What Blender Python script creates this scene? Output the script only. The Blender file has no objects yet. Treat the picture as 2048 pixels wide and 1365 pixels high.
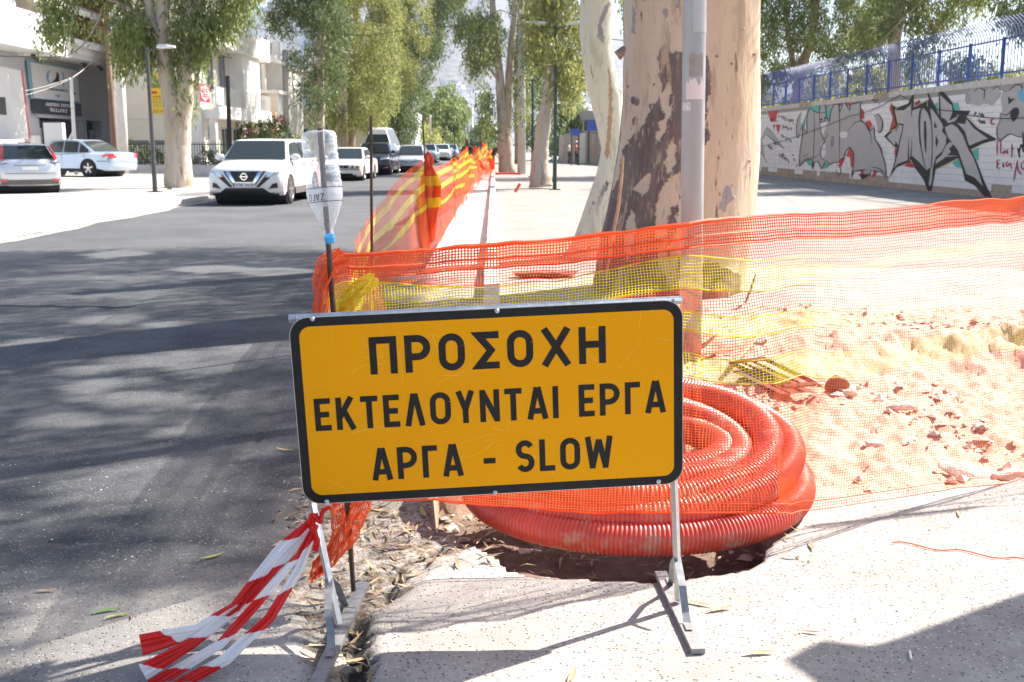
import bpy, bmesh, math, random
import numpy as np
from mathutils import Vector, Matrix, noise
from math import sin, cos, pi, radians, sqrt, atan2

random.seed(7); rng = np.random.default_rng(11)
S = bpy.context.scene
COL = S.collection

# ---------------------------------------------------------------- camera
F_PX = 2162.0; CX, CY = 1024.0, 682.5; HY = 290.0; VX = 987.0; EYE = 1.5
def _n(v):
    v = np.array(v, float); return v / np.linalg.norm(v)
_Y = _n((VX-CX, CY-HY, F_PX)); _Z = _n((0, F_PX, -(CY-HY))); _X = np.cross(_Y, _Z)
if _X[0] < 0: _X = -_X
RC = np.array([_X, _Y, _Z])                    # world = RC @ (right, up, forward)
cam = bpy.data.cameras.new('camera'); co = bpy.data.objects.new('camera', cam); COL.objects.link(co); S.camera = co
cam.sensor_width = 36.0; cam.lens = F_PX/2048*36.0; cam.clip_start = 0.05; cam.clip_end = 20000
M = np.eye(4); M[:3, 0] = RC@np.array([1, 0, 0]); M[:3, 1] = RC@np.array([0, 1, 0]); M[:3, 2] = -(RC@np.array([0, 0, 1])); M[2, 3] = EYE
co.matrix_world = Matrix(M.tolist())
cam.dof.use_dof = True; cam.dof.focus_distance = 3.5; cam.dof.aperture_fstop = 9.0

# ---------------------------------------------------------------- light
SUN_EL = radians(43.0); SUN_AZ = atan2(0.84, 0.54)     # azimuth from +Y towards +X
w = bpy.data.worlds.new('World'); S.world = w; w.use_nodes = True
nt = w.node_tree; nt.nodes.clear()
sky = nt.nodes.new('ShaderNodeTexSky'); sky.sky_type = 'NISHITA'; sky.sun_disc = False
sky.sun_elevation = SUN_EL; sky.sun_rotation = SUN_AZ; sky.air_density = 1.0; sky.dust_density = 1.6; sky.ozone_density = 1.0
bg = nt.nodes.new('ShaderNodeBackground'); bg.inputs['Strength'].default_value = 0.09
wo = nt.nodes.new('ShaderNodeOutputWorld'); nt.links.new(sky.outputs[0], bg.inputs[0]); nt.links.new(bg.outputs[0], wo.inputs[0])
sl = bpy.data.lights.new('sun', 'SUN'); sl.energy = 5.0; sl.angle = radians(0.55); sl.color = (1.0, 0.955, 0.89)
so = bpy.data.objects.new('sun', sl); COL.objects.link(so)
sdir = Vector((0.84*cos(SUN_EL), 0.54*cos(SUN_EL), sin(SUN_EL)*sqrt(0.84**2+0.54**2))).normalized()
so.rotation_euler = sdir.to_track_quat('Z', 'Y').to_euler(); so.location = sdir*60
S.view_settings.view_transform = 'Standard'; S.view_settings.look = 'None'; S.view_settings.gamma = 1.0
S.view_settings.exposure = 1.7; S.view_settings.use_curve_mapping = False
S.view_settings.use_white_balance = True; S.view_settings.white_balance_temperature = 6700
S.cycles.use_denoising = True; S.cycles.max_bounces = 8; S.cycles.transparent_max_bounces = 24
S.cycles.volume_bounces = 0; S.cycles.caustics_reflective = False; S.cycles.caustics_refractive = False
S.cycles.volume_step_rate = 4.0

# ---------------------------------------------------------------- photo survey helpers (points on the ground / at a depth / on a wall)
def ray(px, py): return RC @ np.array([(px-CX)/F_PX, (CY-py)/F_PX, 1.0])
def G(px, py, z=0.0):
    d = ray(px, py); t = (z-EYE)/d[2]; return np.array([d[0]*t, d[1]*t, z])
def D(px, py, Y):
    d = ray(px, py); t = Y/d[1]; return np.array([d[0]*t, Y, EYE+d[2]*t])
def proj(P):
    c = RC.T @ (np.array(P, float)-np.array([0, 0, EYE])); return CX+F_PX*c[0]/c[2], CY-F_PX*c[1]/c[2], c[2]

# ---------------------------------------------------------------- object helpers
class MB:
    def __init__(s): s.v = []; s.f = []; s.m = []
    def add(s, vs, fs, mi=0):
        o = len(s.v); s.v.extend([tuple(map(float, p)) for p in vs]); s.f.extend([tuple(i+o for i in f) for f in fs]); s.m.extend([mi]*len(fs)); return s
    def box(s, c, d, rz=0.0, mi=0, M3=None):
        x, y, z = d[0]/2, d[1]/2, d[2]/2
        P = np.array([(-x,-y,-z),(x,-y,-z),(x,y,-z),(-x,y,-z),(-x,-y,z),(x,-y,z),(x,y,z),(-x,y,z)])
        if rz: P = P @ np.array([[cos(rz), sin(rz), 0], [-sin(rz), cos(rz), 0], [0, 0, 1]])
        if M3 is not None: P = P @ np.array(M3).T
        return s.add(P+np.array(c), [(0,3,2,1),(4,5,6,7),(0,1,5,4),(1,2,6,5),(2,3,7,6),(3,0,4,7)], mi)
    def box2(s, a, b, mi=0):
        a = np.array(a, float); b = np.array(b, float); return s.box((a+b)/2, np.abs(b-a), 0, mi)
    def poly(s, pts, mi=0): return s.add(pts, [tuple(range(len(pts)))], mi)
    def prism(s, pts, off, mi=0):
        n = len(pts); P = [np.array(p, float) for p in pts]; Q = [p+np.array(off, float) for p in P]
        return s.add(P+Q, [tuple(range(n)), tuple(range(2*n-1, n-1, -1))]+[(i, n+i, n+(i+1) % n, (i+1) % n) for i in range(n)], mi)
    def tube(s, pts, r, n=8, mi=0, cap=True, flat=None):
        P = [np.array(p, float) for p in pts]; R = r if hasattr(r, '__len__') else [r]*len(P)
        vs = []; up = None
        for i, p in enumerate(P):
            t = _n(P[min(i+1, len(P)-1)]-P[max(i-1, 0)])
            if up is None: up = np.array([0, 0, 1.0]) if abs(t[2]) < .9 else np.array([1.0, 0, 0])
            a = np.cross(t, up); a = a/(np.linalg.norm(a)+1e-9); up = np.cross(a, t)
            for k in range(n):
                q = 2*pi*k/n
                vs.append(p+(a*cos(q)+up*sin(q)*(flat or 1.0))*R[i])
        fs = []
        for i in range(len(P)-1):
            for k in range(n):
                fs.append((i*n+k, i*n+(k+1) % n, (i+1)*n+(k+1) % n, (i+1)*n+k))
        if cap: fs += [tuple(range(n-1, -1, -1)), tuple((len(P)-1)*n+k for k in range(n))]
        return s.add(vs, fs, mi)
    def ribbon(s, pts, wv, mi=0):            # strip: points with half-width vectors
        vs = []
        for p, w_ in zip(pts, wv): vs += [np.array(p)-np.array(w_), np.array(p)+np.array(w_)]
        return s.add(vs, [(2*i, 2*i+1, 2*i+3, 2*i+2) for i in range(len(pts)-1)], mi)
    def grid(s, P, mi=0, wrap=False):        # P[i][j]
        a, b = len(P), len(P[0]); vs = [q for r_ in P for q in r_]
        fs = [(i*b+j, i*b+(j+1) % b, (i+1)*b+(j+1) % b, (i+1)*b+j) for i in range(a-1) for j in range(b if wrap else b-1)]
        return s.add(vs, fs, mi)
    def lathe(s, c, prof, n=16, mi=0, ax=2):
        vs = []
        for (r_, h_) in prof:
            for k in range(n):
                q = 2*pi*k/n; p = [r_*cos(q), r_*sin(q), h_]
                if ax == 0: p = [h_, r_*cos(q), r_*sin(q)]
                if ax == 1: p = [r_*cos(q), h_, -r_*sin(q)]
                vs.append(np.array(c)+np.array(p))
        fs = [(i*n+k, i*n+(k+1) % n, (i+1)*n+(k+1) % n, (i+1)*n+k) for i in range(len(prof)-1) for k in range(n)]
        fs += [tuple(range(n-1, -1, -1)), tuple((len(prof)-1)*n+k for k in range(n))]
        return s.add(vs, fs, mi)
    def mesh(s, name, mats, smooth=False):
        me = bpy.data.meshes.new(name); me.from_pydata(s.v, [], s.f)
        for m in (mats if isinstance(mats, (list, tuple)) else [mats]): me.materials.append(m)
        if any(s.m): me.polygons.foreach_set('material_index', s.m)
        if smooth: me.polygons.foreach_set('use_smooth', [True]*len(me.polygons))
        me.update(); return me
    def build(s, name, mats, parent=None, smooth=False, **k):
        return link(name, s.mesh(name, mats, smooth), parent, **k)
def link(name, me, parent=None, label=None, cat=None, group=None, kind=None, loc=None):
    o = bpy.data.objects.new(name, me); COL.objects.link(o)
    if parent is not None: o.parent = parent
    if loc is not None: o.location = [float(q) for q in loc]
    return tag(o, label, cat, group, kind)
def tag(o, label=None, cat=None, group=None, kind=None):
    if label: o['label'] = label
    if cat: o['category'] = cat
    if group: o['group'] = group
    if kind: o['kind'] = kind
    return o
def empty(name, loc, label=None, cat=None, group=None, rz=0.0, kind=None):
    o = bpy.data.objects.new(name, None); COL.objects.link(o); o.location = [float(q) for q in loc]; o.rotation_euler = (0, 0, rz)
    o.empty_display_size = .2
    return tag(o, label, cat, group, kind)
def copy_tree(o, parent=None, loc=None, rz=None, label=None):
    c = o.copy(); COL.objects.link(c); c.parent = parent
    if loc is not None: c.location = [float(q) for q in loc]
    if rz is not None: c.rotation_euler = (0, 0, rz)
    if label: c['label'] = label
    for ch in [q for q in list(bpy.data.objects) if q.parent == o]: copy_tree(ch, c)
    return c
def fastmesh(name, V, Fq, mats, smooth=False, mi=None, attr=None):
    """big quad meshes from numpy arrays"""
    me = bpy.data.meshes.new(name); nv = len(V); nf = len(Fq)
    me.vertices.add(nv); me.vertices.foreach_set('co', np.ascontiguousarray(V, dtype=np.float32).ravel())
    k = Fq.shape[1]; me.loops.add(nf*k); me.loops.foreach_set('vertex_index', np.ascontiguousarray(Fq, dtype=np.int32).ravel())
    me.polygons.add(nf); me.polygons.foreach_set('loop_start', np.arange(0, nf*k, k, dtype=np.int32))
    for m in (mats if isinstance(mats, (list, tuple)) else [mats]): me.materials.append(m)
    if mi is not None: me.polygons.foreach_set('material_index', np.asarray(mi, dtype=np.int32))
    if smooth: me.polygons.foreach_set('use_smooth', np.ones(nf, dtype=bool))
    me.update(calc_edges=True)
    if attr:
        for an, arr in attr.items():
            a = me.attributes.new(an, 'FLOAT', 'POINT'); a.data.foreach_set('value', np.asarray(arr, dtype=np.float32))
    return me
def gridfaces(a, b):
    i, j = np.meshgrid(np.arange(a-1), np.arange(b-1), indexing='ij'); q = (i*b+j).ravel()
    return np.stack([q, q+1, q+b+1, q+b], 1)

# smooth value noise for numpy arrays
_perm = rng.random((64, 64))
def vn(x, y):
    x = np.asarray(x, float); y = np.asarray(y, float)
    xi = np.floor(x).astype(int); yi = np.floor(y).astype(int); fx = x-xi; fy = y-yi
    fx = fx*fx*(3-2*fx); fy = fy*fy*(3-2*fy)
    a = _perm[xi % 64, yi % 64]; b = _perm[(xi+1) % 64, yi % 64]; c = _perm[xi % 64, (yi+1) % 64]; d = _perm[(xi+1) % 64, (yi+1) % 64]
    return (a*(1-fx)+b*fx)*(1-fy)+(c*(1-fx)+d*fx)*fy
def fbm(x, y, o=4):
    s = 0; a = .5
    for k in range(o): s = s+a*vn(x*2**k+17.3*k, y*2**k+5.1*k); a *= .5
    return s/(1-.5**o)
def inpoly(px, py, poly):
    px = np.asarray(px, float); py = np.asarray(py, float); r = np.zeros(px.shape, bool); n = len(poly)
    for i in range(n):
        x1, y1 = poly[i]; x2, y2 = poly[(i+1) % n]
        c = ((y1 > py) != (y2 > py)) & (px < (x2-x1)*(py-y1)/((y2-y1) if y2 != y1 else 1e-9)+x1); r ^= c
    return r

# ---------------------------------------------------------------- materials
def mat(name, col, rough=.7, metal=0.0, var=0.0, vscale=4.0, bump=0.0, bscale=30.0, spec=None, coat=0.0, col2=None, transl=0.0, alpha=None, trans=0.0, dirt=None, randisl=0.0):
    m = bpy.data.materials.new(name); m.use_nodes = True; t = m.node_tree; N = t.nodes; Lk = t.links.new
    b = N['Principled BSDF']; b.inputs['Roughness'].default_value = rough; b.inputs['Metallic'].default_value = metal
    if spec is not None: b.inputs['Specular IOR Level'].default_value = spec
    if coat: b.inputs['Coat Weight'].default_value = coat; b.inputs['Coat Roughness'].default_value = .06
    if trans: b.inputs['Transmission Weight'].default_value = trans
    c4 = (*col, 1.0); cur = None
    tc = N.new('ShaderNodeTexCoord')
    if var or col2:
        nz = N.new('ShaderNodeTexNoise'); nz.inputs['Scale'].default_value = vscale; nz.inputs['Detail'].default_value = 6; nz.inputs['Roughness'].default_value = .62
        Lk(tc.outputs['Object'], nz.inputs['Vector'])
        mx = N.new('ShaderNodeMix'); mx.data_type = 'RGBA'
        rp = N.new('ShaderNodeMapRange'); rp.inputs[1].default_value = .32; rp.inputs[2].default_value = .68; Lk(nz.outputs['Fac'], rp.inputs[0]); Lk(rp.outputs[0], mx.inputs['Factor'])
        if col2: mx.inputs['A'].default_value = c4; mx.inputs['B'].default_value = (*col2, 1)
        else:
            mx.inputs['A'].default_value = tuple(q*(1-var) for q in col)+(1,); mx.inputs['B'].default_value = tuple(min(1, q*(1+var)) for q in col)+(1,)
        cur = mx.outputs['Result']
    if randisl:
        gi = N.new('ShaderNodeNewGeometry'); hs = N.new('ShaderNodeHueSaturation')
        mr = N.new('ShaderNodeMapRange'); mr.inputs[3].default_value = 1-randisl; mr.inputs[4].default_value = 1+randisl; Lk(gi.outputs['Random Per Island'], mr.inputs[0])
        if cur is None: hs.inputs['Color'].default_value = c4
        else: Lk(cur, hs.inputs['Color'])
        Lk(mr.outputs[0], hs.inputs['Value']); cur = hs.outputs[0]
    if dirt:      # (colour, scale, threshold) blotches of grime
        nz = N.new('ShaderNodeTexNoise'); nz.inputs['Scale'].default_value = dirt[1]; nz.inputs['Detail'].default_value = 8; nz.inputs['Roughness'].default_value = .7; Lk(tc.outputs['Object'], nz.inputs['Vector'])
        mr = N.new('ShaderNodeMapRange'); mr.inputs[1].default_value = dirt[2]; mr.inputs[2].default_value = dirt[2]+.12; Lk(nz.outputs['Fac'], mr.inputs[0])
        mx = N.new('ShaderNodeMix'); mx.data_type = 'RGBA'; Lk(mr.outputs[0], mx.inputs['Factor'])
        if cur is None: mx.inputs['A'].default_value = c4
        else: Lk(cur, mx.inputs['A'])
        mx.inputs['B'].default_value = (*dirt[0], 1); cur = mx.outputs['Result']
    if cur is None: b.inputs['Base Color'].default_value = c4
    else: Lk(cur, b.inputs['Base Color'])
    if bump:
        nb = N.new('ShaderNodeTexNoise'); nb.inputs['Scale'].default_value = bscale; nb.inputs['Detail'].default_value = 5; Lk(tc.outputs['Object'], nb.inputs['Vector'])
        bp = N.new('ShaderNodeBump'); bp.inputs['Strength'].default_value = bump; bp.inputs['Distance'].default_value = 1.0/bscale; Lk(nb.outputs['Fac'], bp.inputs['Height']); Lk(bp.outputs[0], b.inputs['Normal'])
    out = N['Material Output']; sh = b.outputs[0]
    if transl:
        tr = N.new('ShaderNodeBsdfTranslucent'); ms = N.new('ShaderNodeMixShader'); ms.inputs[0].default_value = transl
        if cur is None: tr.inputs[0].default_value = c4
        else: Lk(cur, tr.inputs[0])
        Lk(sh, ms.inputs[1]); Lk(tr.outputs[0], ms.inputs[2]); sh = ms.outputs[0]
    if alpha is not None:
        tp = N.new('ShaderNodeBsdfTransparent'); ms = N.new('ShaderNodeMixShader'); ms.inputs[0].default_value = alpha
        Lk(tp.outputs[0], ms.inputs[1]); Lk(sh, ms.inputs[2]); sh = ms.outputs[0]
    if sh != b.outputs[0]: Lk(sh, out.inputs[0])
    return m

def ground_mat(name, base, dark, light, speck=110.0, amount=.35, patch=.8, bump=.6, attr=None, dirtcol=(.30,.21,.14), pits=.86):
    """asphalt or gritty concrete: patchy base, stones of their own colour in it, optional dirt mask attribute"""
    m = bpy.data.materials.new(name); m.use_nodes = True; t = m.node_tree; N = t.nodes; Lk = t.links.new; b = N['Principled BSDF']
    b.inputs['Roughness'].default_value = .88; b.inputs['Specular IOR Level'].default_value = .3
    tc = N.new('ShaderNodeTexCoord')
    def noise_(sc, det=6, ro=.6):
        n = N.new('ShaderNodeTexNoise'); n.inputs['Scale'].default_value = sc; n.inputs['Detail'].default_value = det; n.inputs['Roughness'].default_value = ro; Lk(tc.outputs['Object'], n.inputs['Vector']); return n.outputs['Fac']
    def rng_(x, a, b_, c=0.0, d=1.0):
        r = N.new('ShaderNodeMapRange'); r.inputs[1].default_value = a; r.inputs[2].default_value = b_; r.inputs[3].default_value = c; r.inputs[4].default_value = d; Lk(x, r.inputs[0]); return r.outputs[0]
    def mix(f, A, B):
        x = N.new('ShaderNodeMix'); x.data_type = 'RGBA'
        if isinstance(f, float): x.inputs['Factor'].default_value = f
        else: Lk(f, x.inputs['Factor'])
        for k, q in (('A', A), ('B', B)):
            if isinstance(q, tuple): x.inputs[k].default_value = (*q, 1)
            else: Lk(q, x.inputs[k])
        return x.outputs['Result']
    def mul(a, b_):
        x = N.new('ShaderNodeMath'); x.operation = 'MULTIPLY'; Lk(a, x.inputs[0])
        if isinstance(b_, float): x.inputs[1].default_value = b_
        else: Lk(b_, x.inputs[1])
        return x.outputs[0]
    c = mix(rng_(noise_(patch, 9, .68), .42, .62), base, dark)
    c = mix(mul(rng_(noise_(speck*.35, 3), .4, .7), .6), c, dark)
    vo = N.new('ShaderNodeTexVoronoi'); vo.inputs['Scale'].default_value = speck; Lk(tc.outputs['Object'], vo.inputs['Vector'])
    sep = N.new('ShaderNodeSeparateColor'); Lk(vo.outputs['Color'], sep.inputs[0])
    stone = mul(rng_(vo.outputs['Distance'], .42, .28), rng_(sep.outputs[0], 1-amount, 1-amount+.1))
    stone = mul(stone, rng_(noise_(1.7), .3, .6, .35, 1.0))
    c = mix(stone, c, light)
    dk = mul(rng_(vo.outputs['Distance'], .40, .22), rng_(sep.outputs[1], pits, pits+.07))
    c = mix(dk, c, tuple(q*.55 for q in dark))
    if attr:
        at = N.new('ShaderNodeAttribute'); at.attribute_name = attr
        dn = mix(rng_(noise_(14.0, 8, .7), .35, .68), dirtcol, tuple(q*1.55 for q in dirtcol))
        c = mix(at.outputs['Fac'], c, dn)
        at2 = N.new('ShaderNodeAttribute'); at2.attribute_name = 'litter'
        ln = mix(rng_(noise_(40.0, 6, .7), .42, .6), (.10, .07, .05), (.30, .23, .16))
        c = mix(mul(at2.outputs['Fac'], rng_(noise_(22.0, 6, .7), .42, .55)), c, ln)
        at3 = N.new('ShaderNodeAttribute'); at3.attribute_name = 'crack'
        c = mix(at3.outputs['Fac'], c, (.025, .022, .02))  # dark for the cracks, and painted shade on the pit floor
        at4 = N.new('ShaderNodeAttribute'); at4.attribute_name = 'asph'
        c2 = mix(rng_(noise_(1.6, 9, .68), .42, .60), (.098, .100, .104), (.052, .056, .063)); c2 = mix(stone, c2, (.23, .225, .215))
        c = mix(at4.outputs['Fac'], c, c2)
    Lk(c, b.inputs['Base Color'])
    bp = N.new('ShaderNodeBump'); bp.inputs['Strength'].default_value = bump; bp.inputs['Distance'].default_value = .008
    hsum = N.new('ShaderNodeMath'); hsum.operation = 'SUBTRACT'; Lk(mul(noise_(speck*1.9, 4, .7), .75), hsum.inputs[0]); Lk(mul(dk, .9), hsum.inputs[1])
    Lk(hsum.outputs[0], bp.inputs['Height']); Lk(bp.outputs[0], b.inputs['Normal'])
    return m

CONCS = None
ASPH = ground_mat('asphalt', (.105,.108,.113), (.064,.068,.075), (.21,.21,.205), 70.0, .42, .35, .7)
CONC = ground_mat('gritty_concrete', (.30,.275,.245), (.22,.20,.18), (.45,.42,.38), 38.0, .30, .8, .8)
NEARM = ground_mat('near_pavement', (.455,.42,.375), (.30,.27,.24), (.62,.59,.55), 85.0, .30, 1.5, .9, pits=.74, attr='dirt', dirtcol=(.50,.33,.24))
DUST = ground_mat('dusty_ground', (.38,.34,.28), (.30,.26,.21), (.5,.46,.4), 30.0, .2, .3, .5)
BLEACH = ground_mat('bleached_paving', (.50,.47,.43), (.40,.37,.33), (.60,.57,.53), 25.0, .25, .5, .6)
WHITE_CONC = mat('pale_concrete', (.62,.60,.56), .85, var=.12, vscale=3, bump=.3, bscale=60)
KERBM = mat('kerb_concrete', (.60,.58,.54), .85, var=.15, vscale=5, bump=.3, bscale=80)
GALV = mat('galvanised_steel', (.50,.51,.52), .42, .85, var=.2, vscale=14, bump=.08, bscale=40, dirt=((.25,.2,.16), 9, .66))
GALVD = mat('weathered_steel', (.30,.30,.30), .55, .7, var=.25, vscale=25, dirt=((.22,.13,.08), 16, .6))
RUST = mat('rusty_rebar', (.09,.06,.048), .8, .4, var=.4, vscale=60, bump=.4, bscale=200)
BLACKM = mat('black_plastic', (.015,.015,.016), .45)
RUBBER = mat('tyre_rubber', (.022,.022,.023), .85, bump=.3, bscale=60)
GLASS = mat('car_glass', (.03,.04,.04), .08, 0, spec=.5)
CHROME = mat('chrome', (.75,.76,.78), .12, 1.0)
RIM = mat('alloy_rim', (.48,.49,.51), .3, .8)
PLATE = mat('plate_white', (.75,.75,.72), .4)
INK = mat('plate_ink', (.02,.02,.03), .5)
DARKIN = mat('dark_interior', (.02,.022,.025), .7)
HEADL = mat('headlamp_glass', (.55,.60,.66), .08, .3, spec=.9, coat=1.0)
AMBER = mat('amber_lens', (.75,.28,.04), .15, coat=.8)
REDL = mat('red_lamp', (.55,.015,.012), .12, coat=1.0)
WHITEP = mat('white_wall_paint', (.78,.77,.74), .85, var=.05, vscale=1.5, bump=.1, bscale=30)
CREAM = mat('cream_wall_paint', (.70,.665,.56), .85, var=.05, vscale=1.2)
GREYW = mat('grey_wall_paint', (.50,.51,.54), .85, var=.07, vscale=1.0)
YELLW = mat('pale_yellow_paint', (.72,.60,.38), .85, var=.06)
WINGL = mat('window_glass', (.05,.06,.075), .12, spec=.8)
SHUT = mat('shutter_grey', (.45,.46,.47), .6)
# ================================================================= SETTING
gm = MB(); gm.poly([(-9000,-60,-.4),(9000,-60,-.4),(9000,9000,-.4),(-9000,9000,-.4)]); gm.build('ground', DUST, kind='structure')
NX0, NX1, NY0, NY1 = -3.4, 6.4, 2.2, 13.2
# road sheet: hole-free strips round the near ground mesh
def strip(name, m, rects, z, **k):
    b = MB()
    for (x0, y0, x1, y1) in rects: b.poly([(x0,y0,z),(x1,y0,z),(x1,y1,z),(x0,y1,z)])
    return b.build(name, m, kind='structure', **k)
strip('road', ASPH, [(-7.95,-20,NX0,900), (NX0,NY1,-.86,900), (NX0,-20,-.9,NY0)], 0.0)
strip('verge', WHITE_CONC, [(-.86,NY1,-.10,160)], -.015)
strip('square', CONC, [(.05,NY1,17,300), (NX1,-20,17,NY1), (-.9,-20,NX1,NY0)], .0)
# road joint: a raised tarmac seam crossing the road
sb = MB(); a0 = G(0,606); a1 = G(640,620); n = 60
sb.ribbon([(a0[0]+(a1[0]-a0[0])*i/n-2.0*(1-i/n), a0[1]+(a1[1]-a0[1])*i/n+.03*sin(i*1.3), .005) for i in range(n+1)], [(0,.028+.01*sin(i*2.1),0) for i in range(n+1)])
sb.build('road_joint', mat('tar_joint', (.02,.021,.024), .8), kind='structure')
# near ground, one displaced sheet
ys = [NY0]
while ys[-1] < NY1: ys.append(min(NY1, ys[-1]*1.0065))
ys = np.array(ys); xs = np.linspace(NX0, NX1, 440)
gy, gx = np.meshgrid(ys, xs, indexing='ij')
def sm(a, b, x):
    t = np.clip((x-a)/(b-a), 0, 1); return t*t*(3-2*t)
pit = [(-.30,4.55),(-.22,4.2),(-.10,4.02),(.0,3.80),(.10,3.62),(.30,3.60),(.55,3.56),(.72,3.62),(.88,3.64),(.98,3.80),(1.12,4.02),(1.22,4.22),(1.25,4.5),(1.3,5.3),(.2,5.5),(-.3,5.1)]
jx = gx+.05*(fbm(gx*14, gy*14, 3)-.5)+.03*(vn(gx*50, gy*50)-.5); jy = gy+.07*(fbm(gx*13+9, gy*13, 3)-.5)+.03*(vn(gx*45+4, gy*50)-.5)
inpit = inpoly(jx, jy, pit)
edge = [tuple(G(*q)[:2]) for q in [(1600,1010),(2048,955)]]
# dirt field to the right of the coil and beyond the net, up to the tree
d_edge = edge[0][1]+(gx-edge[0][0])*(edge[1][1]-edge[0][1])/(edge[1][0]-edge[0][0])
nz = fbm(gx*3, gy*3, 4)
dirt = sm(-.03, .06, gy-d_edge+.12*(nz-.5))*sm(-.28, -.12, gx+.06*(nz-.5))*(1-sm(9.3, 10.6, gy+1.5*(nz-.5)-.0*gx))
dirt = np.where(gx < 1.2, dirt*sm(4.3, 4.6, gy), dirt)
dirt = np.maximum(dirt, inpit*1.0)
zz = .004*(fbm(gx*8, gy*8, 3)-.5)
rough = fbm(gx*5, gy*5, 5)-.45; rough2 = np.maximum(0, vn(gx*16, gy*16)-.6)
zz = zz+dirt*(.10*rough+.03*rough2+.025*(vn(gx*34, gy*34)-.5)+.012*(vn(gx*60, gy*60)-.5))*sm(4.2, 6.0, gy+gx*.4)*1.1+dirt*.02*(vn(gx*30, gy*30)-.5)
zz = zz+dirt*.16*np.exp(-((gx-1.75)/.75)**2-((gy-7.4)/.8)**2)+dirt*(.20+.25*(fbm(gx*7, gy*7, 4)-.5))*np.exp(-((gx-3.4)/1.3)**2-((gy-7.3)/.38)**2)
ipf = inpit.astype(float)
for _ in range(2): ipf = (ipf*2+np.roll(ipf,1,0)+np.roll(ipf,-1,0)+np.roll(ipf,1,1)+np.roll(ipf,-1,1))/6
zz = zz*(1-sm(.2,.8,ipf))+(-.33+.08*(fbm(gx*9, gy*9, 3)-.5))*sm(.2,.8,ipf)
# broken slab of the old pavement, a step down towards the gutter on its left
lit_poly = [tuple(G(*q)[:2]) for q in [(560,960),(760,1000),(960,1010),(1000,1060),(880,1110),(800,1190),(720,1230),(735,1365),(640,1400),(560,1100)]]
jl = inpoly(gx+.06*(nz-.5), gy+.1*(nz-.5), lit_poly).astype(float)
# soften
for _ in range(3): jl = (jl+np.roll(jl,1,0)+np.roll(jl,-1,0)+np.roll(jl,1,1)+np.roll(jl,-1,1))/5
litter = jl*.9+(1-sm(-.9,-.1,gx))*sm(-1.9,-.95,gx)*(gy < 6.5)*sm(2.9,4.2,gy)*.7
litter = np.clip(litter, 0, 1)*(1-dirt)
zz = zz-.03*jl+.012*jl*(vn(gx*25, gy*25)-.5)
crk_pitshade = np.zeros_like(gx)
def crackline(pts, wd=.012):
    global crk_pitshade
    P = [np.array(G(*q)[:2]) for q in pts]
    for a, b in zip(P[:-1], P[1:]):
        d = b-a; L = np.dot(d, d); t = np.clip(((jx-a[0])*d[0]+(jy-a[1])*d[1])/L, 0, 1)
        dist = np.hypot(jx-(a[0]+t*d[0]), jy-(a[1]+t*d[1])); crk_pitshade = np.maximum(crk_pitshade, (dist < wd*(.5+vn(gx*9, gy*9))))
crackline([(770,1195),(800,1120),(880,1085),(960,1060)], .016)
crackline([(712,1365),(716,1290),(722,1225)], .03)
crackline([(0,1086),(300,1085),(560,1095)], .014)
crackline([(420,1000),(470,940),(520,880),(560,800)], .008)
zz = zz-.02*crk_pitshade
crk_pitshade = np.maximum(crk_pitshade, .72*sm(.4,.9,ipf))  # pit floor darkened in colour too, standing in for its shade
asph = 1-sm(-.85,-.62, gx+.25*(fbm(gx*4, gy*4, 3)-.5)-.1*sm(5,3,gy)*0)
lowl = sm(3.85, 3.55, gy)     # near the lens the tarmac is pale, worn and gravelly
asph = asph*(1-.45*lowl*sm(-2.6,-1.0, gx+.6*(nz-.5)))
zz = np.where(gx < -.86, zz*.5+.006, zz)
zz[-1, :] = .001; zz[:, 0] = .001; zz[:, -1] = .001
V = np.stack([gx.ravel(), gy.ravel(), zz.ravel()], 1)
ng = link('pavement', fastmesh('pavement', V, gridfaces(len(ys), len(xs)), NEARM, True, attr={'dirt': dirt.ravel(), 'litter': litter.ravel(), 'crack': crk_pitshade.ravel(), 'asph': asph.ravel()}), kind='structure')
def gz(x, y):
    i = int(np.clip(np.searchsorted(ys, y), 0, len(ys)-1)); j = int(np.clip(round((x-NX0)/(NX1-NX0)*439), 0, 439))
    return float(zz[i, j]) if (NX0 < x < NX1 and NY0 < y < NY1) else 0.0

# new kerb: stones laid end to end
kerb = empty('kerb', (-.025, 9.6, 0), kind='structure'); kb = MB(); kb.box((0, .495, .05), (.15, .99, .14)); kmesh = kb.mesh('kerb_stone', KERBM)
nk = 0
for i in range(70):
    o = link('kerb_stone', kmesh, kerb, loc=(0.004*sin(i*2.3), i*1.0, .004*sin(i*1.7))); nk += 1
b = MB(); b.box2((-.10,79.7,-.02),(.05,260,.12)); b.build('kerb_far_run', KERBM, kind='structure')
# far pavement with its kerb
strip('far_pavement', BLEACH, [(-30,-20,-8.08,300)], .10)
b = MB(); b.add([(-13.6,39.5,.10),(-30,39.5,.10),(-30,62,.104),(-13.6,62,.104),(-14.0,41.5,.275),(-30,41.5,.275),(-30,62,.275),(-14.0,62,.275)], [(0,1,5,4),(4,5,6,7),(3,0,4,7)]); b.build('forecourt', BLEACH, kind='structure')
fk = empty('far_kerb', (-8.02, 10, 0), kind='structure'); kb = MB(); kb.box((0, .495, .055), (.13, .985, .115)); fm = kb.mesh('kerb_stone', KERBM)
for i in range(80): link('kerb_stone', fm, fk, loc=(0, i*1.0, .003*sin(i*1.7)))
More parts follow.
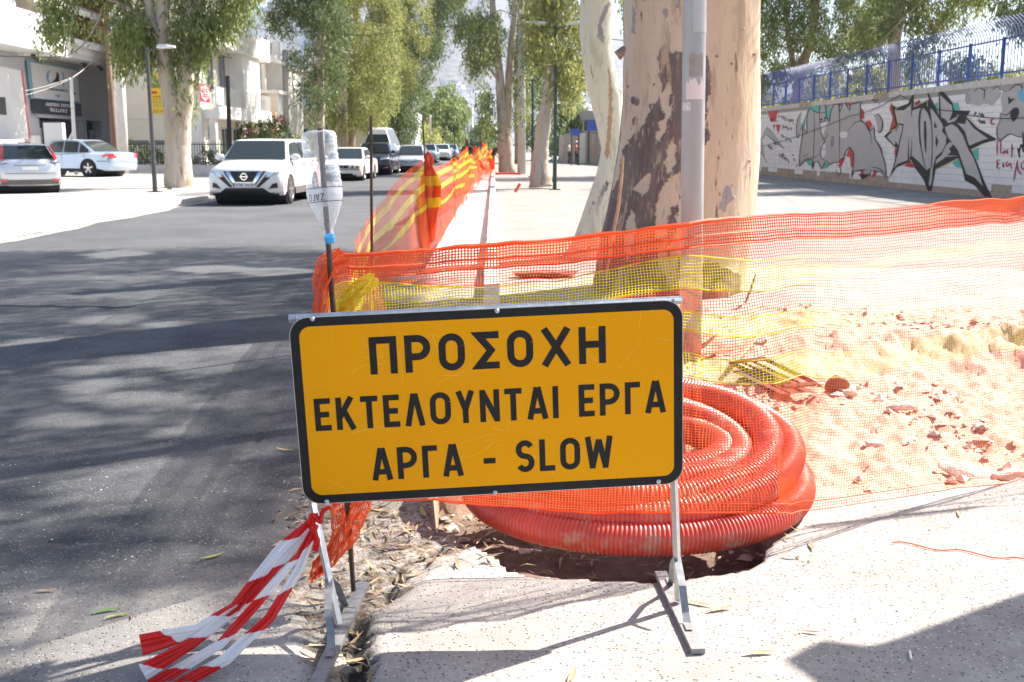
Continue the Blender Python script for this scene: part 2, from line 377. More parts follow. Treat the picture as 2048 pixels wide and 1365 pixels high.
# painted line near the far kerb is worn away: only a pale dusty gutter strip
b = MB(); n = 90
b.ribbon([(-7.75+.08*sin(i*.9), 6+i*.8, .006) for i in range(n)], [(.18+.06*sin(i*1.9),0,0) for i in range(n)]); b.build('gutter_dust', mat('gutter_dust', (.30,.28,.25), .95, var=.3, vscale=6), kind='structure')

# ---- hills and far town
def hill(name, prof, Y, depth, m):
    P = []; n = 160
    for i in range(n+1):
        px = -400+i*(2900/n); ytop = np.interp(px, [p[0] for p in prof], [p[1] for p in prof])
        top = D(px, ytop+3*sin(i*.7)+2*sin(i*1.9), Y+depth); row = []
        bot = np.array([top[0]*Y/(Y+depth), Y, -5.0])
        for k in range(31):
            t = k/30.0; p = bot+(top-bot)*t
            q = t*(1-t)*4
            p[2] += q*40*(fbm(px*.012+3, t*4+1, 4)-.5)*2.0; p[1] += q*160*(fbm(px*.02, t*5, 4)-.5); row.append(p)
        P.append(row)
    b = MB(); b.grid(P); return b.build(name, m, smooth=True, kind='structure')
HILL = mat('scrub_hillside', (.25,.20,.15), 1.0, col2=(.09,.10,.06), vscale=.045, dirt=((.30,.23,.17), .02, .58))
hill('hills', [(-400,60),(300,60),(440,70),(500,28),(560,5),(700,-40),(900,-70),(1100,-30),(1180,30),(1260,70),(1400,150),(1700,150),(1850,110),(2048,150),(2600,180)], 2300, 1500, HILL)
tb = MB()
for i in range(1500):
    px = random.uniform(860, 1240) if i % 3 else random.uniform(1500, 2048); py = random.triangular(150, 285, 262)
    Yd = 2450-(py-150)*8; p = D(px, py, Yd); s_ = random.uniform(7, 16)
    tb.box((p[0], p[1], p[2]-s_*.3), (s_, s_, s_*random.uniform(.5,.9)), rz=random.random())
tb.build('hill_town', mat('town_walls', (.72,.69,.64), .9, randisl=.25), kind='stuff')

# ---- haze
b = MB(); b.box2((-4500,-55,-2.0),(4500,4400,760)); hz = b.mesh('haze', [])
hm = bpy.data.materials.new('air'); hm.use_nodes = True; t_ = hm.node_tree; t_.nodes.clear(); pv = t_.nodes.new('ShaderNodeVolumePrincipled'); oo = t_.nodes.new('ShaderNodeOutputMaterial')
pv.inputs['Color'].default_value = (.42,.60,1.0,1); pv.inputs['Density'].default_value = .00010; pv.inputs['Anisotropy'].default_value = .3; t_.links.new(pv.outputs[0], oo.inputs['Volume'])
hz.materials.append(hm); link('haze', hz, kind='stuff')

# ================================================================= WALL ON THE RIGHT, GRAFFITI, BLUE FENCE
wa = G(1512,349); wb = G(1983,397); wd_ = _n(wb-wa)       # towards the camera
wn = np.array([wd_[1], -wd_[0], 0]); 
if wn[0] > 0: wn = -wn                                   # faces the road
def W(px, py, off=.012):
    d = ray(px, py); o = np.array([0,0,EYE]); t = np.dot(wa+wn*off-o, wn)/np.dot(d, wn); return o+d*t
def Wl(s, z, off=0.0): return wa+wd_*s+wn*off+np.array([0,0,z])
top1 = W(1515,215,0)[2]; top2 = W(2048,155,0)[2]; WH = (top1+top2)/2
s_at = lambda px: float(np.dot(W(px, 300, 0)-wa, wd_))
S0, S1 = s_at(1300)-25, s_at(2048)+9.0
BLOCKP = mat('painted_block', (.84,.82,.78), .9, var=.08, vscale=2.5, bump=.5, bscale=45, dirt=((.42,.37,.31), 5.0, .66))
BLOCKB = mat('bare_stained_block', (.44,.35,.26), .95, var=.2, vscale=4, bump=.6, bscale=40)
MORT = mat('wall_mortar', (.38,.36,.33), .95, var=.15, vscale=8)
wall = empty('graffiti_wall', wa, 'long white painted block wall covered in graffiti below the blue fence', 'wall')
ang = atan2(wd_[1], wd_[0])
def wbox(mb, s0, s1, z0, z1, t0, t1, mi=0):
    P = [Wl(s, z, t)-wa for z in (z0, z1) for (s, t) in ((s0,t0),(s1,t0),(s1,t1),(s0,t1))]
    mb.add(P, [(0,3,2,1),(4,5,6,7),(0,1,5,4),(1,2,6,5),(2,3,7,6),(3,0,4,7)], mi)
b = MB(); wbox(b, S0, S1, -.1, WH-.16, -.25, -.006); b.build('wall_core', MORT, wall)
BWd, BHt = .40, .20; cols_near = s_at(2048)-7.0; far = MB(); cnt = 0
blk = {}
rows = int((WH-.2)/BHt)
for r in range(rows):
    z0 = r*BHt; s = S0+(r % 2)*.2
    while s < S1:
        near = cols_near < s < s_at(2060) and cnt < 300
        bare = (r == 0) or (r == 1 and vn(s*.7, 3.3) > .5)
        if near:
            key = (bare, random.randrange(4))
            if key not in blk:
                q = MB(); e = random.uniform(-.003,.002); c0 = .004
                P = [(x, y, z) for z in (c0, BHt-.006) for (x, y) in ((c0,-.012),(BWd-.006,-.012),(BWd-.006,e),(c0,e))]
                q.add(P, [(0,3,2,1),(4,5,6,7),(0,1,5,4),(1,2,6,5),(2,3,7,6),(3,0,4,7)]); blk[key] = q.mesh('block', BLOCKB if bare else BLOCKP)
            o = link('block', blk[key], wall); o.matrix_local = Matrix.Translation(Vector(((wd_*s)[0], (wd_*s)[1], z0))) @ Matrix(((wd_[0], wn[0], 0, 0), (wd_[1], wn[1], 0, 0), (0, 0, 1, 0), (0, 0, 0, 1))); cnt += 1
        else:
            wbox(far, s+.004, s+BWd-.004, z0+.004, z0+BHt-.004, -.012, random.uniform(-.003,.002), 1 if bare else 0)
        s += BWd
far.build('block_run', [BLOCKP, BLOCKB], wall, kind='stuff')
b = MB(); s = S0
while s < S1:
    L_ = random.uniform(1.2,2.6); wbox(b, s, s+L_-.01, WH-.2+.002, WH-random.uniform(0,.025), -.26, random.uniform(.015,.035), 1 if random.random() < .15 else 0); s += L_
b.build('coping', [mat('old_render', (.60,.57,.52), .95, var=.15, vscale=5, bump=.6, bscale=25), BLOCKB], wall, kind='stuff')

# graffiti paint films: real thin shapes a few millimetres proud of the blocks
SILV = mat('silver_spray_paint', (.50,.475,.45), .55, var=.05, vscale=3); SILV2 = mat('grey_spray_paint', (.43,.42,.41), .55, var=.05, vscale=3)
GBLK = mat('black_spray_paint', (.022,.02,.02), .6); GRED = mat('red_spray_paint', (.55,.045,.04), .6); GTEAL = mat('teal_spray_paint', (.10,.48,.40), .6); GWHT = mat('white_spray_paint', (.74,.73,.72), .6)
GYEL = mat('yellow_spray_line', (.68,.58,.20), .6); GPUR = mat('crimson_spray_paint', (.40,.06,.13), .6); GBLU = mat('sky_blue_paint', (.12,.42,.60), .6)
_go = [0.0]
def film(mb, pts, off, mi=0):
    P = [W(x, y, off)-wa for x, y in pts]; mb.add(P, [tuple(range(len(P)))], mi)
def gstroke(mb, pts, wpx, off, mi=0, taper=True):
    P = [np.array(p, float) for p in pts]; Q = []
    for a, b_ in zip(P[:-1], P[1:]):
        k = max(1, int(np.hypot(*(b_-a))/6))
        Q += [a+(b_-a)*i/k for i in range(k)]
    Q.append(P[-1]); n = len(Q); L_, R_ = [], []
    for i, q in enumerate(Q):
        t = Q[min(i+1, n-1)]-Q[max(i-1, 0)]; t = t/(np.hypot(*t)+1e-9); nn = np.array([-t[1], t[0]])
        w_ = wpx/2*((.35+.65*min(1, 3*min(i+.3, n-.7-i)/n)) if taper else 1)
        L_.append(W(*(q+nn*w_), off)-wa); R_.append(W(*(q-nn*w_), off)-wa)
    vs = [v for p in zip(L_, R_) for v in p]
    mb.add(vs, [(2*i, 2*i+1, 2*i+3, 2*i+2) for i in range(n-1)], mi)
def smoothpts(pts, it=2):
    P = [np.array(p, float) for p in pts]
    for _ in range(it):
        Q = [P[0]]
        for a, b_ in zip(P[:-1], P[1:]): Q += [a*.75+b_*.25, a*.25+b_*.75]
        Q.append(P[-1]); P = Q
    return P
def z4(pts): return [(1740+x/4.877, 140+y/4.877) for x, y in pts]
def z3(pts): return [(1500+x/6.2036, 180+y/6.2036) for x, y in pts]
# --- big angular black and silver piece
blackout = [(135,650),(250,540),(205,335),(260,370),(370,330),(430,205),(425,360),(545,300),(575,290),(545,190),(640,360),(670,440),(670,170),(760,260),(805,320),(820,395),(980,400),(940,460),(1050,570),(1245,680),(1100,720),(985,775),(1050,920),(1110,1080),(1190,1245),(1120,1240),(1020,1130),(925,1080),(895,950),(860,860),(760,910),(640,970),(600,1180),(565,1185),(520,1070),(440,960),(395,870),(360,910),(260,950),(187,1060),(230,930),(265,760),(235,750)]
inner = [[(165,655),(250,570),(245,610),(280,560),(278,540),(325,540),(300,690),(285,750),(245,690),(250,720),(235,735)],
 [(248,395),(330,395),(400,340),(410,310),(408,400),(480,375),(500,380),(480,400),(470,500),(480,700),(520,880),(545,975),(480,900),(400,830),(380,880),(330,895),(265,920),(235,960),(262,850),(290,690),(330,530),(275,520)],
 [(520,370),(560,420),(590,500),(605,620),(605,800),(590,950),(545,985),(510,850),(490,700),(482,540),(495,420)],
 [(585,360),(640,430),(700,520),(715,560),(700,600),(745,650),(740,720),(700,800),(640,850),(612,960),(605,1080),(590,1140),(572,1120),(600,900),(612,640),(600,480)],
 [(680,240),(760,320),(800,350),(805,410),(800,440),(870,440),(830,500),(760,520),(720,470),(690,470)],
 [(730,560),(800,530),(850,560),(905,640),(960,780),(1010,860),(1060,1000),(1100,1135),(1020,1050),(940,1015),(900,900),(860,790),(810,720),(760,660),(740,600)],
 [(640,920),(740,850),(870,840),(750,835),(790,800),(770,770),(820,720),(780,705),(740,740),(700,830),(645,880)],
 [(850,520),(930,530),(940,480),(1010,570),(1150,670),(1060,700),(970,740),(945,690),(925,610),(890,560)]]
g = MB()
for c in [[(205,320),(190,380),(220,470),(185,600),(265,560),(270,520),(235,350)],[(440,320),(480,290),(500,320),(430,355)],[(250,750),(235,800),(245,860),(270,780)],[(330,940),(390,880),(445,960)]]: film(g, z4(c), .006, 0)
for c in [[(810,320),(860,320),(880,390),(820,395)],[(610,360),(660,310),(665,420)],[(800,740),(800,800),(850,800)],[(990,790),(1060,760),(1060,880),(1030,890)],[(800,910),(870,860),(905,960),(840,950)]]: film(g, z4(c), .006, 1)
gstroke(g, z4([(205,335),(262,365),(245,400),(275,530),(262,570),(200,600)]), 1.3, .0125, 2, False); gstroke(g, z4([(425,365),(560,300),(560,360)]), 1.2, .0125, 2, False)
gstroke(g, z4([(940,450),(1060,565)]), 1.5, .0065, 2, False); gstroke(g, z4([(640,975),(770,915),(865,862)]), 1.5, .0065, 2, False); gstroke(g, z4([(985,780),(1050,760)]), 1.5, .0065, 2, False); gstroke(g, z4([(395,870),(445,965)]), 1.3, .0065, 2, False)
g.build('graffiti_colour', [GRED, GTEAL, GYEL], wall)
g = MB(); film(g, z4(blackout), .008); g.build('graffiti_outline', GBLK, wall)
g = MB()
for c in inner: film(g, z4(c), .0105)
g.build('graffiti_fill', SILV, wall)
g = MB()
for c in [[(525,500),(545,500),(553,620),(548,820),(535,780),(524,640)],[(628,500),(655,560),(625,570)],[(640,640),(668,690),(650,760),(638,720)],[(375,640),(385,900),(365,900)],[(412,640),(405,900),(395,820)],[(840,440),(800,420),(770,500),(860,450)],[(745,480),(755,525),(725,525)],[(400,360),(412,300),(410,470),(402,440)]]: film(g, z4(c), .0125)
for c in [[(500,390),(482,520),(490,700),(520,880),(548,985)],[(520,370),(570,420),(606,520),(608,800),(600,960)],[(680,240),(686,470),(720,560),(750,650)],[(230,930),(262,850),(290,690),(330,535),(275,530)],[(890,560),(925,610),(945,690),(965,760)]]: gstroke(g, smoothpts(z4(c)), 2.2, .0125)
g.build('graffiti_outline', GBLK, wall)
# --- grey bubble letters to its left
g = MB()
for c in [[(700,200),(650,430),(690,560),(560,700),(740,700)],[(860,180),(720,190),(700,290),(870,280)],[(940,300),(980,400),(1040,230),(950,220)],[(690,880),(760,870),(780,960),(720,930)],[(840,900),(880,990),(960,970),(990,920),(930,910)]]: film(g, z3([(x, y) for x, y in c if True] if c[0] != (700,200) else [(690,320),(640,450),(700,520),(650,640),(640,560),(655,450),(700,300)]), .006, 0)
for c in [[(1095,150),(1150,115),(1120,200)],[(1190,135),(1240,130),(1235,220)],[(1370,220),(1410,260),(1420,350),(1380,380),(1365,300)],[(1430,390),(1490,380),(1520,440),(1480,510)],[(1240,710),(1290,800),(1275,960),(1250,960),(1240,840),(1190,820)],[(1120,860),(1180,850),(1130,960),(1100,940)],[(1370,1010),(1420,1000),(1410,1080),(1380,1080)],[(1530,1010),(1580,1010),(1550,1090),(1510,1080)]]: film(g, z3(c), .0065, 1)
g.build('graffiti_colour', [GTEAL, GRED], wall)
g = MB()
body = [(610,950),(620,760),(650,560),(655,470),(705,540),(705,330),(740,220),(800,270),(860,290),(870,200),(900,155),(935,200),(945,330),(985,400),(1000,270),(1040,180),(1100,180),(1110,290),(1160,130),(1240,260),(1245,180),(1370,155),(1368,370),(1430,420),(1480,520),(1540,455),(1545,600),(1620,740),(1680,930),(1690,1090),(1620,1020),(1500,995),(1490,1060),(1410,1060),(1400,1000),(1290,1010),(1255,1095),(1290,900),(1285,780),(1240,710),(1190,760),(1160,850),(1110,870),(1105,900),(1040,900),(990,930),(945,890),(930,900),(890,985),(845,890),(800,900),(775,990),(770,870),(700,870)]
film(g, z3(body), .0085, 0)
film(g, z3([(570,500),(580,360),(640,270),(620,420),(600,600)]), .0085, 0); film(g, z3([(1545,330),(1600,300),(1640,400),(1625,520),(1590,540),(1570,420)]), .0085, 0)
film(g, z3([(90,560),(140,600),(200,460),(260,500),(430,730),(300,650),(210,560),(150,620),(185,830),(90,760)]), .0085, 0)
g.build('graffiti_fill', SILV2, wall)
g = MB()
film(g, z3([(870,410),(960,390),(940,470),(900,580),(880,520)]), .0105); film(g, z3([(885,670),(935,670),(940,730),(880,735)]), .0105); film(g, z3([(880,745),(945,750),(930,820),(900,850),(880,800)]), .0105); film(g, z3([(1100,530),(1150,515),(1210,530),(1200,590),(1140,600),(1100,580)]), .0105)
g.build('graffiti_highlight', GWHT, wall)
g = MB()
L3 = [(body, 3.0)]
gstroke(g, z3(body+[body[0]]), 2.0, .0125, 0, False)
for c, w_ in [([(640,270),(590,350),(570,480),(580,600),(610,590),(640,420)], 1.6), ([(790,270),(800,500),(790,700),(780,960)], 1.4), ([(865,200),(862,400),(890,580),(935,640),(900,680),(870,760),(885,860),(945,880)], 1.8), ([(1105,180),(1112,400),(1108,870)], 1.6), ([(1210,520),(1280,420),(1370,375),(1450,440),(1500,560),(1512,690)], 1.4), ([(1535,330),(1590,295),(1650,390),(1640,500),(1600,540),(1580,500)], 2.0), ([(940,530),(970,575),(900,620)], 1.3), ([(865,290),(935,280)], 1.2), ([(870,410),(950,380)], 2.4), ([(1290,1010),(1400,990),(1440,1000)], 1.6), ([(1500,960),(1600,970),(1680,1040)], 1.8), ([(660,830),(720,800)], 1.0), ([(620,900),(700,850),(780,850),(860,800)], 1.4), ([(1590,650),(1660,790)], 1.0), ([(1065,930),(1120,950),(1130,1040),(1100,1065),(1060,990)], 1.8), ([(1010,580),(1035,570),(1030,700),(1005,700),(1010,580)], 1.5), ([(200,555),(430,735)], 1.6), ([(90,750),(150,790),(210,905)], 1.2), ([(200,460),(255,500),(330,600)], .8), ([(95,420),(150,330)], .8)]: gstroke(g, smoothpts(z3(c)), w_, .0125)
for c in [[(870,360),(900,350),(895,385),(872,385)],[(915,345),(940,335),(945,370),(920,370)],[(250,360),(290,345),(285,390),(255,390)],[(288,640),(350,690),(300,680)],[(1340,1045),(1500,1045),(1400,1110),(1380,1090)]]: film(g, z3(c), .0130)
g.build('graffiti_outline', GBLK, wall)
g = MB()
for c in [[(215,245),(350,240),(320,400),(250,395)],[(280,435),(312,430),(300,500)],[(318,430),(382,432),(350,555)],[(330,380),(345,375),(345,410)]]: film(g, z3(c), .006)
g.build('graffiti_red_mark', GRED, wall)
g = MB(); random.seed(3)          # small hand-written tags
for (x0, y0, x1, y1, n, hh) in [(355,330,550,400,9,60),(400,450,520,500,6,70),(380,570,520,640,7,60),(355,790,490,900,6,110),(525,780,580,960,4,60),(1430,90,1620,160,7,70),(220,690,290,740,4,60)]:
    for k in range(n):
        cx_ = x0+(x1-x0)*(k+.5)/n; cy_ = y0+(y1-y0)*(k+.5)/n
        pts = [(cx_+random.uniform(-.5,.5)*(x1-x0)/n*1.3, cy_+random.uniform(-.5,.5)*hh) for _ in range(5)]
        gstroke(g, smoothpts(z3(pts), 1), 1.0, .0085, 0, False)
for (x0, y0, x1, y1, n, hh) in [(1015,430,1115,450,5,60),(1050,500,1120,520,4,50)]:
    for k in range(n):
        cx_ = x0+(x1-x0)*(k+.5)/n; cy_ = y0+(y1-y0)*(k+.5)/n
        gstroke(g, smoothpts(z4([(cx_+random.uniform(-.6,.6)*22, cy_+random.uniform(-.5,.5)*hh) for _ in range(5)]), 1), 1.4, .0085, 0, False)
g.build('graffiti_tag', GBLK, wall)
# --- right hand S piece, crimson handwriting
g = MB(); sp = [(1295,200),(1350,210),(1400,160),(1450,140),(1485,170),(1495,260),(1600,260),(1600,640),(1490,660),(1430,650),(1370,620),(1320,650),(1275,690),(1240,670),(1240,560),(1270,500),(1265,430),(1290,400),(1280,330),(1275,280)]
film(g, z4(sp), .0085); film(g, z4([(930,240),(980,190),(1020,170),(1100,160),(1130,200),(1260,160),(1280,240),(1200,350),(1120,330),(1060,350),(1000,340),(940,330)]), .006); g.build('graffiti_fill', SILV2, wall)
g = MB(); gstroke(g, smoothpts(z4(sp[:7])), 2.2, .0125); gstroke(g, smoothpts(z4([(1490,660),(1430,650),(1370,620),(1320,650),(1275,690),(1240,670),(1235,560),(1270,500),(1270,420)])), 2.2, .0125); gstroke(g, smoothpts(z4([(1280,430),(1330,450),(1400,380),(1445,370),(1450,430),(1420,480),(1395,510),(1370,450)])), 3, .0125); film(g, z4([(1375,400),(1400,370),(1445,375),(1445,440),(1395,505),(1365,450)]), .0128); film(g, z4([(1345,260),(1375,285),(1420,275),(1350,340)]), .0128); gstroke(g, z4([(950,230),(930,290),(950,330),(975,290),(960,240)]), 1.4, .0085); gstroke(g, z4([(1010,215),(1060,170),(1120,200),(1110,290)]), 2.5, .0085); gstroke(g, z4([(1190,200),(1240,160),(1270,190)]), 2, .0085); g.build('graffiti_outline', GBLK, wall)
g = MB(); film(g, z4([(1440,200),(1500,190),(1500,310),(1460,300)]), .014); g.build('graffiti_blue_patch', GBLU, wall)
g = MB()
for c in [[(1240,830),(1240,700)],[(1238,700),(1275,690)],[(1275,690),(1272,820)],[(1300,790),(1290,820),(1310,810),(1315,780),(1325,815)],[(1345,775),(1330,790),(1345,810),(1335,820)],[(1385,720),(1380,860)],[(1400,760),(1385,780)],[(1270,880),(1240,880),(1235,910),(1260,915),(1235,930),(1240,965),(1275,955)],[(1300,900),(1305,960),(1290,920)],[(1345,890),(1325,920),(1340,950),(1370,900),(1380,970)],[(1440,880),(1420,980),(1400,1090)],[(1430,900),(1450,1000),(1480,1020)],[(1480,900),(1470,950),(1500,980),(1520,920),(1490,890)],[(1560,890),(1540,990)]]: gstroke(g, smoothpts(z4(c)), 3.2, .0085)
gstroke(g, smoothpts(z4([(1210,470),(1180,490),(1180,530),(1225,530)])), 4, .0085)
g.build('graffiti_handwriting', GPUR, wall)
g = MB()
for c in [[(1450,820),(1480,700),(1500,830),(1520,720)],[(1440,760),(1460,860)],[(1490,600),(1500,760)]]: gstroke(g, smoothpts(z4(c)), 3.5, .0105)
g.build('graffiti_tag', GBLK, wall)
# low cables slung along the wall
def cable(name, pts, r, m, label, sag=.0, cat='cable', group=None):
    P = []
    for a, b_ in zip(pts[:-1], pts[1:]):
        a = np.array(a, float); b_ = np.array(b_, float)
        for i in range(12):
            t = i/12; p = a+(b_-a)*t; p[2] -= sag*4*t*(1-t); P.append(p)
    P.append(np.array(pts[-1], float)); q = MB(); q.tube(P, r, 5); return q.build(name, m, label=label, cat=cat, group=group)
CAB = mat('cable_black', (.03,.03,.032), .6)
cable('cable', [W(1510,296,.09), W(1700,232,.09), W(1800,190,.05), W(1900,222,.05), W(2070,234,.05)], .012, CAB, 'thin dark cable sagging across the graffiti on the white wall', .12)
# blue fence on the wall
BLUE = mat('blue_fence_paint', (.035,.085,.30), .45, var=.1, vscale=6)
fence = empty('blue_fence', Wl(0, WH)-np.array([0,0,0]), 'blue metal railing with outward curved bar tips on top of the graffiti wall', 'fence'); fo = Wl(0, WH)
def FP(s, z, t): return wd_*s+wn*t+np.array([0,0,z])
q = MB(); q.tube([(0,0,.08),(0,0,1.0),(0,0,1.18),(0,.035,1.30),(0,.10,1.40),(0,.20,1.50),(0,.32,1.60)], .016, 4); bar = q.mesh('bar', BLUE)
q = MB(); q.box((0,0,.56),(.07,.07,1.14)); post = q.mesh('post', BLUE)
q = MB(); q.tube([(0,0,1.0),(0,-.42,0.0)], .028, 5); brace = q.mesh('brace', BLUE)
Mx = lambda s: Matrix.Translation(Vector((wd_*s-wn*.12).tolist())) @ Matrix(((wd_[0], wn[0], 0, 0), (wd_[1], wn[1], 0, 0), (0, 0, 1, 0), (0, 0, 0, 1)))
s = S1; nb = 0; farb = MB()
while s > S0:
    if nb < 300:
        o = link('bar', bar, fence); o.matrix_local = Mx(s); nb += 1
    else: farb.tube([FP(s,z,t-.12) for z,t in ((.08,0),(1.1,0),(1.3,.035),(1.42,.10),(1.6,.32))], .011, 4)
    s -= .185
if farb.v: farb.build('bar_run', BLUE, fence, kind='stuff')
s = S1-.3; k = 0
while s > S0:
    o = link('post', post, fence); o.matrix_local = Mx(s)
    if k % 2 == 0: o = link('brace', brace, fence); o.matrix_local = Mx(s)
    s -= 2.1; k += 1
for z in (.12, 1.05):
    q = MB(); q.add([FP(s_, z+dz, t) for s_ in (S0, S1) for dz, t in ((0,-.14),(0,-.10),(.045,-.10),(.045,-.14))], [(0,1,5,4),(1,2,6,5),(2,3,7,6),(3,0,4,7)]); q.build('rail', BLUE, fence)
cable('cable', [W(1440,225,.4), W(1640,137,.6), W(1745,100,.9), (16.5, 34, 9.5)], .014, mat('cable_tan', (.35,.28,.18), .7), 'pale tan cable rising slantwise in front of the blue fence', .05)
# ================================================================= WARNING SIGN
SC = np.array([-.00933, 3.25861, .71298]); SM = np.array([[.99831084,-.0448053,-.03698579],[.04311263,.99803997,-.04535984],[.03894566,.04368866,.9982858]])
SW, SH = 1.2, .597
ex, eyy, ez = SM[:,0], SM[:,1], SM[:,2]
def SP(u, v, t=0.0): return SC+ex*u+ez*v-eyy*t
def sp_uv(px, py):
    d = ray(px, py); o = np.array([0,0,EYE]); t = np.dot(SC-o, eyy)/np.dot(d, eyy); p = o+d*t-SC; return np.dot(p, ex), np.dot(p, ez)
def rrect(w_, h_, r, n=7):
    P = []
    for cx_, cy_, a0_ in ((w_/2-r, h_/2-r, 0), (-w_/2+r, h_/2-r, 90), (-w_/2+r, -h_/2+r, 180), (w_/2-r, -h_/2+r, 270)):
        for i in range(n+1):
            a_ = radians(a0_+90*i/n); P.append((cx_+r*cos(a_), cy_+r*sin(a_)))
    return P
SOR = bpy.data.materials.new('reflective_orange_sheeting'); SOR.use_nodes = True
def _sor():
    t = SOR.node_tree; N = t.nodes; Lk = t.links.new; b = N['Principled BSDF']; b.inputs['Roughness'].default_value = .5; b.inputs['Specular IOR Level'].default_value = .12
    tc = N.new('ShaderNodeTexCoord'); vo = N.new('ShaderNodeTexVoronoi'); vo.voronoi_dimensions = '2D'; vo.inputs['Scale'].default_value = 165; vo.inputs['Randomness'].default_value = 0.0
    sx_ = N.new('ShaderNodeSeparateXYZ'); cb_ = N.new('ShaderNodeCombineXYZ'); Lk(tc.outputs['Object'], sx_.inputs[0]); Lk(sx_.outputs[0], cb_.inputs[0]); Lk(sx_.outputs[2], cb_.inputs[1])
    mp = N.new('ShaderNodeMapping'); mp.inputs['Rotation'].default_value = (0, 0, radians(45+2.5)); Lk(cb_.outputs[0], mp.inputs[0]); Lk(mp.outputs[0], vo.inputs['Vector'])
    mr = N.new('ShaderNodeMapRange'); mr.inputs[1].default_value = .36; mr.inputs[2].default_value = .56; Lk(vo.outputs['Distance'], mr.inputs[0])
    nz = N.new('ShaderNodeTexNoise'); nz.inputs['Scale'].default_value = 3.0; nz.inputs['Detail'].default_value = 5; Lk(tc.outputs['Object'], nz.inputs[0])
    m1 = N.new('ShaderNodeMix'); m1.data_type = 'RGBA'; m1.inputs['A'].default_value = (1.0,.44,.002,1); m1.inputs['B'].default_value = (.92,.37,.002,1); Lk(nz.outputs['Fac'], m1.inputs['Factor'])
    m2 = N.new('ShaderNodeMix'); m2.data_type = 'RGBA'; Lk(m1.outputs['Result'], m2.inputs['A']); m2.inputs['B'].default_value = (.45,.15,.006,1); mu = N.new('ShaderNodeMath'); mu.operation = 'MULTIPLY'; mu.inputs[1].default_value = .75; Lk(mr.outputs[0], mu.inputs[0]); Lk(mu.outputs[0], m2.inputs['Factor']); Lk(m2.outputs['Result'], b.inputs['Base Color'])
_sor()
SBLK = mat('sign_black_film', (.012,.012,.014), .5, spec=.25, var=.3, vscale=20, dirt=((.06,.055,.05), 25, .66))
ALU = mat('sign_aluminium_back', (.5,.5,.5), .4, .8)
sign = empty('warning_sign', (SC[0], 3.25, 0), 'orange roadworks warning board with black border and Greek lettering on galvanised legs', 'road sign')
so_ = np.array([SC[0], 3.25, 0])
def sadd(mb, P, F, mi=0): mb.add([np.array(p)-so_ for p in P], F, mi)
b = MB(); R0 = rrect(SW, SH, .058); n = len(R0)
sadd(b, [SP(u, v, 0) for u, v in R0]+[SP(u, v, -.003) for u, v in R0], [tuple(range(n)), tuple(range(2*n-1, n-1, -1))]+[(i, n+i, n+(i+1) % n, (i+1) % n) for i in range(n)])
b.build('board', ALU, sign)
b = MB(); R1 = rrect(SW-.058, SH-.058, .034); sadd(b, [SP(u, v, .0008) for u, v in R1], [tuple(range(n))]); b.build('reflective_face', SOR, sign)
b = MB(); Ra = rrect(SW-.004, SH-.004, .056); sadd(b, [SP(u, v, .0012) for u, v in Ra]+[SP(u, v, .0014) for u, v in R1], [(i, (i+1) % n, n+(i+1) % n, n+i) for i in range(n)]); b.build('black_border', SBLK, sign)
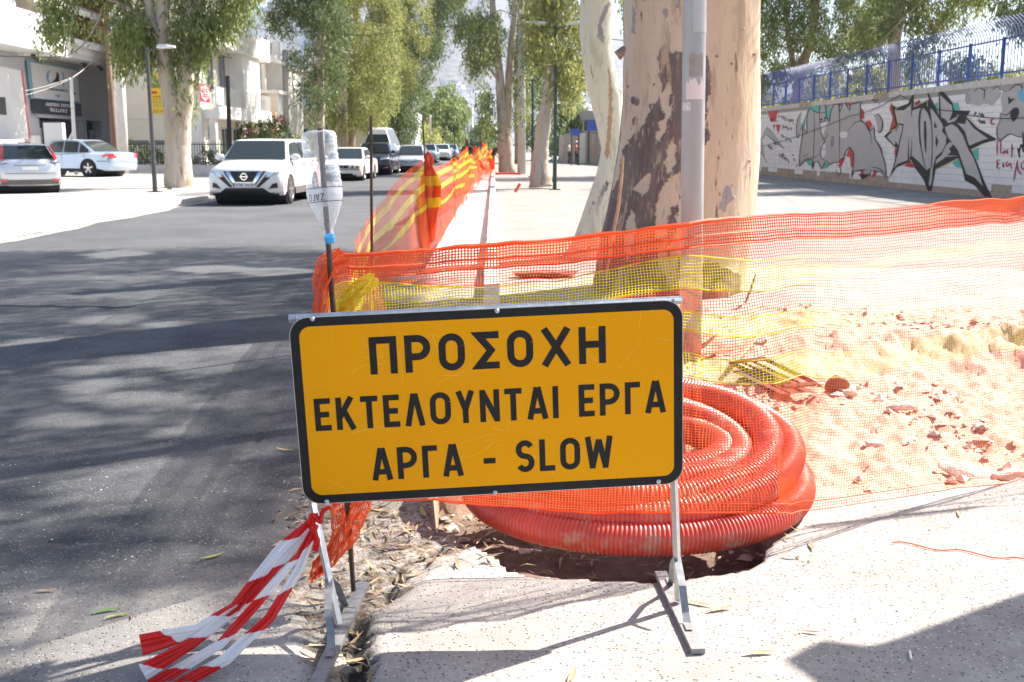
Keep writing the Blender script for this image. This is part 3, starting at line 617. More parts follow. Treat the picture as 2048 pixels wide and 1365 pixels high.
# --- stroke lettering
def arc(cx_, cy_, rx, ry, a0_, a1_, n=10): return [(cx_+rx*cos(radians(a0_+(a1_-a0_)*i/n)), cy_+ry*sin(radians(a0_+(a1_-a0_)*i/n))) for i in range(n+1)]
def glyph(ch, w_, t):
    a, c, m_, T, B_ = t/2, w_-t/2, w_/2, 1-t/2, t/2
    rO = min(c-a, 1-t)/2*.98
    O = arc(m_, T-rO, rO, rO, 0, 180)+arc(m_, B_+rO, rO, rO, 180, 360)+[(c, T-rO)]
    bowl = lambda yb: [(a, yb), (c-(T-yb)/2, yb)]+arc(c-(T-yb)/2, (T+yb)/2, (T-yb)/2, (T-yb)/2, -90, 90)+[(a, T)]
    d = {'Π': [[(a,0),(a,T),(c,T),(c,0)]], 'P': [[(a,0),(a,1)], bowl(.42)], 'O': [O], 'Σ': [[(c+a,T),(a*1.6,T),(c*.80,.5),(a*1.6,B_),(c+a,B_)]],
     'X': [[(0+a*.9,0),(c+a*.1,1)],[(0+a*.9,1),(c+a*.1,0)]], 'H': [[(a,0),(a,1)],[(c,0),(c,1)],[(a,.52),(c,.52)]], 'E': [[(w_,T),(a,T),(a,B_),(w_,B_)],[(a,.5),(w_*.9,.5)]],
     'K': [[(a,0),(a,1)],[(c-a*.2,1),(a,.36)],[(a+w_*.28,.56),(c+a*.2,0)]], 'T': [[(0,T),(w_,T)],[(m_,T),(m_,0)]], 'Λ': [[(a*.9,0),(m_-t*.1,1)],[(m_+t*.1,1),(c+a*.1,0)]], 'Y': [[(a*.9,1),(m_,.42),(m_,0)],[(c+a*.1,1),(m_,.42)]],
     'N': [[(a,0),(a,1)],[(a,1-t*.3),(c,t*.3)],[(c,0),(c,1)]], 'A': [[(a*.9,0),(m_-t*.1,1)],[(m_+t*.1,1),(c+a*.1,0)],[(w_*.2,.26),(w_*.8,.26)]], 'I': [[(m_,0),(m_,1)]], 'Γ': [[(a,0),(a,T),(w_,T)]],
     'S': [arc(m_, T-(1-t)/4, c-m_, (1-t)/4, 25, 265, 12)+arc(m_, B_+(1-t)/4, c-m_, (1-t)/4, 85, -155, 12)],
     'L': [[(a,1),(a,B_),(w_,B_)]], 'W': [[(a*.9,1),(w_*.27,0)],[(w_*.27-t*.1,0),(m_,.9)],[(m_,.9),(w_*.73+t*.1,0)],[(w_*.73,0),(c+a*.1,1)]], '-': [[(0,.42),(w_,.42)]], ' ': [], 'Z': [[(0,T),(c,T),(a,B_),(w_,B_)]], '"': [[(a,1),(a,.75)],[(c,1),(c,.75)]],
     'M': [[(a,0),(a,1)],[(a,1),(m_,.35),(c,1)],[(c,0),(c,1)]], 'Δ': [[(a,B_),(m_,T),(c,B_),(a,B_)]], 'Θ': [O,[(w_*.3,.5),(w_*.7,.5)]], 'B': [[(a,0),(a,1)],bowl(.5),[(a,B_),(c-.25,B_)]+arc(c-.25,.27,.22,.22,-90,90)+[(a,.5)]], 'G': [arc(m_,.5,c-m_,.5-a,50,330,12)+[(c,.45),(m_,.45)]],
     '1': [[(a,.8),(m_,1),(m_,0)]], '2': [arc(m_,T-.22,c-m_,.22,170,-20,8)+[(a,B_),(w_,B_)]], '3': [arc(m_,T-.22,c-m_,.22,150,-80,8),arc(m_,B_+.24,c-m_,.24,80,-150,8)], '4': [[(c*.8,0),(c*.8,1),(a,.3),(w_,.3)]], '0': [O], '5': [[(c,T),(a,T),(a,.55)],[(a,.55)]+arc(m_,.3,c-m_,.26,90,-150,8)], '9': [arc(m_,.7,c-m_,.26,0,360,10),[(c,.7),(m_,0)]], '6': [arc(m_,.28,c-m_,.26,0,360,10),[(a,.3),(c,1)]]}
    return d.get(ch, [O])
GW = {'Π':.70,'P':.66,'O':.68,'Σ':.68,'X':.78,'H':.70,'E':.52,'K':.62,'T':.56,'Λ':.64,'Y':.60,'N':.64,'A':.68,'I':.16,'Γ':.50,'S':.62,'L':.52,'W':.92,'-':.40,' ':.34,'M':.8,'Δ':.7,'"':.3}
def ribs(pts, t):
    P = [np.array(p, float) for p in pts]; P = [P[0]]+[b_ for a, b_ in zip(P[:-1], P[1:]) if np.hypot(*(b_-a)) > 1e-5]; n = len(P); L_, R_ = [], []
    closed = np.allclose(P[0], P[-1])
    for i in range(n):
        if closed: a = P[i]-P[(i-1) if i > 0 else n-2]; b_ = P[(i+1) if i < n-1 else 1]-P[i]
        else: a = P[i]-P[i-1] if i > 0 else P[1]-P[0]; b_ = P[i+1]-P[i] if i < n-1 else P[i]-P[i-1]
        a = a/(np.hypot(*a)+1e-9); b_ = b_/(np.hypot(*b_)+1e-9); n1 = np.array([-a[1], a[0]]); n2 = np.array([-b_[1], b_[0]]); m_ = n1+n2; l = np.dot(m_, m_)
        m_ = m_*2/max(l, .35)*.5 if l > 1e-6 else n1
        # scale so the offset equals t/2 along the bisector
        m_ = (n1+n2)/max(np.dot(n1+n2, n1), .35) if l > 1e-6 else n1
        L_.append(P[i]+m_*t/2); R_.append(P[i]-m_*t/2)
    return L_, R_
def text(mb, s_, place, width, height, t=.165, gap=.17, mi=0, space=None):
    """place(x, y, k) maps letter space (metres) to 3D; every stroke sits a hair above the last"""
    ws = [GW.get(c, .62) for c in s_]; tot = sum(ws)+gap*(len(s_)-1); sx = width/tot; x = 0; k = 0
    for ch, w_ in zip(s_, ws):
        tt = t
        for st in glyph(ch, w_*sx/height, tt):
            L_, R_ = ribs(st, tt); n_ = len(L_); vs = []
            for a, b_ in zip(L_, R_): vs += [place(x+a[0]*height, a[1]*height, k), place(x+b_[0]*height, b_[1]*height, k)]
            mb.add(vs, [(2*i, 2*i+1, 2*i+3, 2*i+2) for i in range(n_-1)], mi); k += 1
        x += w_*sx+gap*sx
for txt, tl, br in (('ΠPOΣOXH', (738.5,673.2), (1212,726)), ('EKTEΛOYNTAI EPΓA', (627,795.3), (1332,824.4)), ('APΓA - SLOW', (743,893), (1225,934))):
    u0, vt = sp_uv(*tl); u1, vb = sp_uv(*br); b = MB()
    if txt[0] == 'A': u0, vb = sp_uv(745.7, 961.5); u1, vt = sp_uv(1228.3, 868.1)
    # the baseline follows the slight misprint tilt of the film
    H_ = {'Π': .117, 'E': .1035, 'A': .105}[txt[0]]
    u0b, v0b = sp_uv(*{'Π': (741.6,749.6), 'E': (632,862.7), 'A': (745.7,961.5)}[txt[0]]); u1b, v1b = sp_uv(*{'Π': (1212,726), 'E': (1331.6,824.6), 'A': (1218,935)}[txt[0]])
    sl_ = (v1b-v0b)/(u1b-u0b)
    gap_ = .20 if txt[0] == 'Π' else .17; tt_ = .186 if txt[0] == 'Π' else .172; Wt = u1b-u0b+(.012 if txt[0] == 'A' else 0)
    ws_ = [GW.get(c_, .62) for c_ in txt]; sx_ = Wt/(sum(ws_)+gap_*(len(ws_)-1)); x_ = 0
    for ch_, w__ in zip(txt, ws_):
        if ch_ != ' ':
            b = MB(); text(b, ch_, lambda x, y, k: SP(u0b+x_+x, v0b+sl_*(x_+x)+y, .0018+k*.00006)-so_, w__*sx_, H_, t=tt_); b.build('letter', SBLK, sign)
        x_ += (w__+gap_)*sx_
BOLT = mat('zinc_bolt', (.55,.57,.60), .3, .9)
q = MB(); q.lathe((0,0,0), [(.0075,0),(.0078,-.002),(.006,-.004),(.003,-.0045)], 12, ax=1); q.lathe((0,-.001,0), [(.0042,-.0035),(.0042,-.006)], 6, ax=1); bm_ = q.mesh('bolt', BOLT, True)
q = MB(); q.lathe((0,0,0), [(.006,0),(.006,-.001),(.0035,-.0015),(.003,.0)], 10, ax=1); bd_ = q.mesh('screw', mat('dark_screw', (.05,.045,.04), .5, .7))
for px, py, me_ in ((625,638,bm_),(994,622,bm_),(1308,607,bd_),(599,820,bd_),(1358,798,bd_),(654,1003,bm_),(990,985,bm_),(1317,963,bm_)):
    u, v = sp_uv(px, py); link('bolt' if me_ is bm_ else 'screw', me_, sign, loc=SP(u, v, .002)-so_)
# scratches on the film
q = MB(); random.seed(5); SCR = mat('scratched_film', (.88,.50,.06), .5)
for k in range(34):
    u, v = random.uniform(-.54,.54), random.uniform(-.24,.24); a_ = random.uniform(-.6,.9) if k % 3 else random.uniform(1.3,1.8); L_ = random.uniform(.015,.12); P = []; cu = random.uniform(-3,3)
    for i in range(9): P.append((u, v)); u += cos(a_)*L_/8; v += sin(a_)*L_/8; a_ += cu*L_/8*3
    l_, r_ = ribs(P, random.uniform(.0006,.0013)); vs = []
    for a, c in zip(l_, r_): vs += [SP(a[0], a[1], .00105+k*.000004)-so_, SP(c[0], c[1], .00105+k*.000004)-so_]
    q.add(vs, [(2*i, 2*i+1, 2*i+3, 2*i+2) for i in range(8)])
q.build('scratches', SCR, sign, kind='stuff')
# frame: channel along the top, flat legs with feet and stays
q = MB(); A_ = SP(-.600,.293,-.018)-so_; B_ = SP(.60,.293,-.018)-so_
q.tube([A_, B_], .013, 4); q.tube([A_+ez*.008, B_+ez*.008], .004, 6); q.build('top_rail', GALV, sign)
legs = (((-.575), (-.487,3.17), [(-.455,3.52),(-.50,2.80)]), ((.575), (.603,3.33), [(.585,3.60),(.607,3.0)]))
for u_, (bx_, by_), ft in legs:
    q = MB(); top = SP(u_, .30, -.02)-so_; mid = SP(u_, -.30, -.02)-so_; bot = np.array([bx_, by_, .03])-so_
    q.tube([top, mid, bot*.7+mid*.3, bot], .0165, 4, flat=.75); q.build('leg', GALV, sign)
    q = MB(); f0 = np.array([*ft[0], .012])-so_; f1 = np.array([*ft[1], .012])-so_; d_ = f1-f0; rz = atan2(d_[1], d_[0])
    q.box((f0+f1)/2, (np.linalg.norm(d_), .042, .016), rz); q.build('foot', GALVD, sign)
    q = MB(); m2 = bot*.62+mid*.38
    for k_, e_ in ((.33, 1), (.28, -1)):
        p_end = bot+np.array([0, -.16*e_, -.005]) if e_ > 0 else bot+np.array([0, .15, -.005])
        q.ribbon([m2, m2*.6+p_end*.4+np.array([0,-.03*e_,0]), p_end*.85+m2*.15, p_end, p_end+np.array([0,-.05*e_,0])], [(.012,0,0)]*5)
    q.build('stay', GALVD, sign)

# ================================================================= BARRIER TAPE
TRED = mat('tape_red', (.70,.025,.02), .2, transl=.35); TWHT = mat('tape_white', (.80,.80,.82), .2, transl=.35)
tape_o = np.array([-.55, 3.16, .32])
tp = empty('barrier_tape', tape_o, 'bunch of red and white striped barrier tape tied to the left leg of the sign', 'tape')
def tape(pts, wds, ph, seed, pitch=.15, name='strand'):
    wds = [w__*.72 for w__ in wds]; q = MB(); P = [D(*p)-tape_o for p in pts]; Q = []; Wd = []
    for i in range(len(P)-1):
        for k in range(40): t = k/40; Q.append(P[i]*(1-t)+P[i+1]*t); Wd.append(wds[i]*(1-t)+wds[i+1]*t)
    Q.append(P[-1]); Wd.append(wds[-1]); n = len(Q); acc = 0; m_ = 14; rows_ = []; ac = []
    for i, p in enumerate(Q):
        t = _n(Q[min(i+1, n-1)]-Q[max(i-1, 0)]); nrm = np.cross(t, (0,1,0)); nrm = _n(nrm); nb_ = np.cross(t, nrm)
        tw = .35*sin(i*.04+seed)+.1*sin(i*.13+seed*2)
        dvec = nrm*cos(tw)+nb_*sin(tw)
        if i: acc += np.linalg.norm(p-Q[i-1])
        ac.append(acc); rows_.append([p+dvec*Wd[i]*(j/m_-.5)+nb_*(.25*Wd[i]*cos(j*.8+seed+i*.02)*.5+.003*sin(i*.1+j*.4)) for j in range(m_+1)])
    o = len(q.v); q.v.extend([tuple(map(float, v)) for r_ in rows_ for v in r_])
    for i in range(n-1):
        for j in range(m_):
            q.f.append((o+i*(m_+1)+j, o+i*(m_+1)+j+1, o+(i+1)*(m_+1)+j+1, o+(i+1)*(m_+1)+j)); q.m.append(int(((ac[i]+ph+j*.0035) // (pitch/1.0)) % 2))
    q.build(name, [TRED, TWHT], tp, smooth=True)
tape([(634,1030,3.20),(560,1098,3.13),(470,1215,3.02),(395,1262,2.96),(282,1292,2.90)], [.022,.045,.05,.055,.085], .02, 1)
tape([(630,1040,3.21),(575,1110,3.14),(490,1205,3.04),(380,1290,2.93),(285,1345,2.86)], [.02,.04,.045,.05,.07], .10, 2.2)
tape([(632,1048,3.19),(598,1112,3.12),(520,1200,3.0),(440,1290,2.92),(300,1372,2.84)], [.02,.035,.04,.04,.05], .0, 3.1)
tape([(634,1050,3.18),(600,1135,3.10),(540,1235,3.0),(450,1320,2.9),(350,1372,2.84)], [.018,.04,.042,.05,.045], .06, 4.0)
tape([(628,1030,3.16),(640,1045,3.15),(646,1020,3.17),(660,1010,3.2)], [.03,.02,.02,.04], .03, 5, name='knot')
tape([(626,1052,3.155),(634,1080,3.15),(630,1104,3.15)], [.02,.03,.03], .0, 6, pitch=.2, name='tail')
tape([(622,1060,3.16),(624,1030,3.15),(640,1040,3.15)], [.02,.03,.02], .0, 7, pitch=.2, name='knot')

# ================================================================= RODS AND BOTTLE
rodg = 'steel rods driven in along the works'
def rod(p0, p1, r, label):
    p0 = np.array(p0, float); p1 = np.array(p1, float); q = MB(); n = max(8, int(np.linalg.norm(p1-p0)/.012)) if r > .009 and p0[1] < 5 else 12
    q.tube([(p1-p0)*i/n for i in range(n+1)], [r*(1.13 if i % 2 else .9) if n > 12 else r for i in range(n+1)], 7)
    return q.build('steel_rod', RUST, loc=p0, label=label, cat='rod', group=rodg, smooth=False)
ra0 = G(708,1192); ra1 = D(640,257,3.30)
rod(ra0, ra1, .0085, 'ribbed steel rod just behind the warning sign carrying an upturned plastic bottle')
rod(G(745,690), D(742,232,7.9), .011, 'tall thin steel rod standing behind the net right of the bottle')
RODS = [(858,500,845,232),(910,437,909,262),(933,402,931,272),(957,372,956,282),(972,355,972,285),(983,343,982,288)]
lab = ['steel rod inside the bunched orange and yellow netting','steel rod second along the roadside netting, past the bunched one','steel rod beside the person in black beyond the netting','steel rod with a peak of netting right of the person in black','small far rod between two pointed peaks of orange netting','farthest steel rod at the end of the roadside netting']
rp = []
for (bx_, by_, tx_, ty_), l_ in zip(RODS, lab):
    g0 = G(bx_, by_); rod(g0, D(tx_, ty_, g0[1]), .012, l_); rp.append(g0)
# bottle
PET = bpy.data.materials.new('clear_plastic'); PET.use_nodes = True
def _pet():
    t = PET.node_tree; N = t.nodes; Lk = t.links.new; b = N['Principled BSDF']; b.inputs['Base Color'].default_value = (.82,.86,.92,1); b.inputs['Roughness'].default_value = .08; b.inputs['Specular IOR Level'].default_value = 1.0
    tc = N.new('ShaderNodeTexCoord'); nz = N.new('ShaderNodeTexNoise'); nz.inputs['Scale'].default_value = 55; nz.inputs['Detail'].default_value = 3; Lk(tc.outputs['Object'], nz.inputs[0]); bp = N.new('ShaderNodeBump'); bp.inputs['Strength'].default_value = .9; bp.inputs['Distance'].default_value = .004; Lk(nz.outputs[0], bp.inputs['Height']); Lk(bp.outputs[0], b.inputs['Normal'])
    lw = N.new('ShaderNodeLayerWeight'); lw.inputs[0].default_value = .35; Lk(bp.outputs[0], lw.inputs['Normal']); mr = N.new('ShaderNodeMapRange'); mr.inputs[3].default_value = .16; mr.inputs[4].default_value = .8; Lk(lw.outputs['Facing'], mr.inputs[0])
    tp_ = N.new('ShaderNodeBsdfTransparent'); ms = N.new('ShaderNodeMixShader'); Lk(mr.outputs[0], ms.inputs[0]); Lk(tp_.outputs[0], ms.inputs[1]); Lk(b.outputs[0], ms.inputs[2]); Lk(ms.outputs[0], N['Material Output'].inputs[0])
_pet()
b0 = D(658,470,3.31); b1 = D(636,262,3.33); ax_ = _n(b1-b0); Lb = np.linalg.norm(b1-b0)
side = _n(np.cross(ax_, (0,1,0))); fr = np.cross(side, ax_)
bot_ = empty('plastic_bottle', b0, 'clear crumpled plastic water bottle with blue cap stuck upside down on a rod', 'bottle')
def BP(h, r, a): return ax_*h*Lb+(side*cos(a)+fr*sin(a))*r
prof = [(.0,.014),(.03,.015),(.05,.013),(.10,.022),(.2,.036),(.3,.047),(.36,.052),(.40,.053),(.44,.052),(.48,.054),(.6,.053),(.66,.048),(.69,.053),(.78,.054),(.80,.050),(.83,.054),(.90,.053),(.96,.052),(.99,.045),(1.0,.03)]
hs_ = np.linspace(0, 1, 80); rs_ = np.interp(hs_, [p[0] for p in prof], [p[1] for p in prof]); q = MB(); na = 40
q.grid([[BP(h, r*(1+.07*(float(vn(a*3+9, h*16))-.5)+.02*sin(h*150)*(1 if h > .48 else 0))*(1.0), a*2*pi/na) for a in range(na)] for h, r in zip(hs_, rs_)], wrap=True)
o = q.build('bottle_body', PET, bot_, smooth=True)
LABM = mat('paper_label', (.72,.72,.76), .5, alpha=.55)
q = MB(); q.grid([[BP(h, .0555, a*2*pi/na) for a in range(na)] for h in (.30,.33,.36,.40,.43)], wrap=True)
q.v = [tuple(BP(h, float(np.interp(h, [p[0] for p in prof], [p[1] for p in prof]))+.0015, a*2*pi/na)) for h in (.27,.31,.35,.40,.455) for a in range(na)]
q.build('label', LABM, bot_, smooth=True)
vd = _n(RC[:,2]*1.0); q = MB()     # lettering on the label, upside down like the bottle, seen on the side to the lens
a_face = atan2(np.dot(-RC[:,2], fr), np.dot(-RC[:,2], side))
text(q, 'ZAΓO', lambda x, y, k: BP(.395-y/Lb, .0565+.0001*k, a_face-(.006-x)/.054+.0), .05, .020, t=.11)
for h0 in (.452, .32): q.grid([[BP(h0+dh, .0562 if h0 > .4 else .0535, a*2*pi/na) for a in range(na)] for dh in (-.003,.003)], wrap=True)
q.build('label_print', INK, bot_)
q = MB(); q.lathe((0,0,0), [(.0,-.024),(.0150,-.024),(.0162,-.022),(.0162,-.004),(.0150,-.002),(0,-.002)], 24)
rot_ = Vector((0,0,1)).rotation_difference(Vector((ax_-np.array([0,.9,0])*.6).tolist()))
q.v = [tuple((rot_ @ Vector(v))[:]) for v in q.v]; q.build('cap', mat('blue_cap', (.05,.36,.72), .4), bot_, smooth=False)

# ================================================================= FRONT NET
NORG = mat('orange_net', (.92,.165,.035), .5, transl=.45); NYEL = mat('yellow_net', (.88,.72,.06), .5, transl=.45)
top = [(650,520,3.42),(700,508,3.50),(850,499,3.62),(1000,489,3.70),(1200,469,3.78),(1380,449,3.84),(1500,432,3.98),(1700,422,4.20),(1900,406,4.55),(2048,393,4.80),(2350,365,5.05)]
botm = [(645,985,3.44),(700,1000,3.52),(870,1000,3.70),(1000,1011,3.72),(1200,1026,3.72),(1380,1026,3.72),(1560,1026,3.80),(1620,1021,3.90),(1900,978,4.45),(2048,961,4.70),(2350,925,4.95)]
TP = np.array([D(*p) for p in top]); BPn = np.array([D(*p) for p in botm])
nu, nv_ = 366, 104
uu = np.linspace(0, len(top)-1, 4000); cum = np.concatenate([[0], np.cumsum(np.hypot(np.diff(np.interp(uu, range(len(top)), TP[:,0])), np.diff(np.interp(uu, range(len(top)), TP[:,1]))))])
useq = np.interp(np.linspace(0, cum[-1], nu*3), cum, uu)
def net_pt(u, v):     # arrays: u index along the control list, v 0 top .. 1 bottom
    T_ = np.stack([np.interp(u, range(len(top)), TP[:,k]) for k in range(3)], -1); B__ = np.stack([np.interp(u, range(len(top)), BPn[:,k]) for k in range(3)], -1)
    P = T_*(1-v[..., None])+B__*v[..., None]
    w1 = fbm(u*1.3+3, v*3.5+u*.6, 3)-.5; w2 = np.sin(v*26+u*1.1+3*fbm(u*.8, v*2, 2))*np.exp(-((v-.2)/.16)**2)
    amp = np.sin(np.pi*np.clip(v, 0, 1))
    P[..., 1] += -.05*amp+(.11*w1*amp+.02*w2+.02*(vn(u*6, v*9)-.5)*amp); P[..., 0] += .03*(fbm(u*2+20, v*4, 3)-.5)*amp
    P[..., 2] += .035*(vn(u*1.1+5, v*2)-.5)*amp+.020*(fbm(u*2.5+7, v*2.5+4, 3)-.5)+.012*np.sin(u*3.1)*amp
    return P
def band(v, u):
    vv = v+.035*(fbm(u*.9+2, v*0+1.0, 2)-.5)+.02*np.sin(u*1.7)
    fd = .035*sm(5.6, 7.6, u)
    return ((vv > .13+fd) & (vv < .235-fd)) | ((vv > .315+fd*.6) & (vv < .375-fd*.6)) | ((vv > .455) & (vv < .535))
Vn, Fn, Mi = [], [], []; base = 0
def add_threads(P, half, mi):   # P: (n, m, 3) strips, half: (3) or array
    global base
    n, m_, _ = P.shape; A_ = P-half; B_ = P+half
    Vn.append(np.stack([A_, B_], 2).reshape(-1, 3)); i, j = np.meshgrid(np.arange(n), np.arange(m_-1), indexing='ij'); s0 = (i*m_+j)*2+base
    Fn.append(np.stack([s0, s0+1, s0+3, s0+2], -1).reshape(-1, 4)); Mi.append(mi.reshape(-1)); base += n*m_*2
thin = lambda u: (1-.50*sm(5.2, 7.2, u))[..., None]
vline = np.linspace(0, 1, nv_); uh = useq[::2]
# horizontal threads
Ug, Vg = np.meshgrid(uh, vline); Pn = net_pt(Ug, Vg); add_threads(Pn, np.array([0,0,.00128])*thin(Ug), band(Vg, Ug)[:, :-1].astype(int))
# vertical threads
us = np.interp(np.linspace(0, cum[-1], nu), cum, uu); Vg2, Ug2 = np.meshgrid(np.linspace(0, 1, 70), us); Pn = net_pt(Ug2, Vg2)+np.array([0,.001,0]); add_threads(Pn, np.array([.00128,0,0])*thin(Ug2), band(Vg2, Ug2)[:, :-1].astype(int))
# doubled, folded-over hem at the top: extra layer just behind
Ug, Vg = np.meshgrid(uh, np.linspace(.003, .085, 9)); add_threads(net_pt(Ug, Vg)+np.array([0,.016,.004]), np.array([0,.0,.0018]), np.zeros(Vg[:, :-1].shape, int))
Vg2, Ug2 = np.meshgrid(np.linspace(.0, .085, 8), us+.011); add_threads(net_pt(Ug2, Vg2)+np.array([0,.016,0]), np.array([.0017,0,0]), np.zeros(Vg2[:, :-1].shape, int))
fn = empty('front_net', (0,3.6,0), 'orange mesh safety net with yellow stripes stretched behind the warning sign and past the coil', 'safety net'); fn0 = np.array([0,3.6,0])
link('netting', fastmesh('netting', np.concatenate(Vn)-fn0, np.concatenate(Fn), [NORG, NYEL], mi=np.concatenate(Mi)), fn)
for vv, r_, nm in ((0.0,.006,'top_cord'),(1.0,.0045,'bottom_cord'),(.968,.003,'bottom_cord'),(.05,.004,'top_cord'),(.085,.003,'top_cord'),(.13,.003,'band_cord'),(.235,.0035,'band_cord'),(.315,.003,'band_cord'),(.375,.0035,'band_cord'),(.455,.003,'band_cord'),(.535,.0035,'band_cord')):
    vq = np.full(len(useq[::8]), vv)-(.035*(fbm(useq[::8]*.9+2, useq[::8]*0+1.0, 2)-.5)+.02*np.sin(useq[::8]*1.7) if nm == 'band_cord' else 0); P = net_pt(useq[::8], vq)+np.array([0,-.003,0]); rr__ = [r_*(1 if nm != 'band_cord' else .8)*(1-(.6 if nm != 'band_cord' else .9)*float(sm(5.5,7.5,u__)))*(.6+.8*float(vn(u__*2.3, vv*40))) for u__ in useq[::8]]; q = MB(); q.tube([p-fn0 for p in P], rr__, 5); q.build(nm, NYEL if nm == 'band_cord' else NORG, fn)
# ragged left end of the net wrapped round the rod and trailing below the board
def meshpatch(rows_, cols_, P, mats_, name, parent, o0, mfun=None, hw=.0016):
    V, Fq, Ml = [], [], []; bs = 0
    n, m_ = P.shape[:2]
    for (Q, a_) in ((P, 0), (np.swapaxes(P, 0, 1), 1)):
        nn, mm = Q.shape[:2]; t = np.gradient(Q, axis=1); sd = np.cross(t, np.array([0,1.0,0])); sd = sd/(np.linalg.norm(sd, axis=-1, keepdims=True)+1e-9)*hw
        V.append(np.stack([Q-sd, Q+sd], 2).reshape(-1, 3)); i, j = np.meshgrid(np.arange(nn), np.arange(mm-1), indexing='ij'); s0 = (i*mm+j)*2+bs
        Fq.append(np.stack([s0, s0+1, s0+3, s0+2], -1).reshape(-1, 4)); bs += nn*mm*2
        ii = i if a_ == 0 else j
        Ml.append((mfun(ii/(n-1)) if mfun else np.zeros(ii.shape, int)).reshape(-1))
    return link(name, fastmesh(name, np.concatenate(V)-o0, np.concatenate(Fq), mats_, mi=np.concatenate(Ml)), parent)
def patch(cl, wds, nrow, ncol, seed):     # centre line pixels+depth, half widths in px
    C_ = np.array([D(*c) for c in cl]); t = np.linspace(0, len(cl)-1, nrow); c = np.stack([np.interp(t, range(len(cl)), C_[:,k]) for k in range(3)], -1)
    w_ = np.interp(t, range(len(cl)), wds)*c[:,1]/F_PX; dirv = np.gradient(c, axis=0); sd = np.cross(dirv, (0,1,0)); sd /= np.linalg.norm(sd, axis=1, keepdims=True)+1e-9
    s_ = np.linspace(-1, 1, ncol); P = c[:,None,:]+sd[:,None,:]*w_[:,None,None]*s_[None,:,None]
    tt, ss = np.meshgrid(t, s_, indexing='ij'); P[...,1] += .03*np.sin(ss*7+seed+tt*1.3)+.02*(vn(ss*6+seed, tt*5)-.5); P[...,0] += .008*(vn(ss*5, tt*6+seed)-.5); return P
meshpatch(0, 0, patch([(702,985,3.44),(700,1010,3.43),(694,1060,3.40),(665,1110,3.36),(640,1135,3.33),(622,1160,3.3)], [46,44,28,17,20,6], 90, 24, 2), [NORG], 'trailing_end', fn, fn0)
meshpatch(0, 0, patch([(690,512,3.42),(655,530,3.36),(641,580,3.34),(640,640,3.34),(660,700,3.38)], [20,22,14,12,20], 60, 14, 4), [NORG], 'trailing_end', fn, fn0)
meshpatch(0, 0, patch([(750,556,3.47),(715,580,3.46),(690,610,3.45),(662,650,3.45),(650,700,3.45)], [14,18,18,16,14], 60, 16, 5), [NYEL], 'trailing_end', fn, fn0)

# ================================================================= ROADSIDE NET (fine weave)
def weave(name, col, a_):
    m = mat(name, col, .6, transl=.5, alpha=a_); return m
WORG = weave('orange_fine_net', (.95,.13,.02), .46); WYEL = weave('yellow_fine_net', (.95,.66,.04), .58)
rn = empty('roadside_net', (-.9, 8, 0), 'fine orange and yellow striped net hung from rods between the road and the new kerb', 'safety net'); rn0 = np.array([-.9,8,0])
def sheet(tp_, bt, seed, nm='net_panel', n_per=26, m_=40, amp=.05, ms=None):
    T_ = np.array([D(*p) for p in tp_]); B__ = np.array([D(*p) for p in bt]); n = n_per*(len(tp_)-1)+1; t = np.linspace(0, len(tp_)-1, n); v = np.linspace(0, 1, m_)
    a = np.stack([np.interp(t, range(len(tp_)), T_[:,k]) for k in range(3)], -1); c = np.stack([np.interp(t, range(len(tp_)), B__[:,k]) for k in range(3)], -1)
    ker = np.ones(9)/9
    for arr in (a, c):
        for k in range(3):
            p_ = np.pad(arr[:,k], 4, mode='edge'); sm_ = np.convolve(p_, ker, 'valid'); wgt = np.minimum(1, np.minimum(np.arange(n), np.arange(n)[::-1])/6); arr[:,k] = arr[:,k]*(1-wgt)+sm_*wgt
    P = a[:,None,:]*(1-v[None,:,None])+c[:,None,:]*v[None,:,None]; tt, vv = np.meshgrid(t, v, indexing='ij')
    fold = np.sin(tt*2.6+vv*2.5+seed+2*vn(tt*2+seed, vv*2))*np.sin(np.pi*np.clip(tt/(len(tp_)-1), 0, 1))
    P[...,0] += amp*fold*(.3+vv*.7); P[...,1] += amp*1.2*fold
    q = fbm(tt*.7+seed, vv*.5, 2)*.05
    stripe = lambda x: ((x > .10) & (x < .17)) | ((x > .28) & (x < .36)) | ((x > .50) & (x < .56))
    Fq = gridfaces(n, m_); mi = stripe((vv+q)[:-1,:-1]).astype(int).ravel()
    return link(nm, fastmesh(nm, P.reshape(-1,3)-rn0, Fq, ms or [WORG, WYEL], True, mi), rn)
sheet([(846,318,14.4),(812,345,12.3),(775,385,10.2),(742,432,8.2),(705,505,5.6),(672,560,4.4),(650,620,3.6)], [(866,498,14.6),(835,515,13.2),(800,545,11.5),(768,600,9.2),(735,760,6.2),(722,860,4.9),(700,1000,3.8)], 1.0, amp=.06)
sheet([(850,318,14.5),(875,335,16.5),(905,318,20.8)], [(862,500,14.6),(885,470,17),(910,437,21.3)], 2.0, amp=.10)
sheet([(905,316,21),(918,322,24),(932,300,28)], [(910,437,21.3),(920,415,24),(933,402,28.4)], 3.0, amp=.12)
sheet([(932,300,28.5),(940,312,32),(950,308,37),(957,295,42)], [(933,402,28.4),(944,385,33),(950,378,37),(957,371,41)], 4.0, amp=.2)
sheet([(957,294,42),(965,312,46),(972,296,52),(978,310,57),(985,300,63),(990,312,70)], [(957,371,42),(966,360,47),(972,355,52),(980,347,58),(985,343,63),(990,338,70)], 5.0, amp=.3)
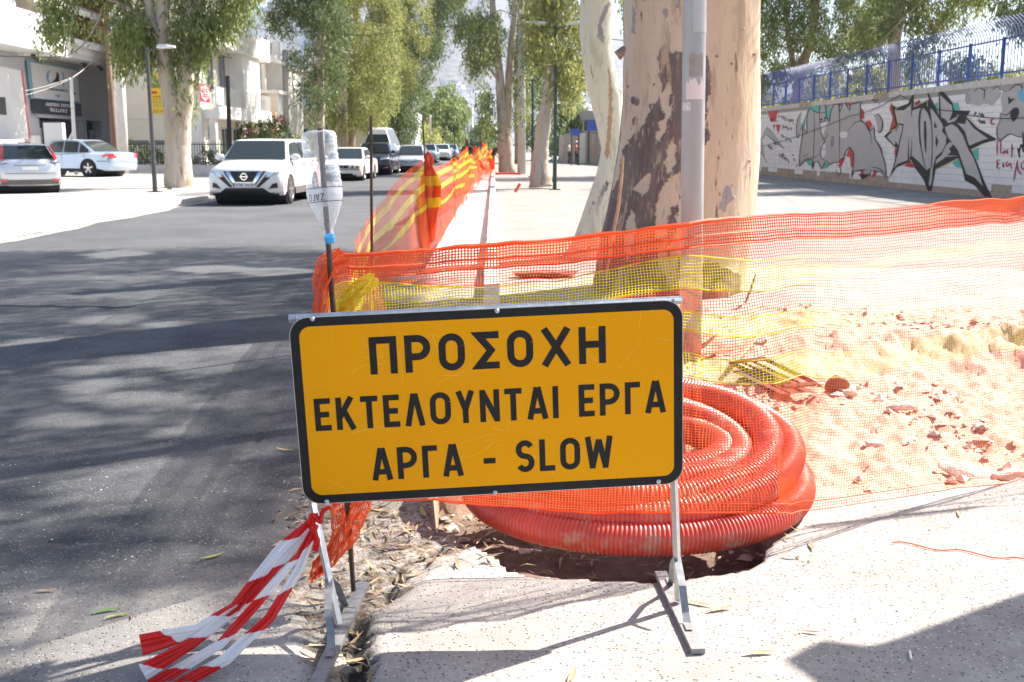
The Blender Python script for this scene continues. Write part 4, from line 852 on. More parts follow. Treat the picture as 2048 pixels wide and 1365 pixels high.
# bunched hanks tied round the rods
def hank(pc, Y, y_top, y_bot, rad, seed, lab_=None):
    P = []; na = 28; nh = 40; x0 = pc
    for i in range(nh+1):
        t = i/nh; c = D(x0+(8*sin(t*3+seed))+6*t, y_top+(y_bot-y_top)*t, Y)
        r = rad*np.interp(t, [0,.03,.10,.14,.18,.3,.5,.75,.92,1], [.05,.30,.40,.22,.42,.85,.95,.8,.65,.35]); row = []
        for k in range(na):
            a = 2*pi*k/na; rr = r*(1+.45*sin(k*2.6+seed+t*4)+.5*float(vn(k*.9+seed, t*9)-.5)); row.append(c+np.array([cos(a)*rr, sin(a)*rr, .02*sin(k*3)])-rn0)
        P.append(row)
    q = MB(); q.grid(P, wrap=True); v_ = np.repeat(np.arange(nh)/nh, na); q.m = [1 if (.24 < t < .34 or .46 < t < .56) and 1 else 0 for t in v_]
    q.build('bunched_net', [WORG2, WYEL2], rn, smooth=True)
WORG3 = weave('dense_orange_net', (.95,.12,.02), .72); WYEL3 = weave('dense_yellow_net', (.95,.62,.03), .8)
sheet([(905,318,21),(918,322,24),(930,296,28),(934,300,30),(944,312,34),(955,292,41),(962,312,46),(970,284,52),(978,308,57),(984,296,63),(990,306,70)], [(912,400,21.5),(920,385,24),(933,372,28.6),(936,368,31),(944,358,34),(957,352,41),(964,348,47),(972,345,52),(980,340,58),(985,338,63),(990,334,70)], 7.0, 'net_overlap', amp=.25, ms=[WORG3, WYEL3])
WORG2 = mat('bunched_orange_net', (.86,.10,.02), .6, transl=.5, alpha=.72); WYEL2 = mat('bunched_yellow_net', (.9,.58,.02), .6, transl=.5, alpha=.75)
hank(850, 14.45, 305, 496, .125, 1.0); hank(906, 21.2, 310, 335, .03, 2.0); hank(932, 28.3, 294, 350, .11, 3.0); hank(957, 41.5, 292, 340, .10, 4.0); hank(972, 52, 286, 340, .11, 5.0)

# ================================================================= RED CORRUGATED CONDUIT COIL
PIPE = mat('red_conduit', (.62,.075,.05), .42, var=.18, vscale=5, coat=.15, dirt=((.50,.26,.19), 9, .53))
cc = np.array([.59, 4.53, -.03])
ctrl = []     # (turn angle deg, radius, height, dx, dy)
def coilpt(a, r, zc, dx, dy, tilt):
    x = cos(a)*r+dx; y = sin(a)*r*.98+dy; return np.array([x, y, zc+tilt*(y+.72)])
keys = [(0,.68,-.05,.0,.0,.10),(360,.69,.05,.01,.0,.10),(540,.665,.085,.0,.02,.12),(720,.675,.13,.03,.03,.13),(900,.63,.16,-.02,.03,.14),(1080,.57,.17,.0,-.01,.13),(1260,.54,.19,.0,.0,.12),(1440,.48,.18,-.03,-.04,.11),(1620,.44,.19,-.02,-.06,.10),(1800,.38,.16,.0,-.06,.10),(1980,.33,.17,.02,-.06,.10),(2160,.28,.15,.02,-.06,.1)]
K = np.array(keys, float); tot_len = 0; path = []
for a_ in np.arange(75, 2120, .4):
    r_ = [np.interp(a_, K[:,0], K[:,k]) for k in range(1, 6)]
    wob = .025*sin(radians(a_)*1.37+1)+.015*sin(radians(a_)*2.3)
    path.append(coilpt(radians(a_), r_[0]+wob, r_[1], r_[2], r_[3], r_[4])+np.array([0,0,.018*sin(radians(a_)*1.7)]))
path = np.array(path); seg = np.concatenate([[0], np.cumsum(np.linalg.norm(np.diff(path, axis=0), axis=1))]); Lt = seg[-1]; pit_ = .0165; per = 5
ns = int(Lt/pit_*per); sl_ = np.linspace(0, Lt, ns); Pp = np.stack([np.interp(sl_, seg, path[:,k]) for k in range(3)], -1)
Tn = np.gradient(Pp, axis=0); Tn /= np.linalg.norm(Tn, axis=1, keepdims=True); A_ = np.cross(Tn, (0,0,1.0)); A_ /= np.linalg.norm(A_, axis=1, keepdims=True); Bn = np.cross(A_, Tn)
rw = .0645*(1+np.array([.045,.045,.03,-.05,-.04])[np.arange(ns) % per]); na = 22; th = np.linspace(0, 2*pi, na, endpoint=False)
V = Pp[:,None,:]+rw[:,None,None]*(A_[:,None,:]*np.cos(th)[None,:,None]+Bn[:,None,:]*np.sin(th)[None,:,None])
V[...,2] = V[...,2]+.03
i, j = np.meshgrid(np.arange(ns-1), np.arange(na), indexing='ij'); Fq = np.stack([i*na+j, i*na+(j+1) % na, (i+1)*na+(j+1) % na, (i+1)*na+j], -1).reshape(-1,4)
coil = link('conduit_coil', fastmesh('conduit_coil', V.reshape(-1,3), Fq, PIPE, True), loc=cc, label='coil of red corrugated conduit lying in the dug hole behind the warning sign', cat='conduit coil')

# ================================================================= RUBBLE, STONES, LEAVES, SMALL THINGS
STONE = mat('pale_stone', (.55,.50,.43), .9, var=.2, vscale=12, bump=.5, bscale=60); BRK = mat('broken_brick', (.26,.10,.07), .9, var=.25, vscale=18, bump=.5, bscale=50); DSTONE = mat('dark_stone', (.20,.15,.12), .9, var=.3, vscale=12, bump=.5, bscale=40)
def rock(sx, sy, sz, seed, m, nm='rock', sub=2):
    bm = bmesh.new(); bmesh.ops.create_icosphere(bm, subdivisions=sub, radius=1.0); rr = random.Random(seed); pl = [(_n((rr.gauss(0,1), rr.gauss(0,1), rr.gauss(0,1))), rr.uniform(.55,.85)) for _ in range(9)]
    for v in bm.verts:
        p = np.array(v.co)
        for n_, d_ in pl:
            k = np.dot(p, n_)-d_
            if k > 0: p = p-n_*k
        v.co = (p[0]*sx, p[1]*sy, p[2]*sz)
    me = bpy.data.meshes.new(nm); bm.to_mesh(me); bm.free(); me.materials.append(m); return me
def put(nm, me, px, py, dz, label, cat, rz=0.0, group=None, tilt=0.0, hole=False):
    g = G(px, py); z = gz(g[0], g[1]); o = link(nm, me, loc=(g[0], g[1], z+dz), label=label, cat=cat, group=group); o.rotation_euler = (tilt, tilt*.6, rz); return o
put('stone', rock(.085,.06,.075,1,BRK), 1672,800,.03,'upright dark red brick fragment alone on the orange rubble','rubble', .4, tilt=.4)
put('stone', rock(.16,.09,.035,2,STONE), 1935,950,.03,'large pale broken slab lying at the edge of the pavement right','rubble', -.5, tilt=.25)
put('stone', rock(.11,.06,.03,3,STONE), 2020,955,.02,'pale flat stone at the far right beside the large broken slab','rubble', .3)
put('stone', rock(.09,.05,.03,4,STONE), 1800,830,.03,'pale brick sized block lying in the middle of the rubble','rubble', -.1)
put('stone', rock(.07,.045,.035,5,STONE), 1750,893,.02,'small white block nearest the coil in the rubble','rubble', .2)
put('stone', rock(.06,.05,.035,6,STONE), 1700,805,.02,'white stone leaning on the dark red brick fragment','rubble')
put('stone', rock(.042,.05,.05,7,DSTONE), 936,1048,.02,'dark brown stone wedged under the left side of the red coil','stone', .3)
put('stone', rock(.05,.04,.035,8,DSTONE), 1160,1128,-.02,'dark lump of earth at the pit edge under the coil','stone')
put('stone', rock(.032,.03,.028,12,DSTONE), 770,1020,.0,'small black stone on the leaf litter under the board','stone')
slabm = mat('red_paving', (.30,.10,.075), .9, var=.2, vscale=8, bump=.4, bscale=30)
put('paving_slab', rock(.50,.16,.07,21,slabm,sub=1), 1082,555,.04,'reddish paving slab lying on the ground between the kerb and the big tree','slab', .15)
q = MB(); q.tube([(0,0,0),(.16,.02,.26)], .045, 12); put('pipe_offcut', q.mesh('pipe_offcut', PIPE), 1030,388,.05,'short red pipe offcut lying on the dusty square left of the lamp post','pipe')
q = MB(); q.tube([(-.8,0,0),(-.2,.1,.02),(.5,0,.0)], .06, 10); put('pipe_offcut', q.mesh('pipe_offcut', PIPE), 1022,351,.08,'long red pipe on the ground by the concrete pole','pipe')
# angle iron frame of a lifted drain cover
fr_ = G(1540,790); q = MB(); zf = gz(fr_[0], fr_[1])+.05; IR = mat('rusty_angle_iron', (.20,.11,.08), .7, .4, var=.3, vscale=20)
fc = [np.array([-.20,.24,.07]), np.array([.02,.26,.09]), np.array([.22,-.20,.03]), np.array([.02,-.22,.02])]
drain = empty('drain_frame', (fr_[0], fr_[1], zf), 'rusty angle iron drain frame half sunk in the rubble beside the coil', 'drain frame')
for a, b_ in ((0,1),(1,2),(2,3),(3,0)):
    q = MB(); q.tube([fc[a], fc[b_]], .014, 4); q.build('side_bar', IR, drain)
q = MB(); q.tube([fc[0]*.7+fc[1]*.3, fc[3]*.7+fc[2]*.3], .008, 4); q.build('bar', IR, drain); q = MB(); q.tube([fc[0]*.4+fc[1]*.6, fc[3]*.4+fc[2]*.6], .008, 4); q.build('bar', IR, drain)
q = MB(); q.add([f*.96-np.array([0,0,.05]) for f in fc], [(0,1,2,3)]); q.build('cover_plate', mat('brown_cover', (.13,.06,.045), .8), drain)
# wood bits
WOOD = mat('splintered_wood', (.45,.30,.18), .85, var=.3, vscale=20)
for (a, b_, dz0, dz1, l_) in [((1398,742),(1450,718),.05,.12,'pale splintered stick between the coil and the pole'),((1460,770),(1530,715),.06,.16,'long splintered board piece leaning above the drain frame'),((1400,750),(1465,745),.04,.05,'flat broken stick lying behind the red coil'),((1490,612),(1512,570),.02,.30,'reddish stake standing in the rubble right of the big trunk')]:
    p0 = G(*a); p1 = G(*b_); 
    if 'stake' in l_: p1 = p0+np.array([.09,.0,.2])
    q = MB(); v_ = p1-p0; v_[2] = dz1-dz0; q.tube([(0,0,0), v_*.5+np.array([.01,.01,.005]), v_], [.018,.022,.012], 5, flat=.5)
    q.build('wood_stick', WOOD if 'stake' not in l_ else BRK, loc=(p0[0], p0[1], gz(p0[0], p0[1])+dz0), label=l_, cat='stick')
# gravel and litter: nobody could count them
V, Fq = [], []
def scatter_stones(n, xr, yr, smin, smax, test, nm, m, seed, flat=.6):
    r = np.random.default_rng(seed); X = r.uniform(*xr, n); Yy = r.uniform(*yr, n); q = MB(); k = 0
    base_ = np.array([(1,0,0),(-.3,.9,0),(-.8,-.5,0),(.2,-.9,.1),(0,.1,.8),(-.1,0,-.5)]); fc_ = [(0,1,4),(1,2,4),(2,3,4),(3,0,4),(1,0,5),(2,1,5),(3,2,5),(0,3,5)]
    for x, y in zip(X, Yy):
        if not test(x, y): continue
        s_ = smin+(smax-smin)*r.random()**3; a = r.random()*6.28; Rm = np.array([[cos(a),-sin(a),0],[sin(a),cos(a),0],[0,0,flat]])
        q.add((base_*s_*r.uniform(.7,1.3,(6,3))) @ Rm.T+np.array([x, y, gz(x, y)+s_*.2]), fc_)
    return q.build(nm, m, kind='stuff')
dirt_at = lambda x, y: dirt[min(len(ys)-1, int(np.searchsorted(ys, y))), int(np.clip((x-NX0)/(NX1-NX0)*439, 0, 439))] > .5
scatter_stones(7000, (-.3, 5.5), (3.7, 10.5), .008, .05, lambda x, y: dirt_at(x, y) and float(fbm(x*1.6, y*1.6, 3)) > .56, 'rubble_stones', mat('rubble_stones', (.58,.50,.42), .92, randisl=.45, bump=.3, bscale=50), 5)
lit_at = lambda x, y: jl[min(len(ys)-1, int(np.searchsorted(ys, y))), int(np.clip((x-NX0)/(NX1-NX0)*439, 0, 439))] > .25
scatter_stones(1500, (-1.8, .2), (2.6, 6.0), .003, .014, lit_at, 'gutter_grit', mat('gutter_grit', (.28,.22,.17), .92, randisl=.5), 6)
scatter_stones(2600, (-3.0, 4.0), (2.4, 5.0), .002, .007, lambda x, y: True, 'loose_chippings', mat('loose_chippings', (.42,.39,.35), .9, randisl=.5), 8)
# leaves
def leafmesh(L_, w_, curl, seed, m):
    q = MB(); r = random.Random(seed); rows_ = []; n = 8; bend = r.uniform(-.5,.5)
    for i in range(n+1):
        t = i/n; hw = w_/2*sin(pi*min(1, t*.97+.03))**.75; x = L_*(t-.5); y = bend*L_*.35*(t-.5)**2*2; z = curl*L_*(t-.5)**2*2
        rows_.append([(x, y-hw, z+hw*.5), (x, y, z), (x, y+hw, z+hw*.5)])
    q.grid(rows_); return q.mesh('leaf', m, True)
LEAFM = [mat('leaf_dry_tan', (.42,.31,.17), .7, var=.2, vscale=30, transl=.2), mat('leaf_dry_brown', (.24,.12,.07), .7, var=.2, vscale=30, transl=.2), mat('leaf_yellow_green', (.42,.42,.14), .6, transl=.3), mat('leaf_green', (.14,.30,.07), .55, transl=.3)]
lm = [leafmesh(.13,.02,.25,k,LEAFM[k % 4]) for k in range(8)]
LV = [(425,1120,2,1.1,'long yellowish leaf on the dark tarmac left of the tape'),(212,1228,3,1.0,'bright green forked leaf on the tarmac at lower left'),(235,1238,2,.9,'pale green leaf lying under the bright green one'),(92,1188,0,.8,'brown curled leaf near the left edge of the picture'),(555,1088,0,.8,'tan leaf lying on the tarmac seam'),(265,1240,1,.45,'small reddish brown leaf fragment right of the green leaves'),(1620,1268,1,.7,'curled brown leaf on the bright pavement right of the sign foot'),(1918,1030,0,.9,'curled tan leaf on the pavement near the right net hem'),(1145,1355,0,1.1,'thin tan leaf at the bottom edge below the sign'),(1395,1210,0,1.0,'curled tan leaf leaning on the right sign foot'),(1520,1310,0,1.1,'long pale leaf strip right of the right sign foot'),(1440,1222,0,1.0,'pale strip of bark behind the right sign foot'),(820,1050,1,1.5,'long brown leaf strip on the litter under the board'),(800,1085,1,1.3,'reddish leaf strip on the litter near the short rod'),(866,1112,1,.9,'curled red brown leaf standing at the crack'),(700,1245,0,1.2,'tan leaf in the gutter crack beside the left sign foot'),(712,1300,0,1.2,'brown leaf low in the gutter crack by the left foot'),(845,1018,2,1.4,'yellow leaf on the litter heap behind the board'),(762,1010,0,1.2,'pale crumpled leaf beside the small black stone'),(1105,1100,0,1.1,'pale leaf at the pit edge under the coil'),(1330,1128,2,1.0,'yellow green leaf in the pit beside the sign leg'),(780,1150,0,1.0,'tan leaf on the broken slab left of the pale crack'),(830,1140,0,.9,'pale twisted leaf at the edge of the broken slab'),(905,910,0,1.1,'yellowish leaf on the dark tarmac left of the board')]
for k, (px, py, c, s_, l_) in enumerate(LV):
    if l_.startswith('yellowish leaf on the dark'): px, py = 570, 905
    me = leafmesh(.13,.022,random.uniform(.05,.3),k+30,LEAFM[c]); o = put('leaf', me, px, py, .005, l_, 'leaf', random.uniform(0,3.14), 'fallen eucalyptus leaves'); o.scale = (s_*.72, s_*.72, s_*.72)
q = MB(); rr = np.random.default_rng(4)
for k in range(1500):
    if k < 1000: x, y = rr.uniform(-1.3,.15), rr.uniform(2.6,5.2)
    else: x, y = rr.uniform(-.2,1.2), rr.uniform(3.7,5.2)
    if k < 1000 and not lit_at(x, y): continue
    L_ = rr.uniform(.03,.11); w_ = L_*.15; a = rr.random()*6.28; z = gz(x, y)+rr.uniform(.003,.03); c, s_ = cos(a), sin(a); t_ = rr.uniform(-.3,.3)
    P = [(-L_/2,0,0),(0,-w_/2,.2*w_),(L_/2,0,t_*L_),(0,w_/2,.2*w_)]
    q.add([(x+p[0]*c-p[1]*s_, y+p[0]*s_+p[1]*c, z+p[2]) for p in P], [(0,1,2,3)])
q.build('leaf_litter', mat('leaf_litter', (.34,.24,.14), .8, randisl=.6), kind='stuff')
q = MB(); q.tube([(0,0,0),(.03,.045,0)], .004, 8); put('cigarette_end', q.mesh('cigarette_end', WHITEP), 1822,1322,.005,'white cigarette end lying in the shadow at lower right','litter', .3)
q = MB(); p0 = G(1785,1088); p1 = G(2080,1128); q.tube([(p1-p0)*i/20+np.array([0,.02*sin(i*.8),.004]) for i in range(21)], .0025, 5); q.build('orange_string', NORG, loc=p0+np.array([0,0,.002]), label='loose orange string lying across the bright pavement at right', cat='string')

# invented sheet outside the frame, shaped to throw the shadow at lower right
pc = np.array([2.1+.90*2.4, 2.6+.58*2.4, 0]); par = empty('shadow_caster', pc, 'dark angular shade cloth stretched on poles beyond the right edge', 'shade sail')
disp = np.array([.84, .54, 0])/.9986*2.4*(1/math.tan(atan2(sdir[2], sqrt(sdir[0]**2+sdir[1]**2))))
shp = [G(*q_)[:2] for q_ in ((2048,1185),(1900,1238),(1800,1275),(1740,1293),(1690,1287),(1645,1282),(1605,1302),(1578,1318),(1650,1368),(1720,1480),(2100,1600),(2500,1500),(2500,1000))]
q = MB(); q.prism([(x_+disp[0]-pc[0], y_+disp[1]-pc[1], 2.4) for x_, y_ in shp], (0,0,.02)); q.build('caster_cloth', mat('dark_caster_cloth', (.08,.10,.16), .8), par)
q = MB(); q.tube([(.2,.3,0),(.2,.3,2.45)], .025, 8); q.build('pole', GALV, par); q = MB(); q.tube([(.9,-.2,0),(.9,-.2,2.45)], .025, 8); q.build('pole', GALV, par)
# ================================================================= TREES
def bark(name, base, alt, dark, dthr=.6, vs=1.6, st=.25):
    m = bpy.data.materials.new(name); m.use_nodes = True; t = m.node_tree; N = t.nodes; Lk = t.links.new; b = N['Principled BSDF']; b.inputs['Roughness'].default_value = .8; b.inputs['Specular IOR Level'].default_value = .25
    tc = N.new('ShaderNodeTexCoord'); mp = N.new('ShaderNodeMapping'); mp.inputs['Scale'].default_value = (1,1,st); Lk(tc.outputs['Object'], mp.inputs[0])
    def nz(s, d=6, r=.6):
        n = N.new('ShaderNodeTexNoise'); n.inputs['Scale'].default_value = s; n.inputs['Detail'].default_value = d; n.inputs['Roughness'].default_value = r; Lk(mp.outputs[0], n.inputs[0]); return n.outputs['Fac']
    def mr(x, a, c):
        n = N.new('ShaderNodeMapRange'); n.inputs[1].default_value = a; n.inputs[2].default_value = c; Lk(x, n.inputs[0]); return n.outputs[0]
    def mx(f, A, B):
        n = N.new('ShaderNodeMix'); n.data_type = 'RGBA'; Lk(f, n.inputs['Factor'])
        for k, q in (('A', A), ('B', B)):
            if isinstance(q, tuple): n.inputs[k].default_value = (*q, 1)
            else: Lk(q, n.inputs[k])
        return n.outputs['Result']
    c = mx(mr(nz(vs), .38, .62), base, alt); fl = nz(vs*7, 4, .6); c = mx(mr(fl, .66, .70), c, dark)
    c = mx(mr(nz(vs*.8+.3, 7, .65), dthr, dthr+.02), c, tuple(q*1.25 for q in dark))
    at = N.new('ShaderNodeAttribute'); at.attribute_name = 'patch'; pk = mx(mr(nz(6, 7, .7), .35, .65), (.20,.150,.135), (.105,.075,.07)); c = mx(at.outputs['Fac'], c, pk)
    a2 = N.new('ShaderNodeAttribute'); a2.attribute_name = 'stain'; c = mx(a2.outputs['Fac'], c, (.36,.19,.09))
    a3 = N.new('ShaderNodeAttribute'); a3.attribute_name = 'greyp'; c = mx(a3.outputs['Fac'], c, (.27,.25,.25))
    c = mx(mr(nz(vs*3.1, 8, .7), .54, .60), c, tuple(q*.80 for q in base)); n5 = nz(vs*22, 3, .5); c = mx(mr(n5, .60, .72), c, tuple(q*.72 for q in alt))
    Lk(c, b.inputs['Base Color']); bp = N.new('ShaderNodeBump'); bp.inputs['Strength'].default_value = .8; bp.inputs['Distance'].default_value = .02; Lk(nz(18, 7, .65), bp.inputs['Height']); Lk(bp.outputs[0], b.inputs['Normal']); return m
BARKW = bark('pale_eucalyptus_bark', (.50,.375,.265), (.56,.47,.37), (.17,.12,.10), .72)
BARKF = bark('white_eucalyptus_bark', (.44,.35,.26), (.52,.46,.39), (.22,.15,.11), .62, 1.2)
BARKB = bark('brown_eucalyptus_bark', (.30,.19,.13), (.40,.29,.21), (.13,.085,.07), .6, 1.5)
def leafmat(name, a, b_):
    return mat(name, a, .5, col2=b_, vscale=.35, transl=.42, randisl=.45, spec=.35)
LG1 = leafmat('eucalyptus_leaves', (.15,.20,.065), (.25,.275,.095)); LG2 = leafmat('eucalyptus_leaves_yellowish', (.22,.25,.08), (.34,.33,.11)); LG3 = leafmat('eucalyptus_leaves_dark', (.10,.145,.06), (.17,.205,.08))
LG4 = leafmat('far_leaves', (.16,.22,.08), (.26,.29,.11)); SHR = leafmat('shrub_leaves', (.05,.11,.025), (.10,.17,.04))
def leaves_mesh(name, cen, Llen, Lw, m, down=.9, seed=1):
    r = np.random.default_rng(seed); n = len(cen)
    d = r.normal(0, .45, (n,3)); d[:,2] -= down; d /= np.linalg.norm(d, axis=1, keepdims=True)
    s_ = np.cross(d, r.normal(0, 1, (n,3))); s_ /= np.linalg.norm(s_, axis=1, keepdims=True)
    L_ = Llen*r.uniform(.6,1.25,(n,1)); W_ = Lw*r.uniform(.7,1.3,(n,1)); nn = np.cross(d, s_)
    V = np.stack([cen, cen+d*L_*.45+s_*W_/2+nn*L_*.06, cen+d*L_, cen+d*L_*.45-s_*W_/2+nn*L_*.06], 1).reshape(-1,3)
    return fastmesh(name, V, np.arange(4*n).reshape(-1,4), m)
def sprays(org, per, length, r, spread=.16):
    n = len(org); t = r.uniform(0, 1, (n, per, 1)); out = r.normal(0, .35, (n,1,3)); out[...,2] = -.15
    P = org[:,None,:]+out*t*length*.9+np.array([0,0,-1.0])*(t**1.5)*length*.8+r.normal(0, spread, (n,per,3))*np.array([1,1,.8])*length
    return P.reshape(-1,3)
def poly_pts(poly, n, r):
    P = np.array(poly); x0, y0 = P.min(0); x1, y1 = P.max(0); out = []
    while len(out) < n:
        x = r.uniform(x0, x1, n*2); y = r.uniform(y0, y1, n*2); k = inpoly(x, y, poly); out += list(zip(x[k], y[k]))
    return np.array(out[:n])
def crown(tree, t0, polys, Y, m, seed, dens=1.0, thick=2.2, Llen=.24, Lw=.06, slen=.8, per=20, gap=.40, name='crown'):
    r = np.random.default_rng(seed); allc = []
    for poly in polys:
        P = np.array(poly, float); A = .5*abs(np.dot(P[:,0], np.roll(P[:,1], 1))-np.dot(P[:,1], np.roll(P[:,0], 1)))*(Y/F_PX)**2
        n = int(A*34*dens); pts = poly_pts(poly, int(n*1.9), r); sc = 55.0*36/Y
        nz_ = fbm(pts[:,0]/sc+seed, pts[:,1]/sc+seed*2.3, 3); keep = nz_ > gap; pts = pts[keep][:n]; nz_ = nz_[keep][:n]
        lump = (nz_-.5)*thick*2.2
        Yv = Y-lump+r.uniform(-thick*.5, thick, len(pts)); pp = np.array([D(px, py, yy) for (px, py), yy in zip(pts, Yv)]) if len(pts) else np.zeros((0,3))
        allc.append(pp)
    org = np.concatenate(allc); C_ = sprays(org, per, slen, r)
    link(name, leaves_mesh(name, C_-t0, Llen, Lw, m, seed=seed), tree)
def ptube(q, pts, Y, n=14, seed=0, t0=None, cap=True):
    """limb through surveyed points (px, py, half width px[, depth])"""
    C_ = []; R_ = []
    for p in pts:
        y = p[3] if len(p) > 3 else Y; C_.append(D(p[0], p[1], y)-t0); R_.append(p[2]*y/F_PX*(.86 if t0[1] > 20 else 1))
    C_ = np.array(C_); k = 8*(len(pts)-1)+1; t = np.linspace(0, len(pts)-1, k); c = np.stack([np.interp(t, range(len(pts)), C_[:,i]) for i in range(3)], -1); r = np.interp(t, range(len(pts)), R_)
    for _ in range(4): c[1:-1] = (c[:-2]+c[1:-1]*2+c[2:])/4; r[1:-1] = (r[:-2]+r[1:-1]*2+r[2:])/4
    r = r*(1+.07*(np.array([float(vn(i*.6+seed, 3.0)) for i in range(k)])-.5)*2); q.tube(list(c), list(r), n)
def tree(name, pxy, Y, label, trunks, polys, m, seed, barkm, group='eucalyptus trees along the street', cat='tree', branches=(), **k):
    t0 = D(pxy[0], HY, Y); t0[2] = 0; t = empty(name, t0, label, cat, group)
    q = MB()
    for tr in trunks: ptube(q, tr, Y, seed=seed, t0=t0)
    q.build('trunk', barkm, t, smooth=True)
    for br in branches: q = MB(); ptube(q, br, Y, 8, seed, t0); q.build('branch', barkm, t, smooth=True)
    if polys: crown(t, t0, polys, Y, m, seed, **k)
    return t, t0
GEU = 'eucalyptus trees along the street'
# --- the big foreground eucalyptus: finely meshed trunk with its bark patches
bt0 = G(1335,603); bt0[2] = 0; YB = float(bt0[1])+.35
big = empty('eucalyptus_tree', bt0, 'huge eucalyptus trunk with cream bark and a large purplish brown patch, behind the metal pole', 'tree', GEU)
ctl = np.array([(1420,-800,70),(1392,-400,104),(1383,-120,124),(1381,0,128.5),(1382,100,127.5),(1382,200,130),(1377,300,136),(1370,360,139),(1362,420,143),(1352,480,149),(1342,540,147),(1336,590,152),(1334,620,170),(1334,650,190)], float)
yy_ = np.concatenate([np.linspace(-800,0,40)[:-1], np.linspace(0,650,420)]); xc = np.interp(yy_, ctl[:,1], ctl[:,0]); rr_ = np.interp(yy_, ctl[:,1], ctl[:,2])
for _ in range(12): xc[1:-1] = (xc[:-2]+2*xc[1:-1]+xc[2:])/4; rr_[1:-1] = (rr_[:-2]+2*rr_[1:-1]+rr_[2:])/4
NA = 420; th = np.linspace(0, 2*pi, NA, endpoint=False); V = []
for y, x, r in zip(yy_, xc, rr_):
    c = D(x, y, YB+.55); R_ = r*(YB+.55)/F_PX/1.005
    lob = 1+.012*np.sin(3*th+c[2]*.8)+.018*np.sin(2*th+1+c[2]*.5)+.03*(fbm(th*2.2+5, th*0+c[2]*1.3, 4)-.5)+ max(0, .5-c[2])*.10*np.sin(5*th+1)
    V.append(np.stack([c[0]+R_*lob*np.cos(th), c[1]+R_*lob*np.sin(th), np.full(NA, c[2])], 1))
V = np.array(V); Vf = V.reshape(-1,3)
cc_ = (Vf-np.array([0,0,EYE])) @ RC; PX = CX+F_PX*cc_[:,0]/cc_[:,2]; PY = CY-F_PX*cc_[:,1]/cc_[:,2]
jxp = PX+9*(fbm(PX/13, PY/13, 4)-.5)*2; jyp = PY+9*(fbm(PX/13+40, PY/13+9, 4)-.5)*2
front = (Vf[:,1] < np.repeat(V[:,:,1].mean(1), NA)+.1)
zo4 = lambda P: [(1040+x/3.25, y/3.25) for x, y in P]; zo7 = lambda P: [(980+x/3.412, 380+y/3.412) for x, y in P]
darkp = [zo4([(915,315),(950,295),(1000,355),(1012,320),(1060,345),(1130,330),(1215,360),(1252,500),(1250,580),(1212,700),(1205,850),(1236,885),(1200,940),(1120,1040),(1036,1110),(960,1190),(890,1290),(905,1380),(600,1380),(640,1150),(700,900),(760,860),(845,760),(850,680),(910,650),(920,560),(898,430)]),
 zo7([(820,0),(1285,0),(1285,260),(1200,420),(1520,500),(1700,560),(1700,800),(700,800),(730,500),(760,300)])]
lightp = [zo4([(962,538),(978,600),(975,700),(1012,612),(1005,650),(960,800),(940,850),(905,935),(885,900),(930,760),(912,600)]), zo4([(1000,898),(1022,950),(1000,1100),(962,1152),(945,1040),(975,930)]), zo4([(842,1118),(862,1200),(790,1272),(738,1230),(790,1150)]), zo7([(966,138),(1006,200),(970,400),(950,520),(915,420),(930,230)]), zo7([(1290,-60),(1200,-60),(1150,60),(1140,200),(1112,260),(1130,345),(1195,330),(1240,110),(1290,90)])]
greyp_ = [zo4([(735,20),(757,90),(745,240),(725,180)]), zo4([(932,70),(962,60),(955,130),(935,120)]), zo4([(808,0),(838,0),(825,22)]), zo4([(1340,1215),(1390,1200),(1385,1290),(1310,1365),(1300,1330)]), zo4([(1020,0),(1055,0),(1055,100),(1035,60)]), zo7([(1570,110),(1640,60),(1620,120),(1580,170)])]
pt = np.zeros(len(Vf)); gr_ = np.zeros(len(Vf)); st_ = np.zeros(len(Vf))
for p in darkp: pt[inpoly(jxp, jyp, p)] = 1
for p in lightp: pt[inpoly(jxp, jyp, p)] = 0
for p in greyp_: gr_[inpoly(jxp, jyp, p)] = 1
bk = fbm(np.tile(th*2, len(yy_))+3, np.repeat(V[:,0,2], NA)*.8, 4) > .60
pt = np.where(front, pt, bk); gr_ = gr_*front
# knots
for kx, ky, a, b_ in zo4([(740,655),(765,665),(748,790),(685,990),(665,1150),(660,1240),(705,565),(872,552),(1008,525),(945,890),(985,820),(1345,1290),(1450,190),(1375,415),(1280,370),(1520,355),(1488,1050),(1290,1030)]) and [(k[0], k[1], (5 if i < 6 else 2.2), (8 if i < 6 else 2.8)) for i, k in enumerate(zo4([(740,655),(765,665),(748,790),(685,990),(665,1150),(660,1240),(705,565),(872,552),(1008,525),(945,890),(985,820),(1345,1290),(1450,190),(1375,415),(1280,370),(1520,355),(1488,1050),(1290,1030)]))]:
    k = (((PX-kx)/a)**2+((PY-ky)/b_)**2 < 1+.6*(vn(PX/2, PY/2)-.5)) & front; pt[k] = 1.0
